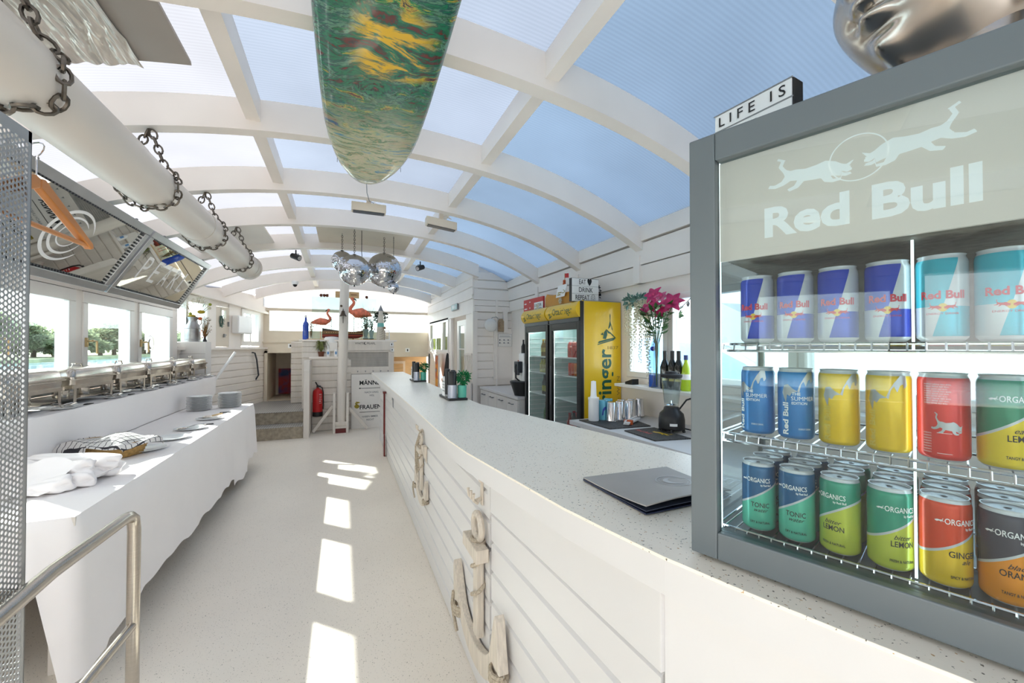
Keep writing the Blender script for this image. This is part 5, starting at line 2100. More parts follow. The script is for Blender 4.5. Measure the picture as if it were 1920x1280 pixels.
# a sheet with round holes: each cell is a hexagonal-ring around an octagonal hole
cols_ = int((Y1 - Y0 - 0.012) / (pitch * 0.866))
rows_ = int((Z1 - 0.02) / pitch)
N8 = 8
for c_ in range(cols_):
    yc = Y1 - 0.012 - pitch * 0.866 * (c_ + 0.5)
    if yc < -0.02:
        break
    for r_ in range(rows_):
        zc = 0.012 + pitch * (r_ + (0.5 if c_ % 2 else 0.0)) + pitch * 0.5
        out, inn = [], []
        hw, hh = pitch * 0.866 / 2, pitch / 2
        for q in range(N8):
            a_ = 2 * pi * (q + 0.5) / N8
            inn.append((0, yc + hr * cos(a_), zc + hr * sin(a_)))
        ob_ = [(hw, hh * 0.41), (hw * 0.41, hh), (-hw * 0.41, hh), (-hw, hh * 0.41), (-hw, -hh * 0.41), (-hw * 0.41, -hh), (hw * 0.41, -hh), (hw, -hh * 0.41)]
        ob_ = [(hw, hh), (0.0001, hh), (-0.0001, hh), (-hw, hh), (-hw, -hh), (-0.0001, -hh), (0.0001, -hh), (hw, -hh)]
        out = [(0, yc + p[0], zc + p[1]) for p in ob_]
        b.add(inn + out, [(q, (q + 1) % 8, 8 + (q + 1) % 8, 8 + q) for q in range(8)])
        if c_ % 2 and r_ == 0:
            b.add([(0, yc - hw, 0.012), (0, yc + hw, 0.012), (0, yc + hw, zc - hh), (0, yc - hw, zc - hh)], [(0, 1, 2, 3)])
sh = obj('perforated_sheet', b, 'alu', ps)
sm = sh.modifiers.new('s', 'SOLIDIFY')
sm.thickness = th
sm.offset = 0
b = MB()
b.box(-0.001, 0.001, Y1 - 0.012, Y1, 0.0, Z1)
b.box(-0.001, 0.001, -0.02, Y1, 0.0, 0.0125)
b.box(-0.001, 0.001, -0.02, Y1, 2.045, Z1)
b.box(-0.012, 0.001, Y1 - 0.0015, Y1 + 0.001, 0.0, Z1)
obj('sheet_border', b, 'alu', ps)
b = MB()
b.tube([(-0.775 + 0.03, 1.30, 0.86), (-0.752, 1.55, 0.868), (-0.737, 1.93, 0.868), (-0.736, 1.965, 0.862), (-0.735, 1.99, 0.845), (-0.735, 2.0, 0.80), (-0.735, 2.0, 0.0)], 0.0205, 16)
hr_ = thing('handrail', 'brushed steel tube handrail standing before the low table', 'handrail', (-0.735, 2.0, 0))
obj('top_rail', b, 'steel', hr_, world=True, smooth=True)
b = MB()
b.tube([(-0.735, 1.985, 0.44), (-0.752, 1.55, 0.44), (-0.756, 1.30, 0.44)], 0.0165, 14)
obj('middle_rail', b, 'steel', hr_, world=True, smooth=True)
b = MB()
b.lathe([(0.05, 0), (0.05, 0.006), (0.022, 0.008)], n=20)
obj('foot_flange', b, 'steel', hr_, smooth=True)
t = thing('coat_hanger', 'wooden coat hanger hooked over the perforated screen', 'coat hanger', (-0.80, 1.565, 1.83))
b = MB()
for sg in (-1, 1):
    b.prism([(0, 0.145), (0.02 * sg, 0.150), (0.262 * sg, 0.022), (0.268 * sg, 0.006), (0.255 * sg, 0.0), (0.235 * sg, 0.010), (0, 0.118)], (-0.011, 0, 0), (0, 1, 0), (0, 0, 1), (0.022, 0, 0))
obj('shoulder', b, 'wood', t, bevel=0.004)
b = MB()
b.cyl((0, -0.25, 0.012), (0, 0.25, 0.012), 0.0075, n=10)
obj('trouser_bar', b, 'wood', t, smooth=True)
b = MB()
b.tube([(0, 0, 0.14), (0, 0, 0.18)] + [(0.026 * sin(k * pi / 8) , -0.028 + 0.028 * cos(k * pi / 8), 0.205 + 0.03 * sin(k * pi / 8)) for k in range(9)] + [(0, -0.056, 0.195)], 0.0018, 6)
obj('hook', b, 'chrome', t, smooth=True)

# ---------------------------------------------------------------- tilted mirrors above the windows
MB0, MB1 = V((-1.815, 0, 1.955)), V((-1.495, 0, 2.495))
MU = (MB1 - MB0).normalized()
MN = V((MU.z, 0, -MU.x))
ML = (MB1 - MB0).length
for k, (y0, y1, l) in enumerate(((4.37, 5.96, 'large grey framed mirror tilted above the windows, the farther of two'), (2.70, 4.33, 'large grey framed mirror tilted above the windows, with white swirl emblem'))):
    t = thing('tilted_mirror', l, 'mirror', (MB0.x, (y0 + y1) / 2, MB0.z))
    fw = 0.06

    def mpt(y, v, w=0.0):
        p = MB0 + MU * v + MN * w
        return V((p.x, y, p.z))

    def slab(b, ya, yb, va, vb, w0, w1, m=0):
        p = [mpt(ya, va, w0), mpt(yb, va, w0), mpt(yb, vb, w0), mpt(ya, vb, w0), mpt(ya, va, w1), mpt(yb, va, w1), mpt(yb, vb, w1), mpt(ya, vb, w1)]
        b.add(p, [(0, 3, 2, 1), (4, 5, 6, 7), (0, 1, 5, 4), (1, 2, 6, 5), (2, 3, 7, 6), (3, 0, 4, 7)], m)
    for (ya, yb, va, vb) in ((y0, y1, 0, fw), (y0, y1, ML - fw, ML), (y0, y0 + fw, fw, ML - fw), (y1 - fw, y1, fw, ML - fw)):
        b = MB()
        slab(b, ya, yb, va, vb, -0.02, 0.015)
        obj('frame_rail', b, 'alu', t, world=True, bevel=0.004)
    b = MB()
    # beaded inner edge
    nb = 50
    for q in range(nb):
        ya = y0 + fw + (y1 - y0 - 2 * fw) * q / nb
        yb = ya + (y1 - y0 - 2 * fw) / nb * 0.55
        slab(b, ya, yb, fw, fw + 0.012, 0.0, 0.008)
        slab(b, ya, yb, ML - fw - 0.012, ML - fw, 0.0, 0.008)
    nb = 18
    for q in range(nb):
        va = fw + (ML - 2 * fw) * q / nb
        vb = va + (ML - 2 * fw) / nb * 0.55
        slab(b, y0 + fw, y0 + fw + 0.012, va, vb, 0.0, 0.008)
        slab(b, y1 - fw - 0.012, y1 - fw, va, vb, 0.0, 0.008)
    o = obj('beaded_edge', b, 'dgrey', t, world=True)
    b = MB()
    slab(b, y0 + fw, y1 - fw, fw, ML - fw, -0.012, -0.004)
    obj('mirror_glass', b, 'mirror', t, world=True)
    if k == 1:
        b = MB()
        c0, cv = 3.55, ML * 0.50
        for (r0, r1, a0_, a1_) in ((0.165, 0.19, 20, 330), (0.12, 0.14, 40, 350), (0.075, 0.085, 60, 380)):
            nn = 40
            for q in range(nn):
                t0, t1 = R(a0_ + (a1_ - a0_) * q / nn), R(a0_ + (a1_ - a0_) * (q + 1) / nn)
                ww = sin(pi * q / nn) ** 0.5
                w2 = sin(pi * (q + 1) / nn) ** 0.5
                pts = [mpt(c0 + (r1 - (r1 - r0) * ww) * 1.15 * cos(t0), cv + (r1 - (r1 - r0) * ww) * sin(t0), -0.0035), mpt(c0 + r1 * 1.15 * cos(t0), cv + r1 * sin(t0), -0.0035),
                       mpt(c0 + r1 * 1.15 * cos(t1), cv + r1 * sin(t1), -0.0035), mpt(c0 + (r1 - (r1 - r0) * w2) * 1.15 * cos(t1), cv + (r1 - (r1 - r0) * w2) * sin(t1), -0.0035)]
                b.add(pts, [(0, 1, 2, 3)])
        objs('swirl_emblem', b, 'white', t, world=True, label='white swirl emblem')
    if k == 0:
        for q_, ch in enumerate('PEARL'):
            b = MB()
            b.text(ch, lambda x, y, q_=q_: tuple(mpt(4.62 + 0.235 * q_ + x, ML * 0.30 + y, -0.0035)), w=0.13, h=0.24)
            obj('white_letter', b, 'white', t, world=True, label='white letter %s on the mirror' % ch)
    for yy in (y0 + 0.25, y1 - 0.25):
        b = MB()
        b.tube([mpt(yy, ML - 0.01, -0.02), V((-1.62, min(ARCH_Y, key=lambda q: abs(q - yy)) + 0.04, crown(yy) - drop(-1.62) + 0.01))], 0.004, 6)
        b.ball(tuple(mpt(yy, ML, -0.015)), 0.012, 6)
        obj('hanging_wire', b, 'grey', t, world=True, smooth=True)
# ================================================================ things under the roof
DX, DZ, DR = -1.0, 2.405, 0.122
t = thing('ventilation_duct', 'long white round ventilation duct hung on chains along the left of the roof', 'duct', (DX, 2.0, DZ))
cuts = [-1.5, 0.55, 2.55, 3.62, 4.62, 5.30]
for i in range(len(cuts) - 1):
    b = MB()
    r0 = DR * (1.03 if i % 2 else 1.0)
    b.tube([(DX, cuts[i], DZ), (DX, cuts[i + 1] - 0.004, DZ)], r0, 40)
    obj('duct_section', b, 'duct', t, world=True, smooth=True)
b = MB()
b.tube([(DX, 5.30, DZ), (DX, 5.40, DZ), (DX, 5.405, DZ), (DX, 5.43, DZ)], [DR * 1.04, DR * 1.04, DR * 1.12, DR * 1.12], 40)
obj('end_cap', b, 'duct', t, world=True, smooth=True)
for i, (y, l) in enumerate(((1.83, 'heavy steel chain round the duct, nearest the viewer'), (2.85, 'steel chain round the duct at the second roof arch in view'), (3.85, 'steel chain round the duct at the third roof arch in view'), (4.86, 'steel chain round the far end of the duct'))):
    b = MB()
    zt_ = crown(y) - drop(DX) - 0.01
    r = DR + 0.014
    pts = [(DX + 0.008, y, zt_)]
    for k in range(25):
        a_ = R(62 - 304 * k / 24)
        pts.append((DX + r * cos(a_), y + 0.02 * sin(k), DZ + r * sin(a_)))
    pts.append((DX - 0.008, y, zt_))
    chain_mesh(b, pts, 0.056 if i else 0.062, 0.0052 if i else 0.0065, 0.55)
    b.tube([(DX, y, zt_ + 0.02), (DX, y, zt_ - 0.02), (DX + 0.012, y, zt_ - 0.032), (DX - 0.012, y, zt_ - 0.032), (DX, y, zt_ - 0.02)], 0.004, 6)
    obj('hanging_chain', b, 'chain', smooth=True, label=l, cat='chain', group='chains holding the duct')

# foil insulation board under the near left roof bay
t = thing('insulation_board', 'crumpled silver foil insulation board fixed under the near left roof', 'insulation', (-0.9, 2.05, 2.70))


def ip(u, v):
    # u across (x), v along y
    x = -0.665 - 0.60 * u
    y = 1.90 + 0.42 * v
    return x, y, crown(y) - drop(x) + 0.06


b = MB()
b.grid(lambda u, v: (lambda p: (p[0], p[1], p[2] + 0.006))(ip(u, v)), 16, 10)
o = obj('board', b, 'foilflat', t, world=True)
sm = o.modifiers.new('s', 'SOLIDIFY')
sm.thickness = 0.02
sm.offset = 1
b = MB()
b.grid(lambda u, v: (lambda p: (p[0], p[1] + 0.004 * sin(u * 40), p[2] - 0.020 - 0.016 * abs(sin(u * 23 + 1.5 * sin(v * 5))) * abs(sin(u * 9 + 2))))(ip(0.30 + 0.72 * u, -0.03 + 1.08 * v)), 90, 40)
obj('foil_tape', b, 'foil', t, world=True, smooth=True, ang=80)

# painted surfboard hanging below the arches
BO = [(-0.3, 0.08), (-0.2, 0.14), (0.0, 0.178), (0.3, 0.205), (0.7, 0.222), (1.2, 0.238), (1.6, 0.246), (2.0, 0.250), (2.3, 0.247), (2.5, 0.235), (2.7, 0.207), (2.85, 0.175), (3.0, 0.122), (3.1, 0.078), (3.16, 0.040), (3.185, 0.008)]
t = thing('surfboard', 'painted longboard with swirling green, yellow and red brushwork hanging under the roof', 'surfboard', (0.16, 1.6, 2.70), 0)
b = MB()
prof = [(-1, 0.0), (-0.98, -0.018), (-0.90, -0.030), (-0.6, -0.036), (0, -0.038), (0.6, -0.036), (0.90, -0.030), (0.98, -0.018), (1, 0.0), (0.97, 0.012), (0.7, 0.020), (0, 0.026), (-0.7, 0.020), (-0.97, 0.012)]
vs, fs = [], []
ys = []
import bisect
for k in range(61):
    y = -0.3 + 3.485 * (1 - (1 - k / 60) ** 1.6)
    ys.append(y)
for y in ys:
    i = min(len(BO) - 2, max(0, bisect.bisect([q[0] for q in BO], y) - 1))
    f = min(1, max(0, (y - BO[i][0]) / (BO[i + 1][0] - BO[i][0])))
    w = BO[i][1] + (BO[i + 1][1] - BO[i][1]) * f
    cxx = 0.135 + 0.016 * (y - 1.5) if y < 2.6 else 0.1526 + (y - 2.6) * 0.0
    tk = min(1.0, w / 0.12)
    for a_, h in prof:
        vs.append((cxx + a_ * w - 0.16, y - 1.6, h * tk + 0.02 * (max(0, y - 2.4)) ** 2))
n = len(prof)
for i in range(len(ys) - 1):
    for k in range(n):
        l = (k + 1) % n
        fs.append((i * n + k, (i + 1) * n + k, (i + 1) * n + l, i * n + l))
fs.append(tuple(range(n)))
fs.append(tuple((len(ys) - 1) * n + k for k in range(n))[::-1])
b.add(vs, fs)
obj('board', b, 'surf', t, smooth=True, ang=50)
for yy in (0.20, 1.25):
    b = MB()
    for sg in (-1, 1):
        b.cyl((sg * 0.20, yy, 0.0), (sg * 0.20, yy, crown(1.6 + yy) - drop(0.16 + sg * 0.2) - 2.70 + 0.01), 0.002, n=5)
    objs('hanging_line', b, 'grey', t)
b = MB()
b.tube([(-0.005, 1.575, 0.02), (0.0, 1.60, -0.05), (0.02, 1.66, -0.09), (0.06, 1.75, -0.07)], 0.003, 5)
obj('leash', b, 'grey', t, smooth=True)

# two radiant heaters below the third arch
for x, l in ((0.214, 'cream box heater mounted under the roof arch, left of the two'), (0.89, 'cream box heater mounted under the roof arch, right of the two')):
    zt_ = crown(3.95) - drop(x)
    t = thing('ceiling_heater', l, 'heater', (x, 3.955, zt_ - 0.09))
    sl = -0.14 * (x - CX) * 2
    b = MB()
    b.box(-0.15, 0.15, -0.05, 0.05, 0, 0.075)
    b.v = [(p[0], p[1], p[2] - 0.16 * (x - CX) * p[0] - (0.03 if x > 0.5 else 0)) for p in b.v]
    obj('housing', b, 'cream', t, bevel=0.006)
    b = MB()
    b.box(-0.135, 0.135, -0.035, 0.035, -0.006, 0.0)
    b.v = [(p[0], p[1], p[2] - 0.16 * (x - CX) * p[0] - (0.03 if x > 0.5 else 0)) for p in b.v]
    obj('grille', b, 'dgrey', t)
    b = MB()
    b.box(-0.02, 0.02, -0.02, 0.02, 0.04, 0.12)
    b.tube([(0.0, 0.0, 0.07), (0.05, -0.03, 0.09), (0.1, -0.02, 0.06), (0.06, 0.0, 0.08)], 0.003, 5)
    obj('bracket', b, 'cream', t)

# plywood sheet between the arches that carries the mirror balls
b = MB()
vs = []
PX = [-1.55, -0.85]
for (xa, xb) in ((-0.29, 0.80),):
    nn = 10
    pts = []
    for k in range(nn + 1):
        x = xa + (xb - xa) * k / nn
        pts.append((x, crown(5.3) - drop(x) + 0.06))
    poly = pts + [(p[0], p[1] + 0.015) for p in pts[::-1]]
    b.prism(poly, (0, 4.91, 0), (1, 0, 0), (0, 0, 1), (0, 0.915, 0))
obj('plywood_panel', b, 'cream', label='stained cream plywood panel between two roof arches above the mirror balls', cat='panel')
b = MB()
pts = [(x, crown(5.3) - drop(x) + 0.06) for x in (-1.55, -1.3, -1.05, -0.80)]
b.prism(pts + [(p[0], p[1] + 0.015) for p in pts[::-1]], (0, 4.91, 0), (1, 0, 0), (0, 0, 1), (0, 0.915, 0))
obj('plywood_panel', b, 'paint', label='white plywood panel between two roof arches behind the end of the duct', cat='panel')

# mirror balls
for (x, y, z, r, l) in ((-0.014, 5.32, 2.535, 0.125, 'small mirror ball hanging behind the two large ones, leftmost'), (0.118, 5.02, 2.385, 0.178, 'large mirror ball hanging in front, left of the biggest one'),
                        (0.472, 5.30, 2.458, 0.212, 'biggest mirror ball of the hanging cluster'), (0.575, 5.20, 2.232, 0.068, 'tiny mirror ball hanging lowest under the biggest one')):
    t = thing('mirror_ball', l, 'mirror ball', (x, y, z), 0, 'mirror balls hanging from the plywood panel')
    b = MB()
    b.ball((0, 0, 0), r, 48, rows=28)
    obj('mirror_sphere', b, 'disco', t, smooth=False)
    b = MB()
    b.lathe([(0.010, -r - 0.012), (0.006, -r + 0.004)], n=10)
    b.lathe([(0.022, r - 0.004), (0.018, r + 0.008), (0.006, r + 0.012)], n=12)
    objs('cap', b, 'dgrey', t, smooth=True)
    b = MB()
    top = crown(y) - drop(x) + 0.06 - z
    if r > 0.1:
        chain_mesh(b, [(0, 0, r + 0.01), (0, 0, top - 0.005)], 0.030, 0.0028)
    else:
        chain_mesh(b, [(0, 0, r + 0.01), (0, 0, top - 0.005)], 0.018, 0.0016)
    obj('chain', b, 'chain', t, smooth=True)
b = MB()
b.tube([(0.20, 5.12, 2.88), (0.20, 5.12, 2.62), (0.205, 5.12, 2.56), (0.215, 5.12, 2.545), (0.195, 5.12, 2.545)], 0.004, 6)
b.box(0.185, 0.215, 5.11, 5.13, 2.53, 2.56)
obj('ceiling_hook', b, 'black', smooth=True, label='black hook hanging between the mirror balls', cat='hook')

# spotlights and dome camera
for (x, y, z, l, sg) in ((-0.565, 5.87, 2.745, 'small black spotlight clamped under the arch on the left', 1), (1.02, 5.87, 2.725, 'small black spotlight clamped under the arch on the right', -1)):
    t = thing('spotlight', l, 'spotlight', (x, y, z), 0, 'black spotlights under the roof')
    b = MB()
    b.tube([(0, 0, 0), (0, 0, -0.05)], 0.008, 8)
    b.tube([(-0.035, 0, -0.09), (-0.035, 0, -0.05), (0.035, 0, -0.05), (0.035, 0, -0.09)], 0.005, 6)
    obj('yoke', b, 'black', t, smooth=True)
    b = MB()
    b.cyl((-0.045 * sg, 0.03, -0.07), (0.045 * sg, -0.04, -0.11), 0.034, 0.038, n=18)
    obj('lamp_body', b, 'black', t, smooth=True)
    b = MB()
    b.cyl((0.045 * sg, -0.04, -0.11), (0.048 * sg, -0.043, -0.112), 0.028, n=18)
    obj('lens', b, 'chrome', t, smooth=True)
t = thing('dome_camera', 'white dome security camera under a far roof arch', 'camera', (-0.79, 8.11, 2.665))
b = MB()
b.lathe([(0.055, 0.0), (0.055, -0.045), (0.045, -0.06)], n=20)
obj('housing', b, 'white', t, smooth=True)
b = MB()
b.lathe([(0.038, -0.058), (0.030, -0.085), (0.012, -0.10), (0, -0.103)], n=16)
obj('dome', b, 'black', t, smooth=True)
# pictogram lamp above the cabin door
t = thing('exit_lamp', 'small exit pictogram lamp above the cabin door', 'lamp', (1.80, 6.95, 2.14))
b = MB()
b.box(0.0, 0.04, -0.2, 0.2, 0, 0.11)
obj('housing', b, 'grey', t)
b = MB()
b.box(-0.004, 0.0, -0.19, 0.19, 0.01, 0.10)
obj('lit_face', b, pm('exit_face', (170, 205, 200), 0.4), t)
b = MB()
b.prism([(0.03, 0.03), (0.10, 0.055), (0.03, 0.08)], (-0.0045, 0, 0), (0, -1, 0), (0, 0, 1), (-0.001, 0, 0))
b.box(-0.006, -0.0045, 0.02, 0.10, 0.03, 0.08)
obj('pictogram', b, 'white', t)
# ================================================================ rear of the room
# steps
def xs(y):
    return -2.3 + 0.302 * (y - 6.85) + 0.02


t = thing('boarding_steps', 'two worn steps with ribbed metal plates up to the low doorway', 'steps', (-1.2, 8.0, 0))
b = MB()
b.prism([(xs(7.5), 7.5), (-0.60, 7.5), (-0.60, 7.86), (xs(7.86), 7.86)], (0, 0, 0), (1, 0, 0), (0, 1, 0), (0, 0, 0.192))
obj('lower_step', b, 'concrete', t, world=True)
b = MB()
b.prism([(xs(7.84), 7.84), (-0.60, 7.84), (-0.60, 9.49), (xs(9.49), 9.49)], (0, 0, 0), (1, 0, 0), (0, 1, 0), (0, 0, 0.392))
obj('landing', b, 'concrete', t, world=True)
for y0, y1, z in ((7.485, 7.86, 0.192), (7.825, 9.49, 0.392)):
    b = MB()
    b.prism([(xs(y0) + 0.01, y0), (-0.60, y0), (-0.60, y1), (xs(y1), y1)], (0, 0, z), (1, 0, 0), (0, 1, 0), (0, 0, 0.008))
    obj('ribbed_plate', b, 'plate', t, world=True)

# central boarded island
t = thing('boarded_island', 'white boarded service island in front of the end window', 'cabinet', (0.1, 8.4, 0))
b = MB()
b.box(-0.66, 0.90, 8.08, 8.95, 0, 1.60)
b.box(-0.50, 0.10, 8.02, 8.08, 0, 1.29)
b.box(-0.93, -0.66, 8.95, 9.0, 0.4, 1.60)
b.planks((-0.66, 8.08), (0.90, 8.08), (0, -1), 1.30, 1.60, 0.10, 0.018, 0.012)
b.planks((-0.50, 8.02), (0.14, 8.02), (0, -1), 0.0, 1.27, 0.127, 0.018, 0.012)
b.planks((-0.93, 8.95), (-0.66, 8.95), (0, -1), 0.4, 1.60, 0.11, 0.018, 0.012)
b.planks((-0.66, 8.95), (-0.66, 8.08), (-1, 0), 0.4, 1.60, 0.11, 0.012)
obj('boarded_body', b, 'paint_worn', t, world=True)
b = MB()
b.box(-0.55, 0.02, 7.99, 8.10, 1.29, 1.325)
obj('low_shelf', b, 'paint', t, world=True)
b = MB()
b.box(-0.72, 0.96, 8.04, 9.0, 1.60, 1.63)
obj('top_shelf', b, 'paint', t, world=True)
b = MB()
b.box(-0.60, 0.62, 8.12, 8.9, 1.63, 1.642)
obj('wooden_tray_board', b, 'lwood', t, world=True)
b = MB()
b.box(0.08, 0.90, 8.02, 8.075, 1.435, 1.60)
b.box(0.08, 0.90, 8.02, 8.075, 1.405, 1.425)
b.box(0.80, 0.90, 8.02, 8.075, 1.13, 1.41)
b.box(0.06, 0.90, 8.02, 8.075, 1.10, 1.13)
b.box(0.06, 0.90, 8.015, 8.075, 1.0, 1.10)
obj('hatch_frame', b, 'paint_worn', t, world=True)
b = MB()
for k in range(11):
    b.box(0.085, 0.80, 8.05, 8.06, 1.134 + k * 0.0248, 1.134 + k * 0.0248 + 0.022)
obj('roller_shutter', b, 'shutter', t, world=True)
b = MB()


def smap(x0, z0, y0):
    return lambda x, y: (x0 + x, y0, z0 + y)


b.text('WHITE', smap(0.205, 1.545, 8.018), w=0.155, h=0.042)
b.text('PEARL', smap(0.415, 1.545, 8.018), w=0.155, h=0.042)
for k in range(14):
    a0, a1 = R(60 + 270 * k / 14), R(60 + 270 * (k + 1) / 14)
    w0, w1 = 0.016 * sin(pi * k / 14), 0.016 * sin(pi * (k + 1) / 14)
    b.add([(0.386 + (0.026 - w0) * cos(a0), 8.018, 1.566 + (0.026 - w0) * sin(a0)), (0.386 + 0.026 * cos(a0), 8.018, 1.566 + 0.026 * sin(a0)),
           (0.386 + 0.026 * cos(a1), 8.018, 1.566 + 0.026 * sin(a1)), (0.386 + (0.026 - w1) * cos(a1), 8.018, 1.566 + (0.026 - w1) * sin(a1))], [(0, 1, 2, 3)])
obj('lettering', b, 'ink', t, world=True)
b = MB()
for k in range(6):
    x = 0.12 + k * 0.135
    b.prism([(x - 0.014, 1.055), (x + 0.014, 1.055), (x + 0.003, 1.035), (x + 0.003, 1.025), (x - 0.003, 1.025), (x - 0.003, 1.035)], (0, 8.0149, 0), (1, 0, 0), (0, 0, 1), (0, -0.001, 0))
obj('printed_glasses', b, 'inkgrey', t, world=True)
# switches and sockets
for (x, z, y) in ((0.86, 1.545, 8.02), (0.87, 1.44, 8.015)):
    b = MB()
    b.box(x - 0.03, x + 0.03, y - 0.012, y, z - 0.03, z + 0.03, 0)
    b.box(x - 0.012, x + 0.004, y - 0.016, y - 0.012, z - 0.012, z + 0.018, 1)
    obj('light_switch', b, ['white', 'ink'], t, world=True)
for (x, z, l) in ((-1.0, 1.52, 'left of the pair'), (-0.72, 1.55, 'right of the pair')):
    b = MB()
    b.box(x - 0.045, x + 0.045, YE - 0.015, YE, z - 0.045, z + 0.045, 0)
    b.box(x - 0.015, x + 0.015, YE - 0.02, YE - 0.015, z - 0.02, z + 0.025, 1)
    obj('wall_socket', b, ['white', 'ink'], label='white wall socket above the low doorway, ' + l, cat='socket', group='sockets above the doorway')
b = MB()
b.box(1.32, 1.41, YE - 0.035, YE - 0.02, 1.38, 1.47, 0)
b.box(1.35, 1.375, YE - 0.04, YE - 0.035, 1.40, 1.45, 1)
obj('wall_socket', b, ['white', 'ink'], label='white wall socket above the wooden recess on the right of the end wall', cat='socket')

# toilet sign board
t = thing('toilet_sign_board', 'large white board with MÄNNER and FRAUEN lettering at the end of the hall', 'sign', (0.5, 7.95, 0))
b = MB()
b.box(0.145, 0.92, 7.955, 7.985, 0.0, 0.995)
obj('board', b, 'frame_white', t, world=True, bevel=0.003)
b = MB()


def smp(x0, z0):
    return lambda x, y: (x0 + x, 7.953, z0 + y)


b.text('MÄNNER', smp(0.285, 0.80), w=0.42, h=0.080, bold=0.022)
obj('black_lettering', b, 'ink', t, world=True)
b = MB()
b.text('FRAUEN', smp(0.29, 0.355), w=0.38, h=0.078, bold=0.022)
obj('black_lettering', b, 'ink', t, world=True)
b = MB()
b.prism([(0.270, 0.737), (0.300, 0.752), (0.300, 0.722)], (0, 7.953, 0), (1, 0, 0), (0, 0, 1), (0, -0.001, 0))
b.box(0.285, 0.72, 7.952, 7.954, 0.733, 0.741)
obj('arrow_line', b, 'ink', t, world=True)
b = MB()
b.box(0.285, 0.72, 7.952, 7.954, 0.295, 0.303)
obj('black_line', b, 'ink', t, world=True)
for s_, x0, z0, w_ in (('NACH LINKS', 0.375, 0.645, 0.24), ('WEIL', 0.455, 0.585, 0.09), ('HABEN IMMER', 0.33, 0.20, 0.28), ('RECHT', 0.41, 0.14, 0.13)):
    b = MB()
    b.text(s_, smp(x0, z0), w=w_, h=0.034, bold=0.006)
    obj('grey_lettering', b, 'inkgrey', t, world=True)
b = MB()
b.prism([(0.195, 0.42), (0.205, 0.39), (0.23, 0.372), (0.265, 0.375), (0.285, 0.40), (0.275, 0.435), (0.245, 0.452), (0.255, 0.462), (0.215, 0.475), (0.205, 0.455), (0.225, 0.448)], (0, 7.953, 0), (1, 0, 0), (0, 0, 1), (0, -0.001, 0))
b.prism([(0.215, 0.478), (0.26, 0.462), (0.30, 0.476), (0.275, 0.49), (0.23, 0.497)], (0, 7.953, 0), (1, 0, 0), (0, 0, 1), (0, -0.001, 0))
obj('yellow_emblem', b, 'mustard', t, world=True)

# stair side board with rail top
b = MB()
b.prism([(7.46, 0.0), (7.98, 0.0), (7.98, 1.27), (7.56, 1.27), (7.52, 1.1)], (-0.595, 0, 0), (0, 1, 0), (0, 0, 1), (0.085, 0, 0))
obj('stair_side_board', b, 'paint_worn', label='tall white side board between the steps and the fire extinguisher', cat='board', bevel=0.003)

# mast column
t = thing('mast_column', 'white painted wooden mast column standing in a braced floor bracket', 'column', (-0.02, 7.72, 0))
b = MB()
ztop = crown(7.7) + 0.19 - drop(0.02)
b.tube([(-0.022, 7.72, 0.20), (-0.018, 7.72, 0.8), (0.005, 7.72, 1.6), (0.03, 7.72, ztop)], [0.070, 0.076, 0.078, 0.074], 28)
obj('mast', b, 'paint_worn', t, world=True, smooth=True)
for x in (-0.135, 0.078):
    b = MB()
    b.box(x - 0.02, x + 0.02, 7.66, 7.76, 0.0, 0.70)
    obj('bracket_post', b, 'paint_worn', t, world=True, bevel=0.003)
b = MB()
b.box(-0.115, 0.058, 7.655, 7.77, 0.155, 0.20)
b.box(-0.115, 0.058, 7.655, 7.675, 0.085, 0.12)
b.box(-0.115, 0.058, 7.675, 7.77, 0.12, 0.155)
b.box(-0.04, 0.04, 7.68, 7.76, 0.19, 0.21)
obj('base_block', b, 'paint_worn', t, world=True)
b = MB()
b.box(-0.114, 0.056, 7.68, 7.70, 0.0, 0.085)
obj('red_inset', b, 'darkred', t, world=True)
for (x0, z0, x1, z1) in ((-0.155, 0.47, -0.47, 0.03), (0.098, 0.42, 0.42, 0.03)):
    b = MB()
    b.beam((x0, 7.80, z0), (x1, 7.80, z1), 0.05, 0.045, (0, 1, 0))
    obj('brace', b, 'paint_worn', t, world=True, bevel=0.003)
# bell
t = thing('ships_bell', 'small bronze bell hanging on the mast column', 'bell', (0.0, 7.60, 2.03))
mb_ = pm('dark_bronze', (86, 74, 62), 0.35, metal=0.8)
b = MB()
b.lathe([(0.062, 0.0), (0.060, 0.006), (0.046, 0.02), (0.034, 0.05), (0.026, 0.085), (0.012, 0.10), (0.004, 0.103)], n=22, caps=False)
obj('bell_body', b, mb_, t, smooth=True)
b = MB()
b.tube([(0, 0, 0.06), (0, 0, -0.02)], 0.004, 6)
b.tube([(0, 0, -0.02), (0, 0, -0.12)], 0.006, 6)
obj('clapper', b, mb_, t, smooth=True)
b = MB()
b.tube([(0, 0.05, 0.10), (0, 0.0, 0.125), (0, 0.0, 0.10)], 0.006, 6)
b.tube([(-0.03, 0.038, 0.18), (-0.03, 0.05, 0.18)], 0.02, 12)
objs('bracket', b, mb_, t, smooth=True)

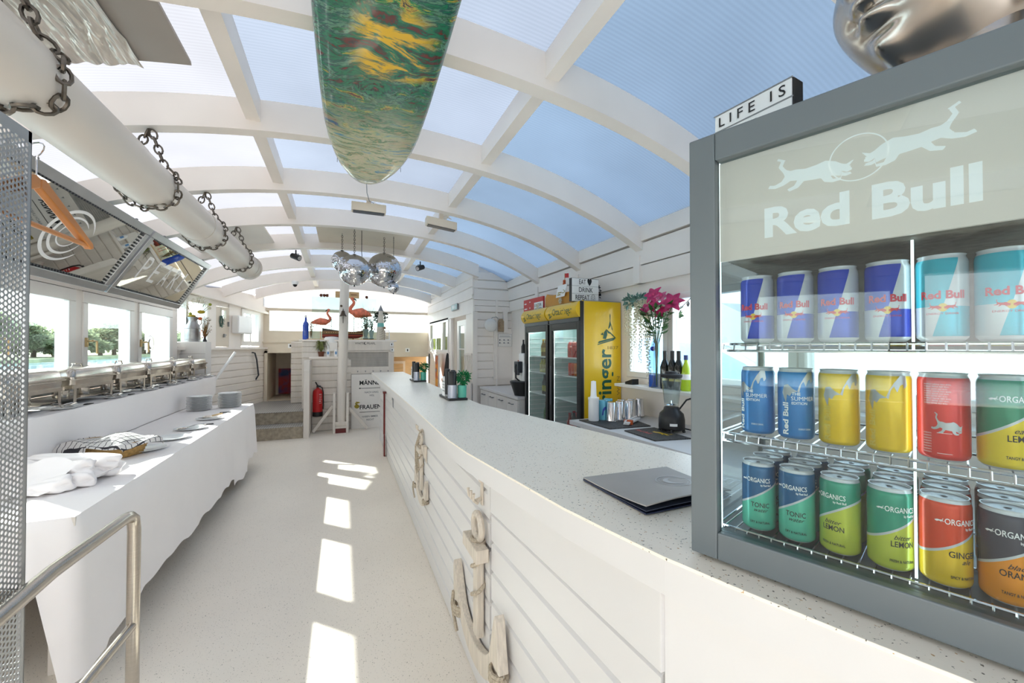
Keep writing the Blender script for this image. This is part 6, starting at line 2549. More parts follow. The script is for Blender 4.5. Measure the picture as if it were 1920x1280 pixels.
# fire extinguisher
t = thing('fire_extinguisher', 'red fire extinguisher with black base mounted by the steps', 'fire extinguisher', (-0.405, 7.90, 0.285))
b = MB()
b.lathe([(0.080, 0.0), (0.084, 0.01), (0.084, 0.075), (0.078, 0.078)], n=28)
obj('base_ring', b, 'black', t, smooth=True)
b = MB()
b.lathe([(0.079, 0.078), (0.080, 0.08), (0.080, 0.40), (0.072, 0.445), (0.045, 0.475), (0.022, 0.485), (0.02, 0.50)], n=28)
obj('cylinder', b, 'red', t, smooth=True)
b = MB()
b.lathe([(0.018, 0.50), (0.02, 0.53), (0.012, 0.545)], n=14)
b.beam((-0.01, 0, 0.545), (-0.035, -0.02, 0.60), 0.02, 0.012)
b.beam((0, 0, 0.53), (0.05, -0.01, 0.525), 0.018, 0.012)
obj('valve', b, 'black', t)
b = MB()
b.tube([(0.02, 0, 0.52), (0.07, -0.01, 0.50), (0.088, -0.01, 0.42), (0.092, -0.01, 0.20), (0.088, -0.01, 0.12)], 0.009, 8)
obj('hose', b, 'black', t, smooth=True)
b = MB()
for k, (w_, hh) in enumerate(((0.045, 0.010), (0.05, 0.006), (0.04, 0.006), (0.05, 0.006), (0.035, 0.01), (0.048, 0.006))):
    z = 0.38 - k * 0.030
    f = lambda x, y, z=z: (0.0806 * sin(0.35 + x / 0.08), -0.0806 * cos(0.35 + x / 0.08), z + y)
    b.fill([(0, 0), (w_, 0), (w_, hh), (0, hh)], f, 0.008)
obj('label_print', b, 'white', t)
b = MB()
b.box(-0.03, 0.03, 0.078, 0.12, 0.25, 0.42)
obj('wall_mount', b, 'black', t)

# things on the island's top shelf
ZT = 1.642


def bottle_mesh(b, prof, n=20, c=(0, 0, 0), ms=None):
    b.lathe(prof, c, n, ms=ms)


t = thing('blue_bottle', 'tall cobalt blue gin bottle at the left end of the island top', 'bottle', (-0.622, 8.18, ZT - 0.012))
b = MB()
b.lathe([(0.046, 0), (0.05, 0.01), (0.05, 0.25), (0.040, 0.30), (0.020, 0.335), (0.018, 0.40)], n=20)
obj('bottle_glass', b, pm('cobalt_glass', (44, 84, 190), 0.1, spec=0.7), t, smooth=True)
b = MB()
b.lathe([(0.019, 0.40), (0.021, 0.405), (0.021, 0.44), (0.0, 0.445)], n=14)
obj('cap', b, 'white', t, smooth=True)
b = MB()
b.fill([(0, 0), (0.05, 0), (0.05, 0.10), (0, 0.10)], lambda x, y: (0.0505 * sin(-0.5 + x / 0.05), -0.0505 * cos(-0.5 + x / 0.05), 0.07 + y), 0.008)
obj('label', b, 'bottlepale', t)
t = thing('dry_grass_jar', 'glass jar of dried stems beside the blue bottle', 'dried flowers', (-0.535, 8.16, ZT - 0.012))
b = MB()
b.lathe([(0.028, 0), (0.030, 0.10), (0.024, 0.16), (0.027, 0.19)], n=16)
obj('jar', b, 'glassclear', t, smooth=True)
b = MB()
rr = random.Random(11)
for k in range(16):
    a_ = rr.uniform(0, 6.28)
    q = rr.uniform(0.02, 0.10)
    h = rr.uniform(0.20, 0.38)
    b.tube([(0, 0, 0.02), (q * 0.3 * cos(a_), q * 0.3 * sin(a_), h * 0.6), (q * cos(a_), q * sin(a_), h)], [0.003, 0.003, 0.0015], 4)
    leaves(b, (q * cos(a_), q * sin(a_), h), 0.018, 9, 0.02, rr)
obj('dried_stems', b, 'dry', t)
b = MB()
b.box(-0.545, 0.615, 8.52, 8.53, ZT, 2.455)
t2 = obj('glass_panel', b, 'glassgreen', label='upright clear glass panel standing behind the model ship', cat='glass panel')
b = MB()


def flamingo(name, label, loc, s, body_len, neck_h, flip, lean=0.0):
    t = thing(name, label, 'flamingo figure', loc)
    b = MB()
    f = -1 if flip else 1
    # body: tail at -f, chest at +f
    pts = [(-f * body_len * 0.62, 0, 0.0), (-f * body_len * 0.4, 0, 0.03 * s), (-f * body_len * 0.1, 0, 0.05 * s), (f * body_len * 0.22, 0, 0.04 * s), (f * body_len * 0.40, 0, 0.06 * s)]
    b.tube([(p[0], p[1], p[2]) for p in pts], [0.008 * s, 0.05 * s, 0.085 * s, 0.075 * s, 0.034 * s], 16)
    neck = []
    for k in range(13):
        u = k / 12
        neck.append((f * (body_len * 0.36 + 0.035 * s * sin(u * 2 * pi) + 0.02 * s * u), 0, 0.04 * s + neck_h * u))
    head = (neck[-1][0], 0, neck[-1][2])
    b.tube(neck, [0.034 * s - 0.016 * s * (k / 12) for k in range(13)], 12)
    b.ball((head[0] - f * 0.012 * s, 0, head[2] + 0.004), (0.032 * s, 0.022 * s, 0.024 * s), 12)
    obj('body', b, 'flamingo', t, smooth=True)
    b = MB()
    b.tube([(head[0] - f * 0.03 * s, 0, head[2]), (head[0] - f * 0.065 * s, 0, head[2] - 0.012 * s), (head[0] - f * 0.075 * s, 0, head[2] - 0.045 * s)], [0.014 * s, 0.011 * s, 0.003 * s], 8)
    obj('beak', b, 'black', t, smooth=True)
    for q in (-1, 1):
        b = MB()
        b.tube([(q * 0.02 * s, q * 0.01, -0.03 * s), (q * 0.03 * s, q * 0.01, -(loc[2] - ZT) * 0.5), (q * 0.025 * s, q * 0.01, -(loc[2] - ZT))], 0.004, 6)
        b.ball((q * 0.025 * s, q * 0.01 - 0.01, -(loc[2] - ZT) + 0.004), (0.012, 0.02, 0.004), 8)
        obj('leg', b, 'flamingo', t, smooth=True)
    b = MB()
    for sg in (-1, 1):
        b.grid(lambda u, v, sg=sg: (-f * body_len * (0.55 - 0.72 * u), sg * (0.087 * s * sin(pi * min(1, 0.15 + u * 0.8)) ** 0.6), 0.035 * s + 0.05 * s * (v - 0.5) * sin(pi * (0.1 + 0.8 * u)) + 0.004 * sin(u * 30)), 14, 6)
    objs('wing', b, 'flamingo', t, smooth=True)
    return t


flamingo('flamingo_figure', 'small coral flamingo figure standing behind the stern of the model ship', (-0.365, 8.34, 1.935), 0.8, 0.30, 0.225, False)
flamingo('flamingo_figure', 'large coral flamingo figure standing right of the mast column', (0.30, 8.38, 2.10), 1.15, 0.36, 0.28, True)

# model ship
t = thing('model_ship', 'three-masted wooden model ship behind the mast column', 'model ship', (0.0, 8.17, ZT))
b = MB()


def hull(u, v):
    x = -0.35 + 0.70 * u
    w = 0.065 * (sin(pi * min(1, 0.06 + u * 0.93)) ** 0.55)
    zt_ = 0.135 + 0.055 * (1 - u) ** 2 * 1.2 + 0.03 * max(0, u - 0.75) * 4
    a_ = pi * v
    zb = 0.012 + 0.10 * max(0, u - 0.8) ** 1.5 * 5 + 0.03 * max(0, 0.1 - u) * 5
    return (x * (1 - 0.12 * (1 - sin(a_) * 0) * 0), -w * cos(a_), zb + (zt_ - zb) * (1 - sin(a_) ** 0.8))


b.grid(hull, 40, 14)
obj('hull', b, band_mat('ship_hull_paint', ((0, (110, 36, 26)), (0.062, (150, 60, 36)), (0.085, (44, 32, 26)), (0.105, (176, 134, 66)), (0.118, (50, 36, 28)), (0.134, (150, 108, 56)), (0.145, (52, 38, 30))), rough=0.45), t, smooth=True, ang=60)
b = MB()
for xm, h in ((-0.20, 0.46), (0.0, 0.52), (0.19, 0.50)):
    b.cyl((xm, 0, 0.12), (xm, 0, h), 0.006, 0.003, n=8)
    for k, (zz, w_) in enumerate(((0.24, 0.11), (0.32, 0.09), (0.40, 0.06))):
        b.beam((xm - w_, 0.0, zz + 0.04), (xm + w_, 0.0, zz - 0.04), 0.006, 0.006)
b.cyl((0.32, 0, 0.16), (0.43, 0, 0.22), 0.005, 0.003, n=8)
obj('masts', b, 'brown', t)
b = MB()
for xm, h in ((-0.20, 0.44), (0.0, 0.50), (0.19, 0.48)):
    for sg in (-1, 1):
        for q in (-0.07, -0.035, 0.035, 0.07):
            b.cyl((xm + q, sg * 0.055, 0.15), (xm, 0, h - 0.05), 0.0012, n=3)
for (x0, z0, x1, z1) in ((0.43, 0.22, 0.19, 0.48), (0.19, 0.46, 0.0, 0.30), (0.0, 0.50, -0.2, 0.28), (-0.2, 0.44, -0.34, 0.20)):
    b.cyl((x0, 0, z0), (x1, 0, z1), 0.0012, n=3)
obj('rigging', b, 'dark', t)
b = MB()
for sg in (-1, 1):
    for k in range(14):
        b.box(-0.28 + k * 0.038, -0.268 + k * 0.038, sg * 0.0615 - 0.004, sg * 0.0615 + 0.004, 0.115, 0.125)
obj('gun_ports', b, 'lwood', t)
b = MB()
b.box(-0.22, -0.19, -0.04, 0.04, 0, 0.03)
b.box(0.16, 0.19, -0.04, 0.04, 0, 0.03)
obj('cradle', b, 'brown', t)


def grass_vase(loc, s, label, n, seed, dens=1.0):
    t = thing('grass_vase', label, 'potted plant', loc)
    b = MB()
    b.lathe([(0.035 * s, 0), (0.062 * s, 0.02 * s), (0.030 * s, 0.05 * s), (0.045 * s, 0.12 * s), (0.058 * s, 0.20 * s), (0.05 * s, 0.20 * s), (0.038 * s, 0.12 * s)], n=20)
    obj('vase', b, pm('pale_teal_ceramic', (150, 176, 172), 0.3), t, smooth=True)
    b = MB()
    r = random.Random(seed)
    for k in range(n):
        a_, q, h = r.uniform(0, 6.28), r.uniform(0.02, 0.20) * s, r.uniform(0.4, 0.68) * s
        b.tube([(0.01 * cos(a_), 0.01 * sin(a_), 0.12 * s), (0.3 * q * cos(a_), 0.3 * q * sin(a_), h * 0.55), (q * cos(a_), q * sin(a_), h)], [0.0025, 0.0022, 0.0008], 3)
    for k in range(int(60 * dens)):
        a_, q, h = r.uniform(0, 6.28), r.uniform(0.0, 0.09) * s, r.uniform(0.22, 0.42) * s
        leaves(b, (q * cos(a_), q * sin(a_), h), 0.01, 2, 0.035, r)
    obj('grass_blades', b, pm('grey_green_grass', (96, 112, 84), 0.7, var=0.3, vs=30), t)


grass_vase((0.405, 8.30, ZT), 1.0, 'pale vase of tall dried grasses at the bow of the model ship', 46, 4)
grass_vase((0.505, 8.22, ZT), 0.85, 'narrow pale vase of grasses beside the model lighthouse', 26, 9, 0.6)
# green wreath bush behind the lighthouse
b = MB()
rr = random.Random(8)
leaves(b, (0.70, 8.55, 2.10), (0.13, 0.06, 0.11), 420, 0.045, rr)
b.tube([(0.70, 8.55, 1.642), (0.70, 8.55, 2.1)], 0.012, 6)
obj('box_shrub', b, pm('dark_box_leaf', (44, 66, 38), 0.6, var=0.4, vs=20), label='dark green shrub standing behind the model lighthouse', cat='shrub')
t = thing('model_lighthouse', 'white and turquoise wooden model lighthouse on the right of the island top', 'model lighthouse', (0.668, 8.16, 1.63))
b = MB()
b.lathe([(0.088, 0), (0.085, 0.02), (0.066, 0.25), (0.058, 0.40), (0.045, 0.47), (0.062, 0.475), (0.062, 0.485)], n=14)
lm = band_mat('lighthouse_paint', ((0, (214, 206, 190)), (0.25, (122, 196, 190)), (0.325, (226, 220, 206))), rough=0.6)
obj('tower', b, lm, t, smooth=True)
b = MB()
b.lathe([(0.040, 0.485), (0.038, 0.56)], n=12)
obj('lantern_room', b, 'paint_worn', t, smooth=True)
b = MB()
b.lathe([(0.052, 0.56), (0.034, 0.60), (0.006, 0.665), (0.003, 0.69)], n=12)
obj('roof', b, 'grey', t, smooth=True)
b = MB()
for k in range(5):
    b.tube([(0.086 * cos(a_ * 0.4) * (1 - k * 0.05) - 0.0, -0.088 * (1 - k * 0.05) + 0.0 * a_, 0.03 + k * 0.045 + 0.02 * sin(a_)) for a_ in range(6)], 0.004, 5)
obj('rope_net', b, 'rope', t, smooth=True)
t = thing('white_lantern', 'small white box lantern beside the model lighthouse', 'lantern', (0.79, 8.18, 1.63))
b = MB()
b.box(-0.045, 0.045, -0.045, 0.045, 0, 0.015)
b.box(-0.045, 0.045, -0.045, 0.045, 0.17, 0.185)
for sx in (-1, 1):
    for sy in (-1, 1):
        b.box(sx * 0.04 - 0.005, sx * 0.04 + 0.005, sy * 0.04 - 0.005, sy * 0.04 + 0.005, 0.015, 0.17)
obj('frame', b, 'white', t)
b = MB()
b.lathe([(0.022, 0.015), (0.022, 0.08), (0.002, 0.082)], n=14)
obj('candle', b, 'cream', t, smooth=True)
t = thing('driftwood_star', 'little star ornament standing beside the white lantern', 'ornament', (0.735, 8.08, 1.63))
b = MB()
b.prism([((0.045 if k % 2 == 0 else 0.018) * sin(k * pi / 5) , 0.13 + (0.045 if k % 2 == 0 else 0.018) * cos(k * pi / 5)) for k in range(10)], (0, 0, 0.1), (1, 0, 0), (0, 0, 1), (0, 0.008, 0))
b.cyl((0, 0.004, 0.0), (0, 0.004, 0.19), 0.004, n=6)
obj('star', b, 'brown', t)
# box sign and shells on top of the glass panel
t = thing('wooden_box_sign', 'flat pale wooden box standing on the glass panel behind the mast', 'box', (0.075, 8.525, 2.455))
b = MB()
b.box(-0.215, 0.215, -0.05, 0.05, 0, 0.115)
obj('box', b, 'lwood', t, bevel=0.003)
b = MB()
b.box(0.06, 0.17, -0.052, -0.05, 0.05, 0.065)
obj('burnt_lettering', b, 'brown', t)
for k, (x, l) in enumerate(((-0.39, 'brown pine cone on the glass panel, leftmost'), (-0.335, 'brown pine cone on the glass panel, second from left'), (-0.285, 'brown pine cone on the glass panel, third from left'), (0.43, 'brown pine cone on the right end of the glass panel'))):
    b = MB()
    rr = random.Random(40 + k)
    b.ball((0, 0, 0.03), (0.026, 0.020, 0.03), 8)
    leaves(b, (0, 0, 0.03), (0.03, 0.022, 0.028), 70, 0.016, rr, 0, 0, 0.8)
    obj('pine_cone', b, 'brown', loc=(x, 8.525, 2.453), label=l, cat='pine cone', group='pine cones on the glass panel')
# low shelf: potted plant, cleaner bottles, white canister
t = thing('spider_plant', 'potted spider plant with arching green leaves on the low island shelf', 'potted plant', (-0.36, 8.045, 1.325))
b = MB()
b.lathe([(0.04, 0), (0.055, 0.09), (0.058, 0.09), (0.052, 0.08)], n=18)
obj('pot', b, 'brown', t, smooth=True)
b = MB()
rr = random.Random(6)
for k in range(60):
    a_, q, h = rr.uniform(0, 6.28), rr.uniform(0.06, 0.20), rr.uniform(0.08, 0.22)
    p0, p1, p2 = V((0, 0, 0.08)), V((0.5 * q * cos(a_), 0.3 * q * sin(a_), 0.08 + h)), V((q * cos(a_), 0.5 * q * sin(a_), 0.06 + h * 0.3))
    w = V((-sin(a_), cos(a_), 0)) * 0.007
    b.add([p0 - w, p0 + w, p1 + w, p1 - w, p2], [(0, 1, 2, 3), (3, 2, 4)])
obj('leaves', b, 'leaf2', t)
for (x, l, m) in ((-0.245, 'small white spray bottle with blue print on the low island shelf, left', 'white'), (-0.115, 'small white spray bottle with blue print beside the mast column', 'white')):
    t = thing('cleaner_bottle', l, 'bottle', (x, 8.04, 1.325))
    b = MB()
    b.lathe([(0.030, 0), (0.032, 0.01), (0.032, 0.11), (0.014, 0.14), (0.012, 0.17)], n=16)
    obj('bottle', b, m, t, smooth=True)
    b = MB()
    b.box(-0.02, 0.008, -0.01, 0.01, 0.165, 0.19)
    obj('spray_head', b, 'white', t)
    b = MB()
    b.fill([(0, 0), (0.03, 0), (0.03, 0.05), (0, 0.05)], lambda x, y: (0.0324 * sin(-0.5 + x / 0.032), -0.0324 * cos(-0.5 + x / 0.032), 0.04 + y), 0.006)
    obj('label', b, pm('label_blue', (110, 160, 214), 0.4), t)
t = thing('white_canister', 'large rounded white dispenser standing left of the mast column', 'canister', (-0.19, 8.16, 1.42))
b = MB()
b.lathe([(0.09, 0), (0.11, 0.01), (0.125, 0.10), (0.13, 0.22), (0.11, 0.26), (0.0, 0.275)], n=28)
obj('canister', b, 'white', t, smooth=True)
b = MB()
b.box(-0.04, 0.10, -0.135, -0.10, 0.0, 0.16)
obj('dispenser_front', b, 'frame_white', t, bevel=0.01)
b = MB()
b.box(-0.29, -0.02, 8.12, 8.20, 1.325, 1.42)
obj('storage_box', b, 'cream', label='cream box under the white dispenser on the low shelf', cat='box')

# ---------------------------------------------------------------- far left corner
t = thing('white_crate', 'plain white wooden cupboard box carrying the milk can', 'cupboard', (-2.06, 7.35, 0))
b = MB()
b.box(-2.20, -1.86, 7.22, 7.50, 1.12, 1.575)
b.planks((-2.20, 7.22), (-1.86, 7.22), (0, -1), 0.0, 1.575, 0.17, 0.008)
b.box(-2.20, -1.86, 7.22, 7.50, 0.0, 1.12)
obj('box_body', b, 'paint_cool', t, world=True)
t = thing('milk_can', 'old galvanised milk can holding flowers on the white cupboard', 'milk can', (-2.055, 7.36, 1.575))
b = MB()
b.lathe([(0.090, 0), (0.094, 0.01), (0.094, 0.20), (0.088, 0.235), (0.058, 0.285), (0.055, 0.32), (0.068, 0.365), (0.064, 0.365), (0.050, 0.32)], n=32)
obj('can_body', b, pm('galvanised_can', (170, 172, 174), 0.35, metal=0.8, var=0.15, vs=12), t, smooth=True)
for sg in (-1, 1):
    b = MB()
    b.tube([(sg * 0.062, 0, 0.34), (sg * 0.105, 0, 0.335), (sg * 0.108, 0, 0.28), (sg * 0.085, 0, 0.245)], 0.007, 6)
    obj('handle', b, 'grey', t, smooth=True)
b = MB()
for z in (0.03, 0.19):
    b.lathe([(0.0945, z), (0.098, z + 0.004), (0.0945, z + 0.008)], n=32, caps=False)
objs('hoop', b, 'grey', t, smooth=True)
t = thing('flower_bunch', 'bunch of white and yellow dried flowers standing in the milk can', 'flowers', (-2.055, 7.36, 1.90))
rr = random.Random(21)
b = MB()
heads = [(-0.10, 0.30, 'w'), (-0.06, 0.20, 'w'), (0.02, 0.27, 'w'), (0.08, 0.30, 'w'), (0.14, 0.24, 'w'), (-0.13, 0.22, 'w'), (0.10, 0.12, 'm'), (0.21, 0.235, 'y'), (0.20, 0.18, 'c'), (-0.03, 0.09, 'y'), (-0.01, 0.05, 'm'), (0.09, 0.02, 'o')]
for x, z, k in heads:
    b.tube([(0, 0, -0.28), (x * 0.4, 0.01, z * 0.4), (x, 0.0, z)], 0.003, 4)
obj('stems', b, 'dry', t)
for x, z, k in heads:
    b = MB()
    if k == 'w':
        leaves(b, (x, 0, z), (0.055, 0.05, 0.05), 120, 0.012, rr, 0, 0, 0.8)
        obj('white_bloom', b, 'creamfl', t)
    elif k == 'm':
        b.ball((x, 0, z), (0.05, 0.03, 0.028), 14)
        obj('mustard_bloom', b, 'mustard', t, smooth=True)
    elif k == 'y':
        b.ball((x, 0, z), 0.022, 12)
        obj('yellow_ball', b, pm('billy_button', (168, 176, 60), 0.7, var=0.3, vs=60), t, smooth=True)
    elif k == 'c':
        b.ball((x, 0, z), 0.026, 12)
        obj('cream_ball', b, 'creamfl', t, smooth=True)
    else:
        b.ball((x, 0, z), (0.028, 0.02, 0.026), 12)
        obj('orange_bloom', b, 'orange', t, smooth=True)
t = thing('dried_bouquet', 'bouquet of brown dried grasses in a dark vase beside the milk can', 'dried flowers', (-1.885, 7.28, 1.575))
b = MB()
b.lathe([(0.022, 0), (0.028, 0.01), (0.014, 0.05), (0.018, 0.09)], n=12)
obj('vase', b, 'black', t, smooth=True)
b = MB()
for k in range(60):
    a_, q, h = rr.uniform(0, 6.28), rr.uniform(0.01, 0.075), rr.uniform(0.14, 0.36)
    b.tube([(0, 0, 0.05), (q * 0.5 * cos(a_), q * 0.5 * sin(a_), h * 0.6), (q * cos(a_), q * sin(a_), h)], [0.003, 0.003, 0.001], 4)
    leaves(b, (q * cos(a_), q * sin(a_), h), 0.012, 4, 0.018, rr)
obj('dried_stems', b, 'dry', t)
b = MB()
leaves(b, (-0.02, -0.02, 0.12), (0.03, 0.03, 0.06), 60, 0.02, rr)
obj('orange_blooms', b, 'orange', t)
# electric cabinet, dark grab rail, white pole, wreath
b = MB(FS)
b.box(1.67, 2.13, -0.13, -0.013, 1.735, 2.055)
o = obj('fuse_box', b, 'white', label='white fuse box with rounded corners on the far left wall', cat='fuse box', bevel=0.02)
b = MB(FS)
b.tube([(2.33, -0.018, 1.395), (2.34, -0.07, 1.38), (2.40, -0.075, 1.25), (2.47, -0.075, 0.95), (2.48, -0.018, 0.86)], 0.014, 10)
obj('grab_rail', b, 'dgrey', smooth=True, label='dark bent grab rail on the boarded wall by the steps', cat='grab rail')
b = MB()
b.cyl((-1.49, 7.22, 1.42), (-1.735, 7.12, 0.985), 0.019, n=12)
obj('white_pole', b, 'white', smooth=True, label='white pole leaning against the boarded wall behind the buffet', cat='pole')
b = MB(FS)
for k in range(2):
    b.tube([(1.37 + 0.035 * cos(q * pi / 10), -0.02, 1.93 + 0.085 * sin(q * pi / 10)) for q in range(20)], 0.010, 6, closed=True)
rr = random.Random(3)
for q in range(20):
    leaves(b, (1.37 + 0.035 * cos(q * pi / 10), -0.025, 1.93 + 0.085 * sin(q * pi / 10)), 0.014, 6, 0.022, rr)
b.tube([(1.37, -0.015, 2.01), (1.37, -0.012, 2.16)], 0.002, 4)
obj('small_wreath', b, 'bluegreen', label='small oval grey-green wreath hanging on the narrow white door', cat='wreath')
# ================================================================ right-hand side behind the bar
# far drawer cabinet
t = thing('drawer_cabinet', 'low white drawer cabinet with worktop left of the tall fridges', 'cabinet', (2.2, 5.1, 0))
b = MB()
b.box(1.95, WR, 4.45, 5.87, 0.0, 0.865)
obj('body', b, 'frame_white', t, world=True)
b = MB()
b.box(1.92, WR, 4.43, 5.88, 0.865, 0.90)
obj('worktop', b, 'paint_cool', t, world=True, bevel=0.003)
for k in range(4):
    b = MB()
    y0 = 4.455 + k * 0.355
    b.box(1.93, 1.95, y0 + 0.004, y0 + 0.352, 0.05, 0.855)
    d_ = obj('door', b, 'frame_white', t, world=True, bevel=0.002)
    b = MB()
    b.tube([(1.93, y0 + 0.12, 0.80), (1.905, y0 + 0.12, 0.80), (1.905, y0 + 0.24, 0.80), (1.93, y0 + 0.24, 0.80)], 0.005, 6)
    obj('handle', b, 'dgrey', d_, world=True, smooth=True)
# back shelf beside it and coffee machine
b = MB()
b.box(2.10, WR, 4.72, 5.0, 1.20, 1.225)
b.box(2.10, 2.13, 4.95, 5.0, 0.90, 1.20)
obj('hanging_shelf', b, 'paint', label='short white wall shelf above the drawer cabinet', cat='shelf')
t = thing('napkin_box', 'small grey box with orange sachets on the short wall shelf', 'box', (2.17, 4.85, 1.225))
b = MB()
b.box(-0.05, 0.05, -0.07, 0.07, 0, 0.085)
obj('box', b, 'grey', t)
b = MB()
b.box(-0.045, 0.045, -0.06, -0.01, 0.085, 0.105)
b.box(-0.045, 0.045, 0.01, 0.05, 0.085, 0.10)
objs('sachets', b, 'orange', t)
t = thing('coffee_machine', 'white and black capsule coffee machine beside the left tall fridge', 'coffee machine', (2.06, 4.60, 0.90))
b = MB()
b.lathe([(0.10, 0.0), (0.14, 0.12), (0.16, 0.17), (0.15, 0.18)], n=22)
obj('drip_tray', b, 'black', t, smooth=True)
b = MB()
b.box(-0.02, 0.10, -0.07, 0.08, 0.17, 0.52)
obj('body', b, 'white', t, bevel=0.015)
b = MB()
b.box(-0.09, -0.02, -0.05, 0.06, 0.28, 0.42)
b.cyl((-0.06, 0, 0.25), (-0.06, 0, 0.30), 0.02, n=10)
obj('brew_head', b, 'dgrey', t, bevel=0.008)
b = MB()
b.tube([(-0.09, 0.0, 0.38), (-0.11, -0.03, 0.36), (-0.11, -0.05, 0.22), (-0.06, -0.05, 0.18)], 0.010, 8)
obj('lever', b, 'black', t, smooth=True)
for (y, h, l) in ((4.55, 0.20, 'dark glass bottle standing on top of the coffee machine, nearer'), (4.66, 0.17, 'dark glass bottle standing on top of the coffee machine, farther')):
    b = MB()
    b.lathe([(0.028, 0), (0.028, h * 0.5), (0.011, h * 0.72), (0.011, h), (0.0, h)], n=14)
    obj('dark_bottle', b, 'black', smooth=True, loc=(2.10, y, 1.42), label=l, cat='bottle')
# wall pieces on the cabin front
t = thing('round_wall_lamp', 'round white globe lamp with bent arm on the boarded cabin front', 'lamp', (2.07, 5.80, 1.83))
b = MB()
b.ball((0, 0, 0), (0.10, 0.055, 0.10), 28)
obj('globe', b, pm('opal_globe', (232, 230, 226), 0.3), t, smooth=True)
b = MB()
b.tube([(0.0, 0.03, 0.08), (0.04, 0.03, 0.12), (0.11, 0.05, 0.13), (0.15, 0.10, 0.11)], 0.005, 6)
obj('arm', b, 'grey', t, smooth=True)
t = thing('wooden_tag', 'pale brown wooden bottle-shaped tag on the cabin front', 'ornament', (2.265, 5.87, 1.735))
b = MB()
b.prism([(-0.05, 0), (0.05, 0), (0.05, 0.16), (0.03, 0.19), (0.03, 0.20), (-0.03, 0.20), (-0.03, 0.19), (-0.05, 0.16)], (0, 0, 0), (1, 0, 0), (0, 0, 1), (0, 0.012, 0))
obj('tag', b, pm('driftwood_brown', (176, 152, 122), 0.6, var=0.15, vs=30), t, bevel=0.002)
b = MB()
b.text('OPEN', lambda x, y: (-0.012 - y, -0.001, 0.045 + x), w=0.10, h=0.03)
obj('burnt_lettering', b, 'brown', t)
t = thing('wall_notice', 'white printed notice fixed above the white hatch on the cabin front', 'notice', (2.365, 5.885, 1.50))
b = MB()
b.box(-0.145, 0.09, 0.0, 0.008, 0, 0.205)
obj('panel', b, 'frame_white', t)
b = MB()
b.box(-0.12, 0.05, -0.001, 0, 0.165, 0.170)
b.box(-0.12, 0.07, -0.001, 0, 0.150, 0.154)
for k in range(3):
    for j in range(2):
        b.box(-0.125 + k * 0.07, -0.105 + k * 0.07, -0.001, 0, 0.05 + j * 0.045, 0.072 + j * 0.045)
        b.box(-0.095 + k * 0.07, -0.078 + k * 0.07, -0.001, 0, 0.055 + j * 0.045, 0.058 + j * 0.045)
for xa, xb, za, zb in ((-0.14, 0.085, 0.006, 0.008), (-0.14, 0.085, 0.197, 0.199), (-0.14, -0.138, 0.006, 0.199), (0.083, 0.085, 0.006, 0.199)):
    b.box(xa, xb, -0.001, 0, za, zb)
obj('print', b, 'inkgrey', t)
# lattice, paddle, picture by the cabin door
t = thing('wave_lattice', 'white wavy slat lattice panel leaning at the cabin corner', 'lattice', (1.80, 6.10, 0.95))
b = MB()
for k in range(7):
    y = -0.17 + k * 0.056
    b.tube([(0.0, y + 0.022 * sin(q * 0.9 + k * 1.6), q * 0.042) for q in range(11)], 0.008, 5)
obj('slats', b, 'paint_worn', t)
b = MB()
b.box(-0.008, 0.008, -0.20, 0.20, 0.42, 0.45)
b.box(-0.008, 0.008, -0.20, 0.20, -0.02, 0.0)
objs('rail', b, 'paint_worn', t)
b = MB()
b.box(1.79, 1.81, 5.92, 6.28, 0.0, 0.93)
obj('white_board', b, 'paint', label='low white panel under the wavy slat lattice', cat='panel')
b = MB()
fin = [(0.0, 0.0), (0.30, 0.0), (0.335, 0.75), (0.33, 1.30), (0.315, 1.40), (0.285, 1.42), (0.25, 1.36), (0.17, 1.10), (0.07, 0.70), (0.02, 0.35)]
b.prism([(0.72 * (0.335 - q[0]) * -1, q[1] * 0.98) for q in fin], (1.70, 6.99, 0), (0.35, -1, 0), (0, 0, 1), (0.02, 0.0, 0))
obj('black_surf_fin_board', b, 'black', label='black curved board end leaning by the cabin door', cat='board')
b = MB()
b.lathe([(0.02, 0), (0.02, 0.45), (0.035, 0.5), (0.05, 0.55), (0.052, 0.66), (0.04, 0.73), (0.0, 0.75)], n=14)
b.v = [(p[0] * 0.35, p[1], p[2] + 0.62) for p in b.v]
b.box(-0.01, 0.01, -0.01, 0.01, 0.0, 0.64)
obj('black_paddle', b, 'black', smooth=True, loc=(1.66, 8.45, 0.0), label='narrow black paddle standing by the bright painted board', cat='paddle')
a = Mat('bright_painted_board')
rp = a.node('ShaderNodeValToRGB')
for i, (ps, c) in enumerate([(0.0, (150, 200, 220)), (0.36, (90, 150, 180)), (0.46, (180, 110, 60)), (0.54, (216, 60, 30)), (0.60, (240, 170, 30)), (1.0, (200, 60, 40))]):
    e = rp.color_ramp.elements[i] if i < 2 else rp.color_ramp.elements.new(ps)
    e.position, e.color = ps, lin(c)
sx = a.node('ShaderNodeSeparateXYZ')
a.l.new(a.co(), sx.inputs[0])
a.l.new(a.math('ADD', a.noise(7.0, 4, (1, 1, 1)), a.math('MULTIPLY', a.math('SUBTRACT', 0.9, sx.outputs['Z']), 0.18)), rp.inputs['Fac'])
a.pbsdf(rp.outputs[0], 0.4)
t = thing('painted_board', 'narrow framed board with red, yellow and blue painting near the cabin wall', 'picture', (1.72, 7.95, 0.30))
b = MB()
b.box(-0.01, 0.01, -0.13, 0.13, 0, 1.03)
obj('painting', b, a.m, t)
b = MB()
for ya, yb, za, zb in ((-0.15, -0.13, 0, 1.05), (0.13, 0.15, 0, 1.05), (-0.13, 0.13, 1.03, 1.05)):
    b.box(-0.015, 0.015, ya, yb, za, zb)
obj('frame', b, 'paint', t)
b = MB()
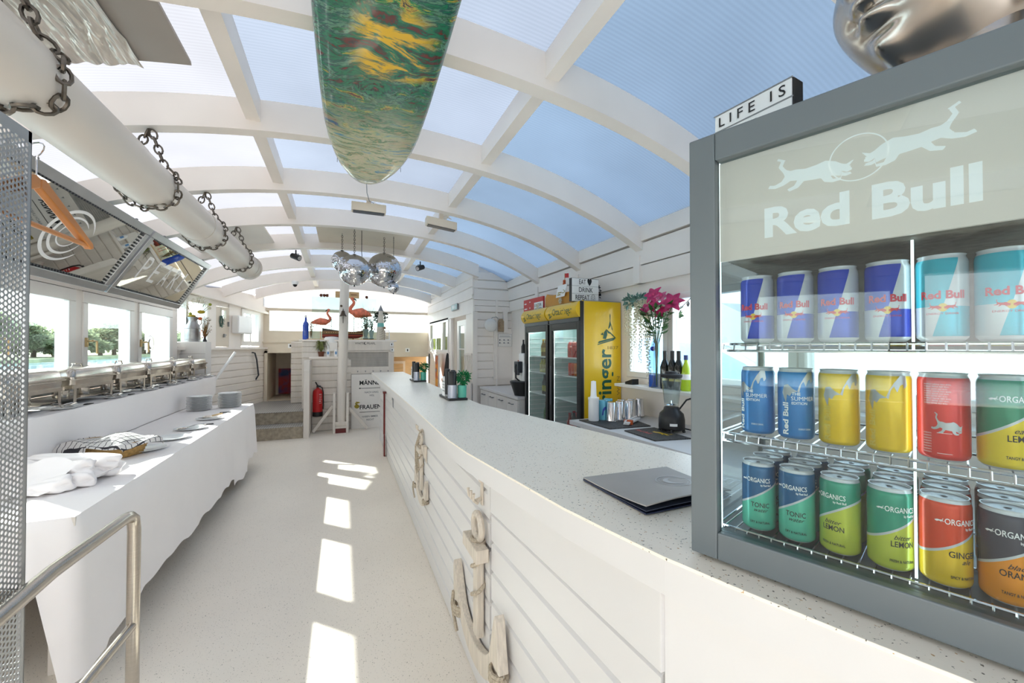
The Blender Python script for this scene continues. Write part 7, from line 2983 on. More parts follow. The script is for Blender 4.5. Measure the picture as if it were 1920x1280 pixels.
b.box(1.66, 1.80, 7.75, 8.15, 0.0, 0.30)
obj('low_box', b, 'paint', label='low white box under the framed painted board', cat='box')
# yellow-green things on the far sill
for k, (y, w, h, l) in enumerate(((9.0, 0.20, 0.24, 'yellow-green film strip in the far cabin window, farthest'), (8.55, 0.26, 0.24, 'yellow-green film strip in the far cabin window, middle one'), (7.75, 0.22, 0.26, 'yellow-green film strip in the far cabin window, nearest'))):
    b = MB()
    b.box(1.862, 1.868, y - w, y + w * 0.6, 1.442, 1.442 + h)
    obj('window_film', b, pm('lime_film', (170, 178, 50), 0.4, var=0.15, vs=8), label=l, cat='film', group='film strips in the far cabin window')
t = thing('white_seahorse', 'white carved figure standing on the far window sill', 'figure', (1.80, 8.85, 1.40))
b = MB()
b.tube([(0, 0.02, 0.02), (0, -0.02, 0.06), (0, 0.03, 0.14), (0, 0.0, 0.22), (0, -0.01, 0.28)], [0.02, 0.03, 0.05, 0.035, 0.012], 10)
b.lathe([(0.035, 0), (0.03, 0.02), (0.0, 0.025)], n=12)
obj('carving', b, 'white', t, smooth=True)

# ---------------------------------------------------------------- two tall beer fridges
def letters_y(b, s, x, y0, z0, w, h, bold=0.02, m=0, curve=None, shear=0.0):
    """text on a face looking towards -x: it reads from far (+y) to near (-y)"""
    def mp(px, py):
        xx = x if curve is None else curve(z0 + py)
        return (xx, y0 - px, z0 + py)
    b.text(s, mp, w=w, h=h, bold=bold, m=m, shear=shear)


def tower(b, mp, s):
    """little church tower emblem, s = height"""
    def q(pts):
        b.add([mp(x * s, y * s) for x, y in pts], [tuple(range(len(pts)))])
    q([(0.46, 0.98), (0.48, 1.06), (0.50, 0.98), (0.49, 0.80), (0.47, 0.80)])
    q([(0.40, 0.50), (0.48, 0.84), (0.52, 0.66), (0.47, 0.56)])
    q([(0.53, 0.70), (0.60, 0.44), (0.545, 0.50)])
    q([(0.17, 0.16), (0.23, 0.40), (0.33, 0.50), (0.36, 0.30), (0.30, 0.14)])
    q([(0.33, 0.50), (0.42, 0.42), (0.50, 0.38), (0.72, 0.20), (0.68, 0.18), (0.50, 0.33), (0.38, 0.36)])
    q([(0.08, 0.30), (0.17, 0.38), (0.20, 0.28)])
    q([(-0.04, 0.00), (0.00, 0.06), (0.30, 0.13), (0.66, 0.20), (0.72, 0.21), (0.66, 0.16), (0.30, 0.07), (0.0, 0.0)])
    q([(-0.06, -0.07), (-0.04, -0.03), (0.60, 0.14), (0.76, 0.20), (0.62, 0.10)])


def make_fridge(label, y0, y1, side):
    t = thing('beer_fridge', label, 'fridge', (2.02, (y0 + y1) / 2, 0), 0, None)
    ym = (y0 + y1) / 2
    b = MB()
    x0, x1 = 2.035, WR - 0.01
    b.box(x0, x1, y0, y0 + 0.03, 0.05, 1.93, 1 if side else 0)
    b.box(x0, x1, y1 - 0.03, y1, 0.05, 1.93, 0)
    b.box(x1 - 0.03, x1, y0 + 0.03, y1 - 0.03, 0.05, 1.93, 2)
    b.box(x0, x1 - 0.03, y0 + 0.03, y1 - 0.03, 0.05, 0.42, 2)
    b.box(x0, x1, y0 + 0.03, y1 - 0.03, 1.74, 1.93, 0)
    b.box(x0 + 0.01, x1 - 0.03, y0 + 0.03, y0 + 0.034, 0.42, 1.74, 2)
    b.box(x0 + 0.01, x1 - 0.03, y1 - 0.034, y1 - 0.03, 0.42, 1.74, 2)
    b.box(x0 + 0.01, x1 - 0.03, y0 + 0.034, y1 - 0.034, 1.735, 1.74, 2)
    obj('cabinet', b, ['black', 'yellow', pm('fridge_liner', (206, 226, 224), 0.35)], t, world=True)
    if side:
        b = MB()
        b.box(2.00, x0, y0, y0 + 0.025, 0.05, 1.92)
        obj('side_trim', b, 'black', t, world=True)
        b = MB()
        b.box(2.036, 2.040, y0 - 0.003, y0, 0.05, 1.93)
        b.box(2.036, x1, y0 - 0.003, y0, 1.922, 1.93)
        obj('edge_strip', b, 'alu', t, world=True)
    # door
    b = MB()
    dy0, dy1 = y0 + 0.012, y1 - 0.012
    for q in ((dy0, dy0 + 0.05, 0.42, 1.735), (dy1 - 0.05, dy1, 0.42, 1.735), (dy0 + 0.05, dy1 - 0.05, 1.665, 1.735), (dy0 + 0.05, dy1 - 0.05, 0.42, 0.49)):
        b.box(1.998, 2.03, *q)
    dr = obj('door', b, 'black', t, world=True, bevel=0.003)
    b = MB()
    b.box(1.992, 1.998, dy1 - 0.048, dy1 - 0.02, 0.9, 1.3)
    obj('handle', b, 'dgrey', dr, world=True)
    b = MB()
    b.box(2.008, 2.012, dy0 + 0.05, dy1 - 0.05, 0.49, 1.665)
    obj('door_glass', b, 'fridgeglass', dr, world=True)
    b = MB()
    b.box(2.036, 2.044, dy1 - 0.024, dy1 - 0.019, 0.5, 1.66)
    b.box(2.036, 2.09, dy0 + 0.04, dy1 - 0.04, 1.705, 1.715)
    objs('light_tube', b, pm('fridge_led', (250, 252, 252), 0.4, emis=(lin((240, 250, 250)), 7.0)), t, world=True)

    # curved header
    def cv(z):
        u = (z - 1.775) / 0.145
        return 1.995 - 0.042 * sin(pi * min(1, max(0, u))) ** 0.8
    b = MB()
    prof = [(cv(1.775 + 0.145 * k / 12), 1.775 + 0.145 * k / 12) for k in range(13)] + [(2.03, 1.92), (2.03, 1.775)]
    b.prism(prof, (0, y0 + 0.004, 0), (1, 0, 0), (0, 0, 1), (0, y1 - y0 - 0.008, 0))
    obj('header_sign', b, 'yellow', t, world=True, smooth=True, ang=30)
    b = MB()
    letters_y(b, 'Ottakringer', 0, y1 - 0.155, 1.815, 0.38, 0.066, 0.004, curve=lambda z: cv(z) - 0.0015)
    tower(b, lambda x, y: (cv(1.795 + y) - 0.0015, y1 - 0.06 - x, 1.795 + y), 0.095)
    obj('header_lettering', b, 'green', t, world=True)
    b = MB()
    b.box(2.0, 2.03, y0 + 0.005, y1 - 0.005, 1.737, 1.775)
    obj('header_base', b, 'dgrey', t, world=True)
    for zs in (0.62, 0.975, 1.215, 1.395):
        b = MB()
        b.box(2.045, WR - 0.045, y0 + 0.04, y1 - 0.04, zs - 0.012, zs)
        obj('shelf', b, 'white', t, world=True)
    b = MB()
    for sg, yy in ((0, y1 - 0.042), (1, y0 + 0.035)):
        for k in range(22):
            b.box(2.06, WR - 0.06, yy, yy + 0.006, 0.50 + k * 0.052, 0.508 + k * 0.052)
    obj('liner_ribs', b, 'white', t, world=True)
    return t


f2 = make_fridge('yellow-sided tall drinks fridge nearer the viewer', 3.175, 3.785, True)
b = MB()
# big print on the yellow side (faces the viewer)
xsd, ysd = 0, 3.1735


def side_mp(x0, z0):
    return lambda x, y: (x0 - y, 3.1730, z0 + x)


b.text('Ottakringer', side_mp(2.335, 0.46), w=1.02, h=0.150, bold=0.02)
tower(b, lambda x, y: (2.20 + x, 3.1730, 1.535 + y), 0.265)
obj('green_print', b, 'green', f2, world=True)
b = MB()
b.text('1837', lambda x, y: (2.30 + x, 3.1730, 1.478 + y), w=0.12, h=0.030)
b.text('- WIEN', side_mp(2.435, 1.00), w=0.22, h=0.034)
obj('gold_print', b, pm('ochre_print', (160, 126, 40), 0.4), f2, world=True)
f1 = make_fridge('left tall drinks fridge, farther from the viewer, packed with bottles', 3.80, 4.41, False)


# --- contents: one prototype each, copied
def make_bottle(h, r, body, cap, label, lz=(0.3, 0.5), neck=0.35, neckr=0.45):
    t = thing('drink_bottle', 'x', 'bottle')
    b = MB()
    b.lathe([(r * 0.9, 0), (r, h * 0.02), (r, h * (1 - neck) - r * 0.3), (r * 0.8, h * (1 - neck) + r * 0.1), (r * neckr, h * (1 - neck * 0.55)), (r * neckr * 0.9, h * 0.93)], n=14)
    obj('glass', b, body, t, smooth=True)
    b = MB()
    b.lathe([(r * neckr, h * 0.93), (r * neckr * 1.08, h * 0.94), (r * neckr * 1.08, h * 0.995), (0, h)], n=12)
    obj('cap', b, cap, t, smooth=True)
    if label:
        b = MB()
        b.lathe([(r + 0.0006, h * lz[0]), (r + 0.0006, h * lz[1])], n=14, caps=False)
        obj('label', b, label, t, smooth=True)
    return t


def spread(proto, spots, labels, group):
    for i, (x, y, z) in enumerate(spots):
        o = proto if i == 0 else dup(proto)
        o.location = (x, y, z + 0.0006)
        if isinstance(labels, (list, tuple)):
            o['label'] = labels[i]
        else:
            fx = min(s_[0] for s_ in spots)
            row = sorted({round(s_[1], 3) for s_ in spots})
            n_ = row.index(round(y, 3))
            o['label'] = labels + ', ' + ('front row' if abs(x - fx) < 0.01 else 'back row') + ', ' + ('first', 'second', 'third', 'fourth', 'fifth', 'sixth')[n_] + ' from the right'
        o['group'] = group


CB = pm('cola_dark', (44, 18, 14), 0.12, spec=0.7)
spread(make_bottle(0.25, 0.032, CB, 'signred', 'signred', (0.35, 0.6)), [(2.10 + 0.08 * (k // 4), 3.235 + 0.072 * (k % 4), 0.62) for k in range(8)],
       'cola bottle, nearer fridge bottom shelf', 'cola bottles on the bottom shelf')
spread(make_bottle(0.22, 0.032, pm('red_lemonade', (176, 40, 24), 0.15, spec=0.7), 'signred', None), [(2.10, 3.53, 0.62), (2.18, 3.53, 0.62)],
       ['red lemonade bottle beside the cola bottles, front', 'red lemonade bottle beside the cola bottles, behind the front one'], 'red lemonade bottles')
spread(make_bottle(0.215, 0.033, 'bottlegreen', 'signred', 'signred', (0.30, 0.52), 0.3), [(2.10 + 0.08 * (k // 2), 3.255 + 0.08 * (k % 2), 0.975) for k in range(4)],
       'green soda bottle, nearer fridge', 'green soda bottles')
sc_ = []
for k, c in enumerate(((226, 92, 50), (232, 128, 48), (64, 96, 176), (70, 110, 190), (222, 76, 58), (226, 120, 60))):
    t = thing('soda_can', ('orange-red soda can, second from left in the nearer tall fridge', 'orange soda can beside the blue one in the nearer tall fridge', 'blue soda can, left of two in the nearer tall fridge', 'blue soda can nearest the fridge door edge', 'red soda can at the left end of the row in the nearer tall fridge', 'orange soda can standing behind the front row in the nearer tall fridge')[k], 'can', (2.10, (3.455, 3.40, 3.325, 3.27, 3.51, 3.45)[k], 1.2155) if k < 5 else (2.165, 3.43, 1.2155))
    b = MB()
    b.lathe([(0.021, 0), (0.026, 0.008), (0.026, 0.118), (0.021, 0.125)], n=16)
    obj('can_body', b, pm('soda_can_%d' % k, c, 0.3, metal=0.3, var=0.15, vs=60), t, smooth=True)
    b = MB()
    b.lathe([(0.021, 0.125), (0.0215, 0.128), (0.019, 0.126), (0, 0.126)], n=16, caps=False)
    obj('lid', b, 'alu', t, smooth=True)
RD = pm('red_carton', (206, 70, 66), 0.4, var=0.35, vs=40)
t0 = thing('juice_bottle', 'x', 'bottle')
b = MB()
b.lathe([(0.028, 0), (0.031, 0.01), (0.031, 0.125), (0.018, 0.15)], n=14)
obj('bottle', b, RD, t0, smooth=True)
b = MB()
b.lathe([(0.017, 0.15), (0.018, 0.168), (0, 0.169)], n=12)
obj('cap', b, 'white', t0, smooth=True)
spread(t0, [(2.10 + 0.075 * (k // 5), 3.24 + 0.068 * (k % 5), 1.395) for k in range(10)], 'red juice bottle, nearer fridge upper shelf', 'red juice bottles')
BRG = pm('amber_bottle', (120, 92, 34), 0.15, spec=0.7)
LB2 = pm('pale_label', (214, 196, 110), 0.5, var=0.3, vs=60)
spread(make_bottle(0.19, 0.026, BRG, 'yellow', LB2, (0.25, 0.5)), [(2.09 + 0.06 * (k // 5), 3.86 + 0.058 * (k % 5), 1.395) for k in range(10)],
       'amber beer bottle, left fridge top shelf', 'amber bottles on the top shelf')
spread(make_bottle(0.16, 0.028, pm('lemon_bottle', (178, 172, 70), 0.2, spec=0.7), 'dgrey', pm('cream_label', (222, 206, 150), 0.5, var=0.4, vs=50), (0.2, 0.55)), [(2.09 + 0.065 * (k // 5), 3.87 + 0.062 * (k % 5), 1.215) for k in range(10)],
       'lemon soda bottle, left fridge second shelf', 'lemon soda bottles')
spread(make_bottle(0.215, 0.030, pm('black_bottle', (34, 30, 30), 0.2), 'dgrey', pm('yellow_label', (206, 198, 84), 0.5, var=0.3, vs=50), (0.15, 0.45)), [(2.09 + 0.07 * (k // 4), 3.86 + 0.066 * (k % 4), 0.975) for k in range(8)],
       'dark yellow-labelled bottle, left fridge third shelf', 'dark yellow-labelled bottles')
spread(make_bottle(0.26, 0.036, pm('green_wine', (70, 130, 50), 0.15, spec=0.7), 'leaf', None), [(2.12, 3.87 + 0.10 * k, 0.62) for k in range(3)],
       'green wine bottle, left fridge bottom shelf', 'green wine bottles')
t = thing('herb_net', 'olive green net bag in front of the wine bottles in the left fridge', 'bag', (2.075, 3.96, 0.62))
b = MB()
b.ball((0, 0, 0.05), (0.035, 0.11, 0.05), 16)
rr = random.Random(2)
leaves(b, (0, 0, 0.06), (0.03, 0.10, 0.05), 120, 0.02, rr)
obj('net', b, 'leaf2', t)

# --- on top of the fridges
ZF = 1.93
lb = lightbox('cinema_light_box', 'white letter board reading EAT DRINK REPEAT on top of the yellow fridge', (2.135, 3.30, ZF), 0, 0.302, 0.222, 0.045, [('EAT \u2665', 0.14, 0.0), ('DRINK', 0.155, 0.005), ('REPEAT \u263a', 0.22, 0.0)], 0.048)
b = MB()
rr = random.Random(12)
leaves(b, (0.17, 0.05, 0.10), (0.015, 0.03, 0.09), 60, 0.03, rr)
obj('black_garland', b, 'ink', lb)
t = thing('red_menu_sign', 'red menu sign with small white card on top of the left fridge', 'sign', (2.20, 4.55, 1.93))
b = MB()
b.box(-0.01, 0.01, -0.26, 0.30, 0.0, 0.175)
obj('red_panel', b, 'signred', t)
b = MB()
b.box(-0.014, -0.011, -0.26, -0.02, 0.0, 0.115)
obj('white_card', b, 'white', t)
b = MB()
b.text('UNTER', lambda x, y: (-0.0155, -0.035 - x, 0.062 + y), w=0.19, h=0.035, bold=0.01)
b.text('AFFOTO', lambda x, y: (-0.0155, -0.035 - x, 0.012 + y), w=0.19, h=0.035, bold=0.01)
obj('lettering', b, 'ink', t)
b = MB()
for (y, z, w_) in ((0.27, 0.115, 0.06), (0.27, 0.05, 0.08), (0.12, 0.13, 0.025), (0.12, 0.055, 0.025)):
    b.box(-0.0125, -0.011, y - w_, y, z, z + 0.014)
obj('white_print', b, 'white', t)
b = MB()
b.prism([(0, 0), (0.62, 0), (0.60, 0.13), (0.40, 0.135), (0.13, 0.13), (0.04, 0.16), (0.0, 0.12)], (2.12, 4.10, ZF), (0, -1, 0), (0, 0, 1), (0.18, 0, 0))
obj('cardboard_box', b, pm('orange_carton', (214, 148, 46), 0.5, var=0.06), label='open orange cardboard box on top of the fridges behind the letter board', cat='box')
t = thing('drink_leaflet', 'white leaflet with curved picture stuck in the orange box', 'leaflet', (2.09, 3.70, 2.02))
b = MB()
b.prism([(-0.10, 0), (0.08, 0.0), (0.14, 0.12), (-0.05, 0.12)], (0, 0, 0), (0, -1, 0), (0, 0, 1), (0.004, 0, 0))
obj('sheet', b, 'white', t)
b = MB()
b.tube([(-0.003, -0.06 - 0.03 * sin(k * 0.5), 0.05 + 0.015 * cos(k * 0.5)) for k in range(10)], 0.003, 4)
b.box(-0.003, -0.001, 0.0, 0.06, 0.02, 0.03)
b.box(-0.003, -0.001, -0.02, 0.05, 0.04, 0.05)
objs('printed_mark', b, 'mustard', t)
t = thing('pirate_flag_toy', 'toy figure holding a small red flag above the fridges', 'toy', (2.12, 3.66, 2.06))
b = MB()
b.cyl((0, 0, 0.0), (0, 0, 0.20), 0.004, n=6)
obj('pole', b, 'lwood', t)
b = MB()
b.grid(lambda u, v: (0.004 * sin(u * 6), -0.004 - 0.075 * u, 0.155 + 0.045 * v - 0.01 * u), 8, 3)
o = obj('flag', b, 'signred', t)
sm = o.modifiers.new('s', 'SOLIDIFY')
sm.thickness = 0.0015
b = MB()
b.ball((-0.006, 0, 0.12), 0.016, 10)
b.lathe([(0.014, 0.05), (0.020, 0.07), (0.014, 0.108)], c=(-0.006, 0, 0), n=10)
obj('figure', b, 'orange', t, smooth=True)
for k, (y, z) in enumerate(((4.02, 1.945), (3.72, 1.985))):
    b = MB()
    for q in range(8):
        a_ = q * pi / 4
        b.add([(0, 0, 0), (-0.004, 0.028 * cos(a_ - .3), 0.028 * sin(a_ - .3)), (-0.003, 0.04 * cos(a_), 0.04 * sin(a_)), (-0.004, 0.028 * cos(a_ + .3), 0.028 * sin(a_ + .3))], [(0, 1, 2, 3)])
    b.ball((-0.004, 0, 0), 0.010, 8)
    obj('paper_flower', b, 'creamfl', loc=(1.985 if k == 0 else 2.10, y, z), label=('white paper flower between the two fridge headers', 'white paper flower stuck on the orange box')[k], cat='flower')

# ---------------------------------------------------------------- back counter with bar tools
t = thing('back_counter', 'white back counter behind the bar, beside the yellow fridge', 'counter', (2.1, 1.9, 0))
b = MB()
b.box(1.80, WR, 0.4, 2.86, 0, 0.865)
obj('body', b, 'frame_white', t, world=True)
b = MB()
b.prism([(1.72, 2.90), (1.765, 2.35), (1.80, 1.70), (1.80, 0.4), (WR, 0.4), (WR, 2.90)], (0, 0, 0.865), (1, 0, 0), (0, 1, 0), (0, 0, 0.035))
obj('worktop', b, 'paint_cool', t, world=True, bevel=0.003)
b = MB()
b.box(2.28, WR, 0.4, 3.05, 1.145, 1.17)
obj('window_shelf', b, 'frame_white', label='white shelf below the right-hand window carrying the bottles', cat='shelf', bevel=0.003)
ZB = 0.90
for (pts, l) in (([(1.85, 2.36), (1.83, 2.03), (2.09, 1.99), (2.12, 2.36)], 'long black ridged bar mat with red and yellow print, nearer'), ([(1.775, 2.84), (1.79, 2.45), (2.14, 2.42), (2.22, 2.80)], 'black ridged bar mat under the shaker cups')):
    t = thing('bar_mat', l, 'mat', (pts[0][0], pts[0][1], ZB))
    b = MB()
    b.prism(pts, (0, 0, ZB), (1, 0, 0), (0, 1, 0), (0, 0, 0.008))
    obj('rubber', b, 'mat', t, world=True)
    if 'red and yellow' in l:
        b = MB()
        mpx = lambda x, y: (1.93 + 0.9 * x + 0.25 * y, 2.29 - 1.35 * x * 0.75 + 1.2 * y, ZB + 0.0085)
        b.text('Red Bull', lambda x, y: (1.925 + y * 1.0, 2.335 - x, ZB + 0.0086), w=0.14, h=0.035, bold=0.03)
        obj('red_print', b, 'signred', t, world=True)
        b = MB()
        b.fill([(x * 1.1, y * 1.0) for x, y in bull], lambda x, y: (1.985 + y, 2.25 - x, ZB + 0.0087), 0.004)
        obj('yellow_print', b, 'yellow', t, world=True)
# store-and-pour bottle, cups, tins
t = thing('pour_bottle', 'white store-and-pour bottle with tall spout beside the yellow fridge', 'bottle', (1.865, 2.765, ZB + 0.008))
b = MB()
b.lathe([(0.040, 0), (0.042, 0.01), (0.042, 0.165), (0.044, 0.168), (0.044, 0.185)], n=24)
obj('container', b, 'white', t, smooth=True)
b = MB()
b.lathe([(0.030, 0.185), (0.024, 0.20), (0.020, 0.30), (0.019, 0.315), (0.0, 0.32)], n=20)
obj('spout', b, 'white', t, smooth=True)
CUPS = [(1.965, 2.78, 'blue'), (1.995, 2.70, 'tin'), (2.06, 2.84, 'blue'), (2.09, 2.72, 'tin'), (2.165, 2.80, 'tin'), (2.19, 2.72, 'tin'), (2.265, 2.80, 'tin'), (2.35, 2.80, 'tin')]
CL = ['light blue printed tin cup next to the white pour bottle', 'steel shaker tin in front, nearest the light blue cup', 'light blue cup standing behind the first shaker tins', 'second steel shaker tin from the left in the front row',
      'steel shaker tin left of the middle, back row', 'steel shaker tin in the middle of the front row', 'steel shaker tin second from the right', 'steel shaker tin at the right end of the row']
tin = None
for (x, y, k), l in zip(CUPS, CL):
    if k == 'blue':
        t = thing('printed_cup', l, 'cup', (x, y, ZB + 0.008))
        b = MB()
        b.lathe([(0.040, 0), (0.037, 0.155), (0.035, 0.157), (0.0, 0.157)], n=24)
        obj('cup', b, pm('light_blue_cup', (120, 200, 226), 0.25, metal=0.3), t, smooth=True)
        b = MB()
        f = lambda px, py: (0.0405 * sin(-0.8 + px / 0.04), -0.0405 * cos(-0.8 + px / 0.04), 0.035 + py)
        b.fill([(0.00, 0.0), (0.012, 0.01), (0.015, 0.04), (0.03, 0.05), (0.035, 0.075), (0.02, 0.07), (0.008, 0.055), (0.003, 0.03)], f, 0.002)
        obj('wave_print', b, 'blue', t)
    else:
        if tin is None:
            tin = thing('shaker_tin', l, 'shaker', (x, y, ZB + 0.008), 0, 'steel shaker tins')
            b = MB()
            b.lathe([(0.046, 0), (0.045, 0.003), (0.036, 0.145), (0.033, 0.150), (0.0, 0.150)], n=26)
            obj('tin', b, 'chrome', tin, smooth=True)
            b = MB()
            b.lathe([(0.0465, 0.0), (0.0475, 0.002), (0.0460, 0.005)], n=26, caps=False)
            obj('rim', b, 'steel', tin, smooth=True)
            o = tin
        else:
            o = dup(tin, (x, y, ZB + 0.008))
        o['label'] = l
t = thing('straw_pack', 'clear packet of white straws with red band lying before the shaker tins', 'straws', (2.08, 2.56, ZB + 0.008), R(-58))
b = MB()
for k in range(9):
    b.cyl((-0.018 + 0.011 * (k % 4) + 0.004 * (k // 4), -0.13, 0.010 + 0.011 * (k // 4)), (-0.018 + 0.011 * (k % 4) + 0.004 * (k // 4), 0.14, 0.010 + 0.011 * (k // 4)), 0.0052, n=7)
obj('straws', b, 'white', t, smooth=True)
b = MB()
b.box(-0.030, 0.034, -0.10, -0.07, 0.003, 0.036)
obj('red_band', b, 'orange', t)
# blender
t = thing('blender', 'black table blender with clear jug on the back counter', 'blender', (2.15, 2.22, ZB))
b = MB()
b.lathe([(0.078, 0.018), (0.088, 0.03), (0.088, 0.09), (0.080, 0.13), (0.055, 0.155), (0.050, 0.175), (0.0, 0.176)], n=30)
obj('motor_base', b, 'black', t, smooth=True)
for sx in (-1, 1):
    for sy in (-1, 1):
        b = MB()
        b.cyl((sx * 0.058, sy * 0.058, 0), (sx * 0.052, sy * 0.052, 0.03), 0.010, n=8)
        obj('foot', b, 'black', t, smooth=True)
b = MB()
b.lathe([(0.045, 0.178), (0.048, 0.19), (0.068, 0.375), (0.070, 0.385), (0.067, 0.385), (0.046, 0.20)], n=28, caps=False)
obj('jug', b, 'glassclear', t, smooth=True)
b = MB()
b.lathe([(0.071, 0.385), (0.073, 0.39), (0.073, 0.405), (0.040, 0.412), (0.036, 0.425), (0.0, 0.427)], n=26)
obj('lid', b, 'black_rub', t, smooth=True)
b = MB()
b.lathe([(0.038, 0.19), (0.008, 0.20), (0.006, 0.22), (0.0, 0.222)], n=12)
obj('blade', b, 'chrome', t, smooth=True)
b = MB()
b.fill([(0, 0), (0.05, 0), (0.05, 0.018), (0, 0.018)], lambda x, y: (0.0885 * sin(-0.9 + x / 0.088), -0.0885 * cos(-0.9 + x / 0.088), 0.052 + y), 0.01)
obj('badge', b, 'white', t)
b = MB()
b.tube([(0.06, 0.02, 0.12), (0.12, -0.02, 0.22), (0.22, -0.04, 0.245), (0.29, -0.05, 0.235)], 0.006, 8)
b.tube([(0.05, -0.03, 0.03), (0.14, -0.12, 0.008), (0.22, -0.15, 0.006)], 0.005, 6)
objs('power_cable', b, 'black', t, smooth=True)
b = MB()
b.cyl((0.270, -0.05, 0.235), (0.298, -0.05, 0.235), 0.022, n=14)
obj('plug', b, 'black', t, smooth=True)
t = thing('socket_plate', 'white double socket under the bottle shelf on the right wall', 'socket', (2.455, 2.22, 1.135))
t.location = (2.452, 2.20, 1.085)
b = MB()
b.box(-0.012, 0.0, -0.085, 0.085, 0, 0.085)
obj('plate', b, 'white', t, bevel=0.003)
b = MB()
for y in (-0.04, 0.04):
    b.tube([(-0.0125, y + 0.03 * cos(k * pi / 8), 0.042 + 0.03 * sin(k * pi / 8)) for k in range(16)], 0.002, 5, closed=True)
objs('socket_ring', b, 'grey', t)
# glasses with cutlery at the right
for k, (x, y, l) in enumerate(((2.10, 1.86, 'clear tall glass with steel bar spoons near the grey cooler'), (2.17, 1.93, 'clear tall glass standing behind the bar spoons'))):
    t = thing('tall_glass', l, 'glass', (x, y, ZB), 0)
    b = MB()
    b.lathe([(0.034, 0), (0.035, 0.004), (0.042, 0.12), (0.040, 0.12), (0.033, 0.008), (0.0, 0.006)], n=22, caps=False)
    obj('glass', b, 'glassclear', t, smooth=True)
    if k == 0:
        for q in range(4):
            b = MB()
            a_ = q * 1.4 + 0.3
            b.tube([(0.01 * cos(a_), 0.01 * sin(a_), 0.01), (0.035 * cos(a_), 0.035 * sin(a_), 0.13), (0.06 * cos(a_), 0.06 * sin(a_), 0.22)], [0.004, 0.003, 0.006], 6)
            obj('bar_spoon', b, 'chrome', t, smooth=True)
# --- bottles and flowers on the shelf
ZS = 1.17
t = thing('vodka_bottle', 'clear bottle with blue base and blue ball stopper print on the window shelf', 'bottle', (2.36, 2.635, ZS))
b = MB()
b.lathe([(0.036, 0), (0.037, 0.008), (0.037, 0.30), (0.020, 0.335), (0.014, 0.36), (0.014, 0.375), (0.0, 0.376)], n=24)
obj('glass', b, 'bottlepale', t, smooth=True)
b = MB()
b.lathe([(0.034, 0.004), (0.035, 0.008), (0.035, 0.10), (0.0, 0.10)], n=24)
obj('blue_fill', b, pm('blue_gradient_glass', (62, 116, 206), 0.2), t, smooth=True)
b = MB()
b.ball((-0.028, -0.026, 0.315), 0.020, 14)
obj('blue_ball', b, 'blue', t, smooth=True)
bw = None
WB = ['black wine bottle with gold script label, left of three on the window shelf', 'black wine bottle with gold script label, middle of three on the window shelf', 'black wine bottle with gold script label, right of three on the window shelf']
for k, (x, y) in enumerate(((2.36, 2.505), (2.365, 2.430), (2.375, 2.375))):
    if bw is None:
        bw = thing('wine_bottle', WB[0], 'bottle', (x, y, ZS), R(-25), 'black wine bottles on the window shelf')
        b = MB()
        b.lathe([(0.033, 0), (0.036, 0.008), (0.036, 0.17), (0.026, 0.205), (0.0135, 0.235), (0.0130, 0.255)], n=26)
        obj('glass', b, 'bottledark', bw, smooth=True)
        b = MB()
        b.lathe([(0.0145, 0.225), (0.0150, 0.23), (0.0150, 0.298), (0.0, 0.30)], n=18)
        obj('capsule', b, 'black', bw, smooth=True)
        b = MB()
        f = cyl_mp(0.0, 0.065, 0.0364)
        b.fill([(-0.034, 0), (0.034, 0), (0.034, 0.018), (-0.034, 0.018)], f, 0.003)
        obj('gold_band', b, pm('gold_label', (206, 184, 96), 0.35, metal=0.5), bw)
        b = MB()
        b.text('GIN 27', cyl_mp(0.0, 0.100, 0.0365), w=0.058, h=0.026, bold=0.01, shear=0.3, align=0.5)
        obj('script', b, 'white', bw)
    else:
        dup(bw, (x, y, ZS), R(-25 - 10 * k), WB[k])
t = thing('lime_liqueur_bottle', 'lime yellow liqueur bottle with blue cap at the right end of the window shelf', 'bottle', (2.375, 2.305, ZS))
b = MB()
b.lathe([(0.034, 0), (0.038, 0.01), (0.032, 0.13), (0.026, 0.175), (0.013, 0.215), (0.0125, 0.235)], n=24)
obj('glass', b, 'limeliq', t, smooth=True)
b = MB()
b.lathe([(0.0145, 0.232), (0.0150, 0.235), (0.0150, 0.268), (0.0, 0.27)], n=16)
obj('cap', b, pm('navy_cap', (40, 60, 120), 0.35), t, smooth=True)
b = MB()
b.lathe([(0.0372, 0.085), (0.0325, 0.125)], n=24, caps=False)
b.v = [(p[0] * 1.02, p[1] * 1.02, p[2]) for p in b.v]
obj('label', b, 'white', t, smooth=True)
# flower vase
t = thing('flower_vase', 'tall glass vase with magenta lilies and green leaves on the window shelf', 'flowers', (2.32, 2.555, ZS))
b = MB()
b.lathe([(0.040, 0), (0.042, 0.006), (0.026, 0.05), (0.022, 0.25), (0.028, 0.43), (0.033, 0.46), (0.031, 0.46), (0.020, 0.25)], n=24, caps=False)
obj('vase', b, 'glassclear', t, smooth=True)
b = MB()
rr = random.Random(31)
FL = [(0.00, 0.02, 0.74, 'pink', 0.085), (-0.03, -0.02, 0.655, 'pink', 0.08), (0.02, 0.13, 0.64, 'pink', 0.07), (0.03, -0.145, 0.665, 'pink', 0.095), (0.0, 0.06, 0.665, 'rose', 0.07), (0.01, -0.05, 0.72, 'rose', 0.06), (0.0, -0.07, 0.60, 'pink', 0.07)]
for x, y, z, m, s_ in FL:
    b.tube([(0, 0, 0.02), (x * 0.1, y * 0.1, 0.35), (x * 0.6, y * 0.6, z * 0.82), (x, y, z - 0.02)], 0.004, 5)
obj('stems', b, 'leaf', t, smooth=True)
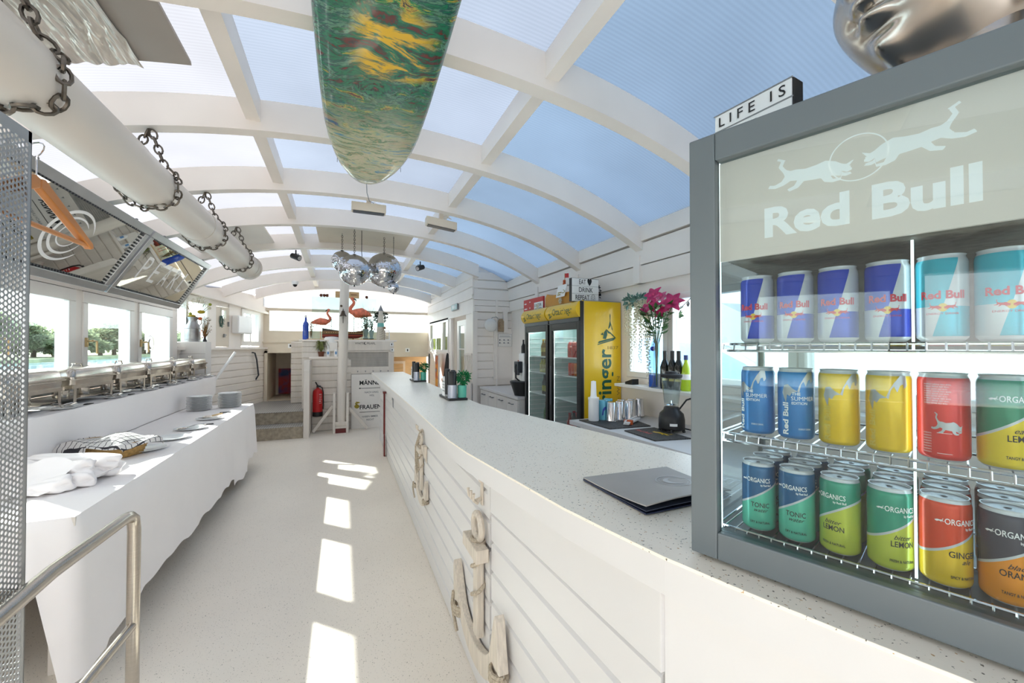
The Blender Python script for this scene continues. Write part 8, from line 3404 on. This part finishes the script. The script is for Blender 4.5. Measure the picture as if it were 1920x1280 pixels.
for x, y, z, m, s_ in FL:
    b = MB()
    d0 = V((-0.6 + rr.uniform(-.3, .1), y * 2 + rr.uniform(-.4, .2), 0.5)).normalized()
    X = d0.cross(V((0, 0, 1))).normalized()
    Y = d0.cross(X)
    for q in range(6):
        a_ = q * pi / 3 + rr.uniform(-.15, .15)
        rad = X * cos(a_) + Y * sin(a_)
        tan = d0.cross(rad)

        def pet(u, v, rad=rad, tan=tan, s_=s_):
            w = sin(pi * min(1, 0.10 + 0.86 * u)) * 0.34 * s_ * (1 + 0.08 * sin(u * 25))
            pos = V((x, y, z)) + d0 * (s_ * (0.55 * u - 0.42 * u * u * u)) + rad * (s_ * (0.15 * u + 0.85 * u * u))
            return tuple(pos + tan * ((v - 0.5) * 2 * w) + d0 * (0.06 * s_ * (2 * v - 1) ** 2))
        b.grid(pet, 8, 4)
    obj('bloom', b, m, t, smooth=True, ang=80)
b = MB()
for k in range(60):
    a_, h = rr.uniform(0, 6.28), rr.uniform(0.42, 0.66)
    q = 0.02 + 0.08 * (h - 0.40) / 0.25
    p = V((q * 0.6 * cos(a_), q * sin(a_), h))
    d = V((cos(a_) * 0.6, sin(a_), rr.uniform(-0.2, 0.8))).normalized()
    w = d.cross(V((rr.uniform(-.5, .5), rr.uniform(-.5, .5), 1))).normalized() * 0.016
    L = rr.uniform(0.06, 0.11)
    n_ = d.cross(w).normalized() * 0.006
    b.add([p, p + d * L * 0.35 + w + n_, p + d * L * 0.7 + w * 0.8 + n_, p + d * L, p + d * L * 0.7 - w * 0.8 + n_, p + d * L * 0.35 - w + n_], [(0, 1, 2, 3, 4, 5)])
obj('foliage', b, 'leaf', t)
# hanging cream garland on the fridge corner
t = thing('hanging_blossom_garland', 'cream trailing blossom garland hanging down beside the yellow fridge', 'garland', (2.42, 2.98, 1.92))
rr = random.Random(77)
ends = [(-0.02, 0.06, 0.30), (0.0, 0.01, 0.36), (-0.03, -0.02, 0.62), (0.0, -0.05, 0.42), (-0.02, -0.08, 0.30), (0.0, -0.12, 0.55), (-0.03, -0.15, 0.48), (-0.01, -0.19, 0.40), (-0.02, -0.23, 0.68), (-0.03, -0.26, 0.75), (0.0, -0.29, 0.45), (-0.02, -0.10, 0.20), (-0.02, -0.17, 0.22), (-0.03, -0.22, 0.30)]
for (x, y, L) in ends:
    b = MB()
    n = int(L / 0.011)
    for k in range(n):
        z = -0.02 - k * 0.011
        a_ = k * 2.4
        rr_ = 0.010 * (1 - 0.45 * k / n)
        b.ball((x + 0.011 * cos(a_), y + 0.011 * sin(a_) + 0.008 * sin(k * 0.15 + y * 40), z), rr_ * 0.95, 6)
        if k % 2 == 0:
            b.ball((x - 0.009 * cos(a_), y - 0.009 * sin(a_) + 0.008 * sin(k * 0.15 + y * 40), z - 0.004), rr_ * 0.8, 5)
    obj('blossom_string', b, 'creamfl', t)
b = MB()
leaves(b, (-0.02, 0.0, 0.0), (0.03, 0.07, 0.035), 26, 0.05, rr, 0, 0, 0.7)
leaves(b, (-0.02, -0.12, 0.0), (0.03, 0.09, 0.03), 26, 0.05, rr, 0, 0, 0.7)
b.tube([(0.02, 0.06, 0.0), (0.0, -0.05, 0.01), (0.0, -0.15, 0.01), (0.02, -0.29, 0.0)], 0.005, 5)
obj('leaves', b, 'bluegreen', t)
# small camera-like gadget behind the fridge on the sill
t = thing('card_reader', 'small black card reader at the foot of the window beside the yellow fridge', 'device', (2.36, 2.90, 1.17))
b = MB()
b.prism([(0, 0), (0.10, 0), (0.10, 0.02), (0.0, 0.05)], (-0.04, -0.05, 0), (0, 1, 0), (0, 0, 1), (0.07, 0, 0))
obj('casing', b, 'black', t, bevel=0.003)
# ================================================================ outside
a = Mat('river_water')
n = a.noise(0.35, 4, (1, 0.25, 1))
n2 = a.noise(2.5, 3, (1, 0.2, 1))
a.pbsdf(a.mix(a.rng(n, 0.35, 0.65), lin((96, 134, 150)), lin((176, 200, 212))), 0.12, bump=(n2, 0.3, 0.05))
b = MB()
b.box(-140, -2.6, -60, 220, -1.65, -1.6)
struct('river', b, a.m)
b = MB()
b.box(-220, -55, -80, 240, -1.62, -0.9)
struct('river_bank', b, pm('bank_green', (150, 160, 120), 0.9, var=0.25, vs=0.3))
b = MB()
b.box(3.2, 60, -40, 60, -0.9, -0.6)
struct('quay_deck', b, pm('quay_stone', (214, 212, 208), 0.8, var=0.08, vs=1.0))


def make_tree(seed, h, w):
    t = thing('riverside_tree', 'x', 'tree')
    r = random.Random(seed)
    b = MB()
    b.tube([(0, 0, 0), (0.1, 0, h * 0.35), (0, 0.1, h * 0.6)], [0.35, 0.28, 0.12], 8)
    obj('trunk', b, 'bark', t, smooth=True)
    b = MB()
    for k in range(9):
        a_ = r.uniform(0, 6.28)
        q = r.uniform(0, w * 0.55)
        c = (q * cos(a_), q * sin(a_), h * r.uniform(0.35, 0.85))
        leaves(b, c, (w * 0.42, w * 0.42, h * 0.22), 260, 0.65, r, 0, 0, 0.8)
    obj('crown', b, 'tree', t)
    return t


pr = [make_tree(1, 6.5, 4.2), make_tree(2, 5.2, 4.8), make_tree(3, 8.0, 4.4)]
rr = random.Random(99)
wh = ['nearest the perforated screen', 'seen through the first window', 'in the middle of the first window', 'at the right of the first window', 'between first and second window', 'at the left of the second window', 'in the middle of the second window', 'at the right of the second window',
      'behind the second window post', 'at the left of the third window', 'behind the round emblem', 'at the right of the third window', 'beyond the last window']
N = 24
for k in range(N):
    px = -60.5 + 1.5 * rr.uniform(-1, 1)
    ratio = 0.50 - (0.50 - 0.300) * 0 if False else None
    yy = 52 + k * 7.5 + rr.uniform(-2, 2)
    o = pr[k % 3] if k < 3 else dup(pr[rr.randrange(3)])
    o.location = (px - 3, yy, -0.95)
    o.rotation_euler = (0, 0, rr.uniform(0, 6.28))
    s_ = rr.uniform(0.8, 1.05) * (1.0 + 0.35 * max(0, 1 - k / 5)) * (1 + k * 0.012)
    o.scale = (s_ * 1.35, s_ * 1.35, s_)
    o['label'] = 'far bank tree ' + wh[k // 2] + (', left one' if k % 2 else ', right one')
    o['group'] = 'trees on the far river bank'
# right side: white marquee, blue inflatable boat hull, tree
t = thing('white_marquee', 'white marquee tent roof outside the right-hand window', 'tent', (12, 10, -0.6))
b = MB()
for k in range(3):
    x0, y0 = -2.5, -9.5 + k * 5.0
    b.prism([(y0, 2.0), (y0 + 2.5, 3.3), (y0 + 5.0, 2.0)], (x0, 0, 0), (0, 1, 0), (0, 0, 1), (5, 0, 0))
obj('canvas_roof', b, 'tent', t)
b = MB()
b.box(-2.5, 2.5, -9.5, 5.5, 0.0, 2.0)
obj('canvas_walls', b, 'tent', t)
b = MB()
b.ball((0, 0, 0.9), (1.3, 3.0, 1.4), 28)
t = obj('blue_tarpaulin_mound', b, 'tarp', smooth=True, loc=(6.6, 7.5, -0.6), label='pale blue tarpaulin covered mound outside the right-hand window', cat='tarpaulin')
t = thing('quay_tree', 'dark green tree outside behind the magenta lilies', 'tree', (19.0, 20.5, -0.6))
b = MB()
b.tube([(0, 0, 0), (0.1, 0, 3), (0, 0.1, 6)], [0.3, 0.22, 0.1], 8)
obj('trunk', b, 'bark', t, smooth=True)
b = MB()
r = random.Random(17)
for k in range(10):
    leaves(b, (r.uniform(-1, 1), r.uniform(-1, 1), 3.0 + k * 0.62), (1.3, 1.3, 0.9), 200, 0.45, r)
obj('crown', b, pm('dark_tree_leaf', (58, 92, 54), 0.7, var=0.35, vs=2), t)
t = thing('festoon_cable', 'string light cable with small bulbs outside the right-hand window', 'string lights', (7.0, 7.2, 2.3))
b = MB()
b.tube([(-0.8 + 0.4 * k, -1.4 + 0.7 * k, 0.05 * (k - 2) ** 2) for k in range(6)], 0.012, 5)
b.cyl((-0.8, -1.4, 0.2), (-0.8, -1.4, -2.9), 0.03, n=8)
b.cyl((1.2, 2.1, 0.45), (1.2, 2.1, -2.9), 0.03, n=8)
obj('cable', b, 'ink', t)
for k in range(4):
    b = MB()
    b.lathe([(0.02, 0), (0.035, -0.05), (0.02, -0.10), (0, -0.11)], c=(-0.6 + 0.4 * k, -1.05 + 0.7 * k, 0.05 * (k - 1.5) ** 2), n=8)
    obj('bulb', b, 'ink', t)
# deck railing seen through the end-left window
t = thing('deck_railing', 'grey outer deck railing beyond the far left window', 'railing', (-2.9, 12.5, 0.6))
b = MB()
for z in (0.45, 0.75, 1.05):
    b.cyl((0, -2.5, z), (-0.3, 5.0, z), 0.018, n=6)
for k in range(5):
    b.cyl((-0.06 * k, -2.5 + 1.8 * k, -0.6), (-0.06 * k, -2.5 + 1.8 * k, 1.05), 0.02, n=6)
obj('rails', b, 'alu', t, smooth=True)
b = MB()
b.box(-5.5, 3.5, 9.7, 18, -0.3, -0.2)
struct('outer_deck', b, 'quay_stone' if False else pm('deck_grey', (190, 188, 184), 0.7))
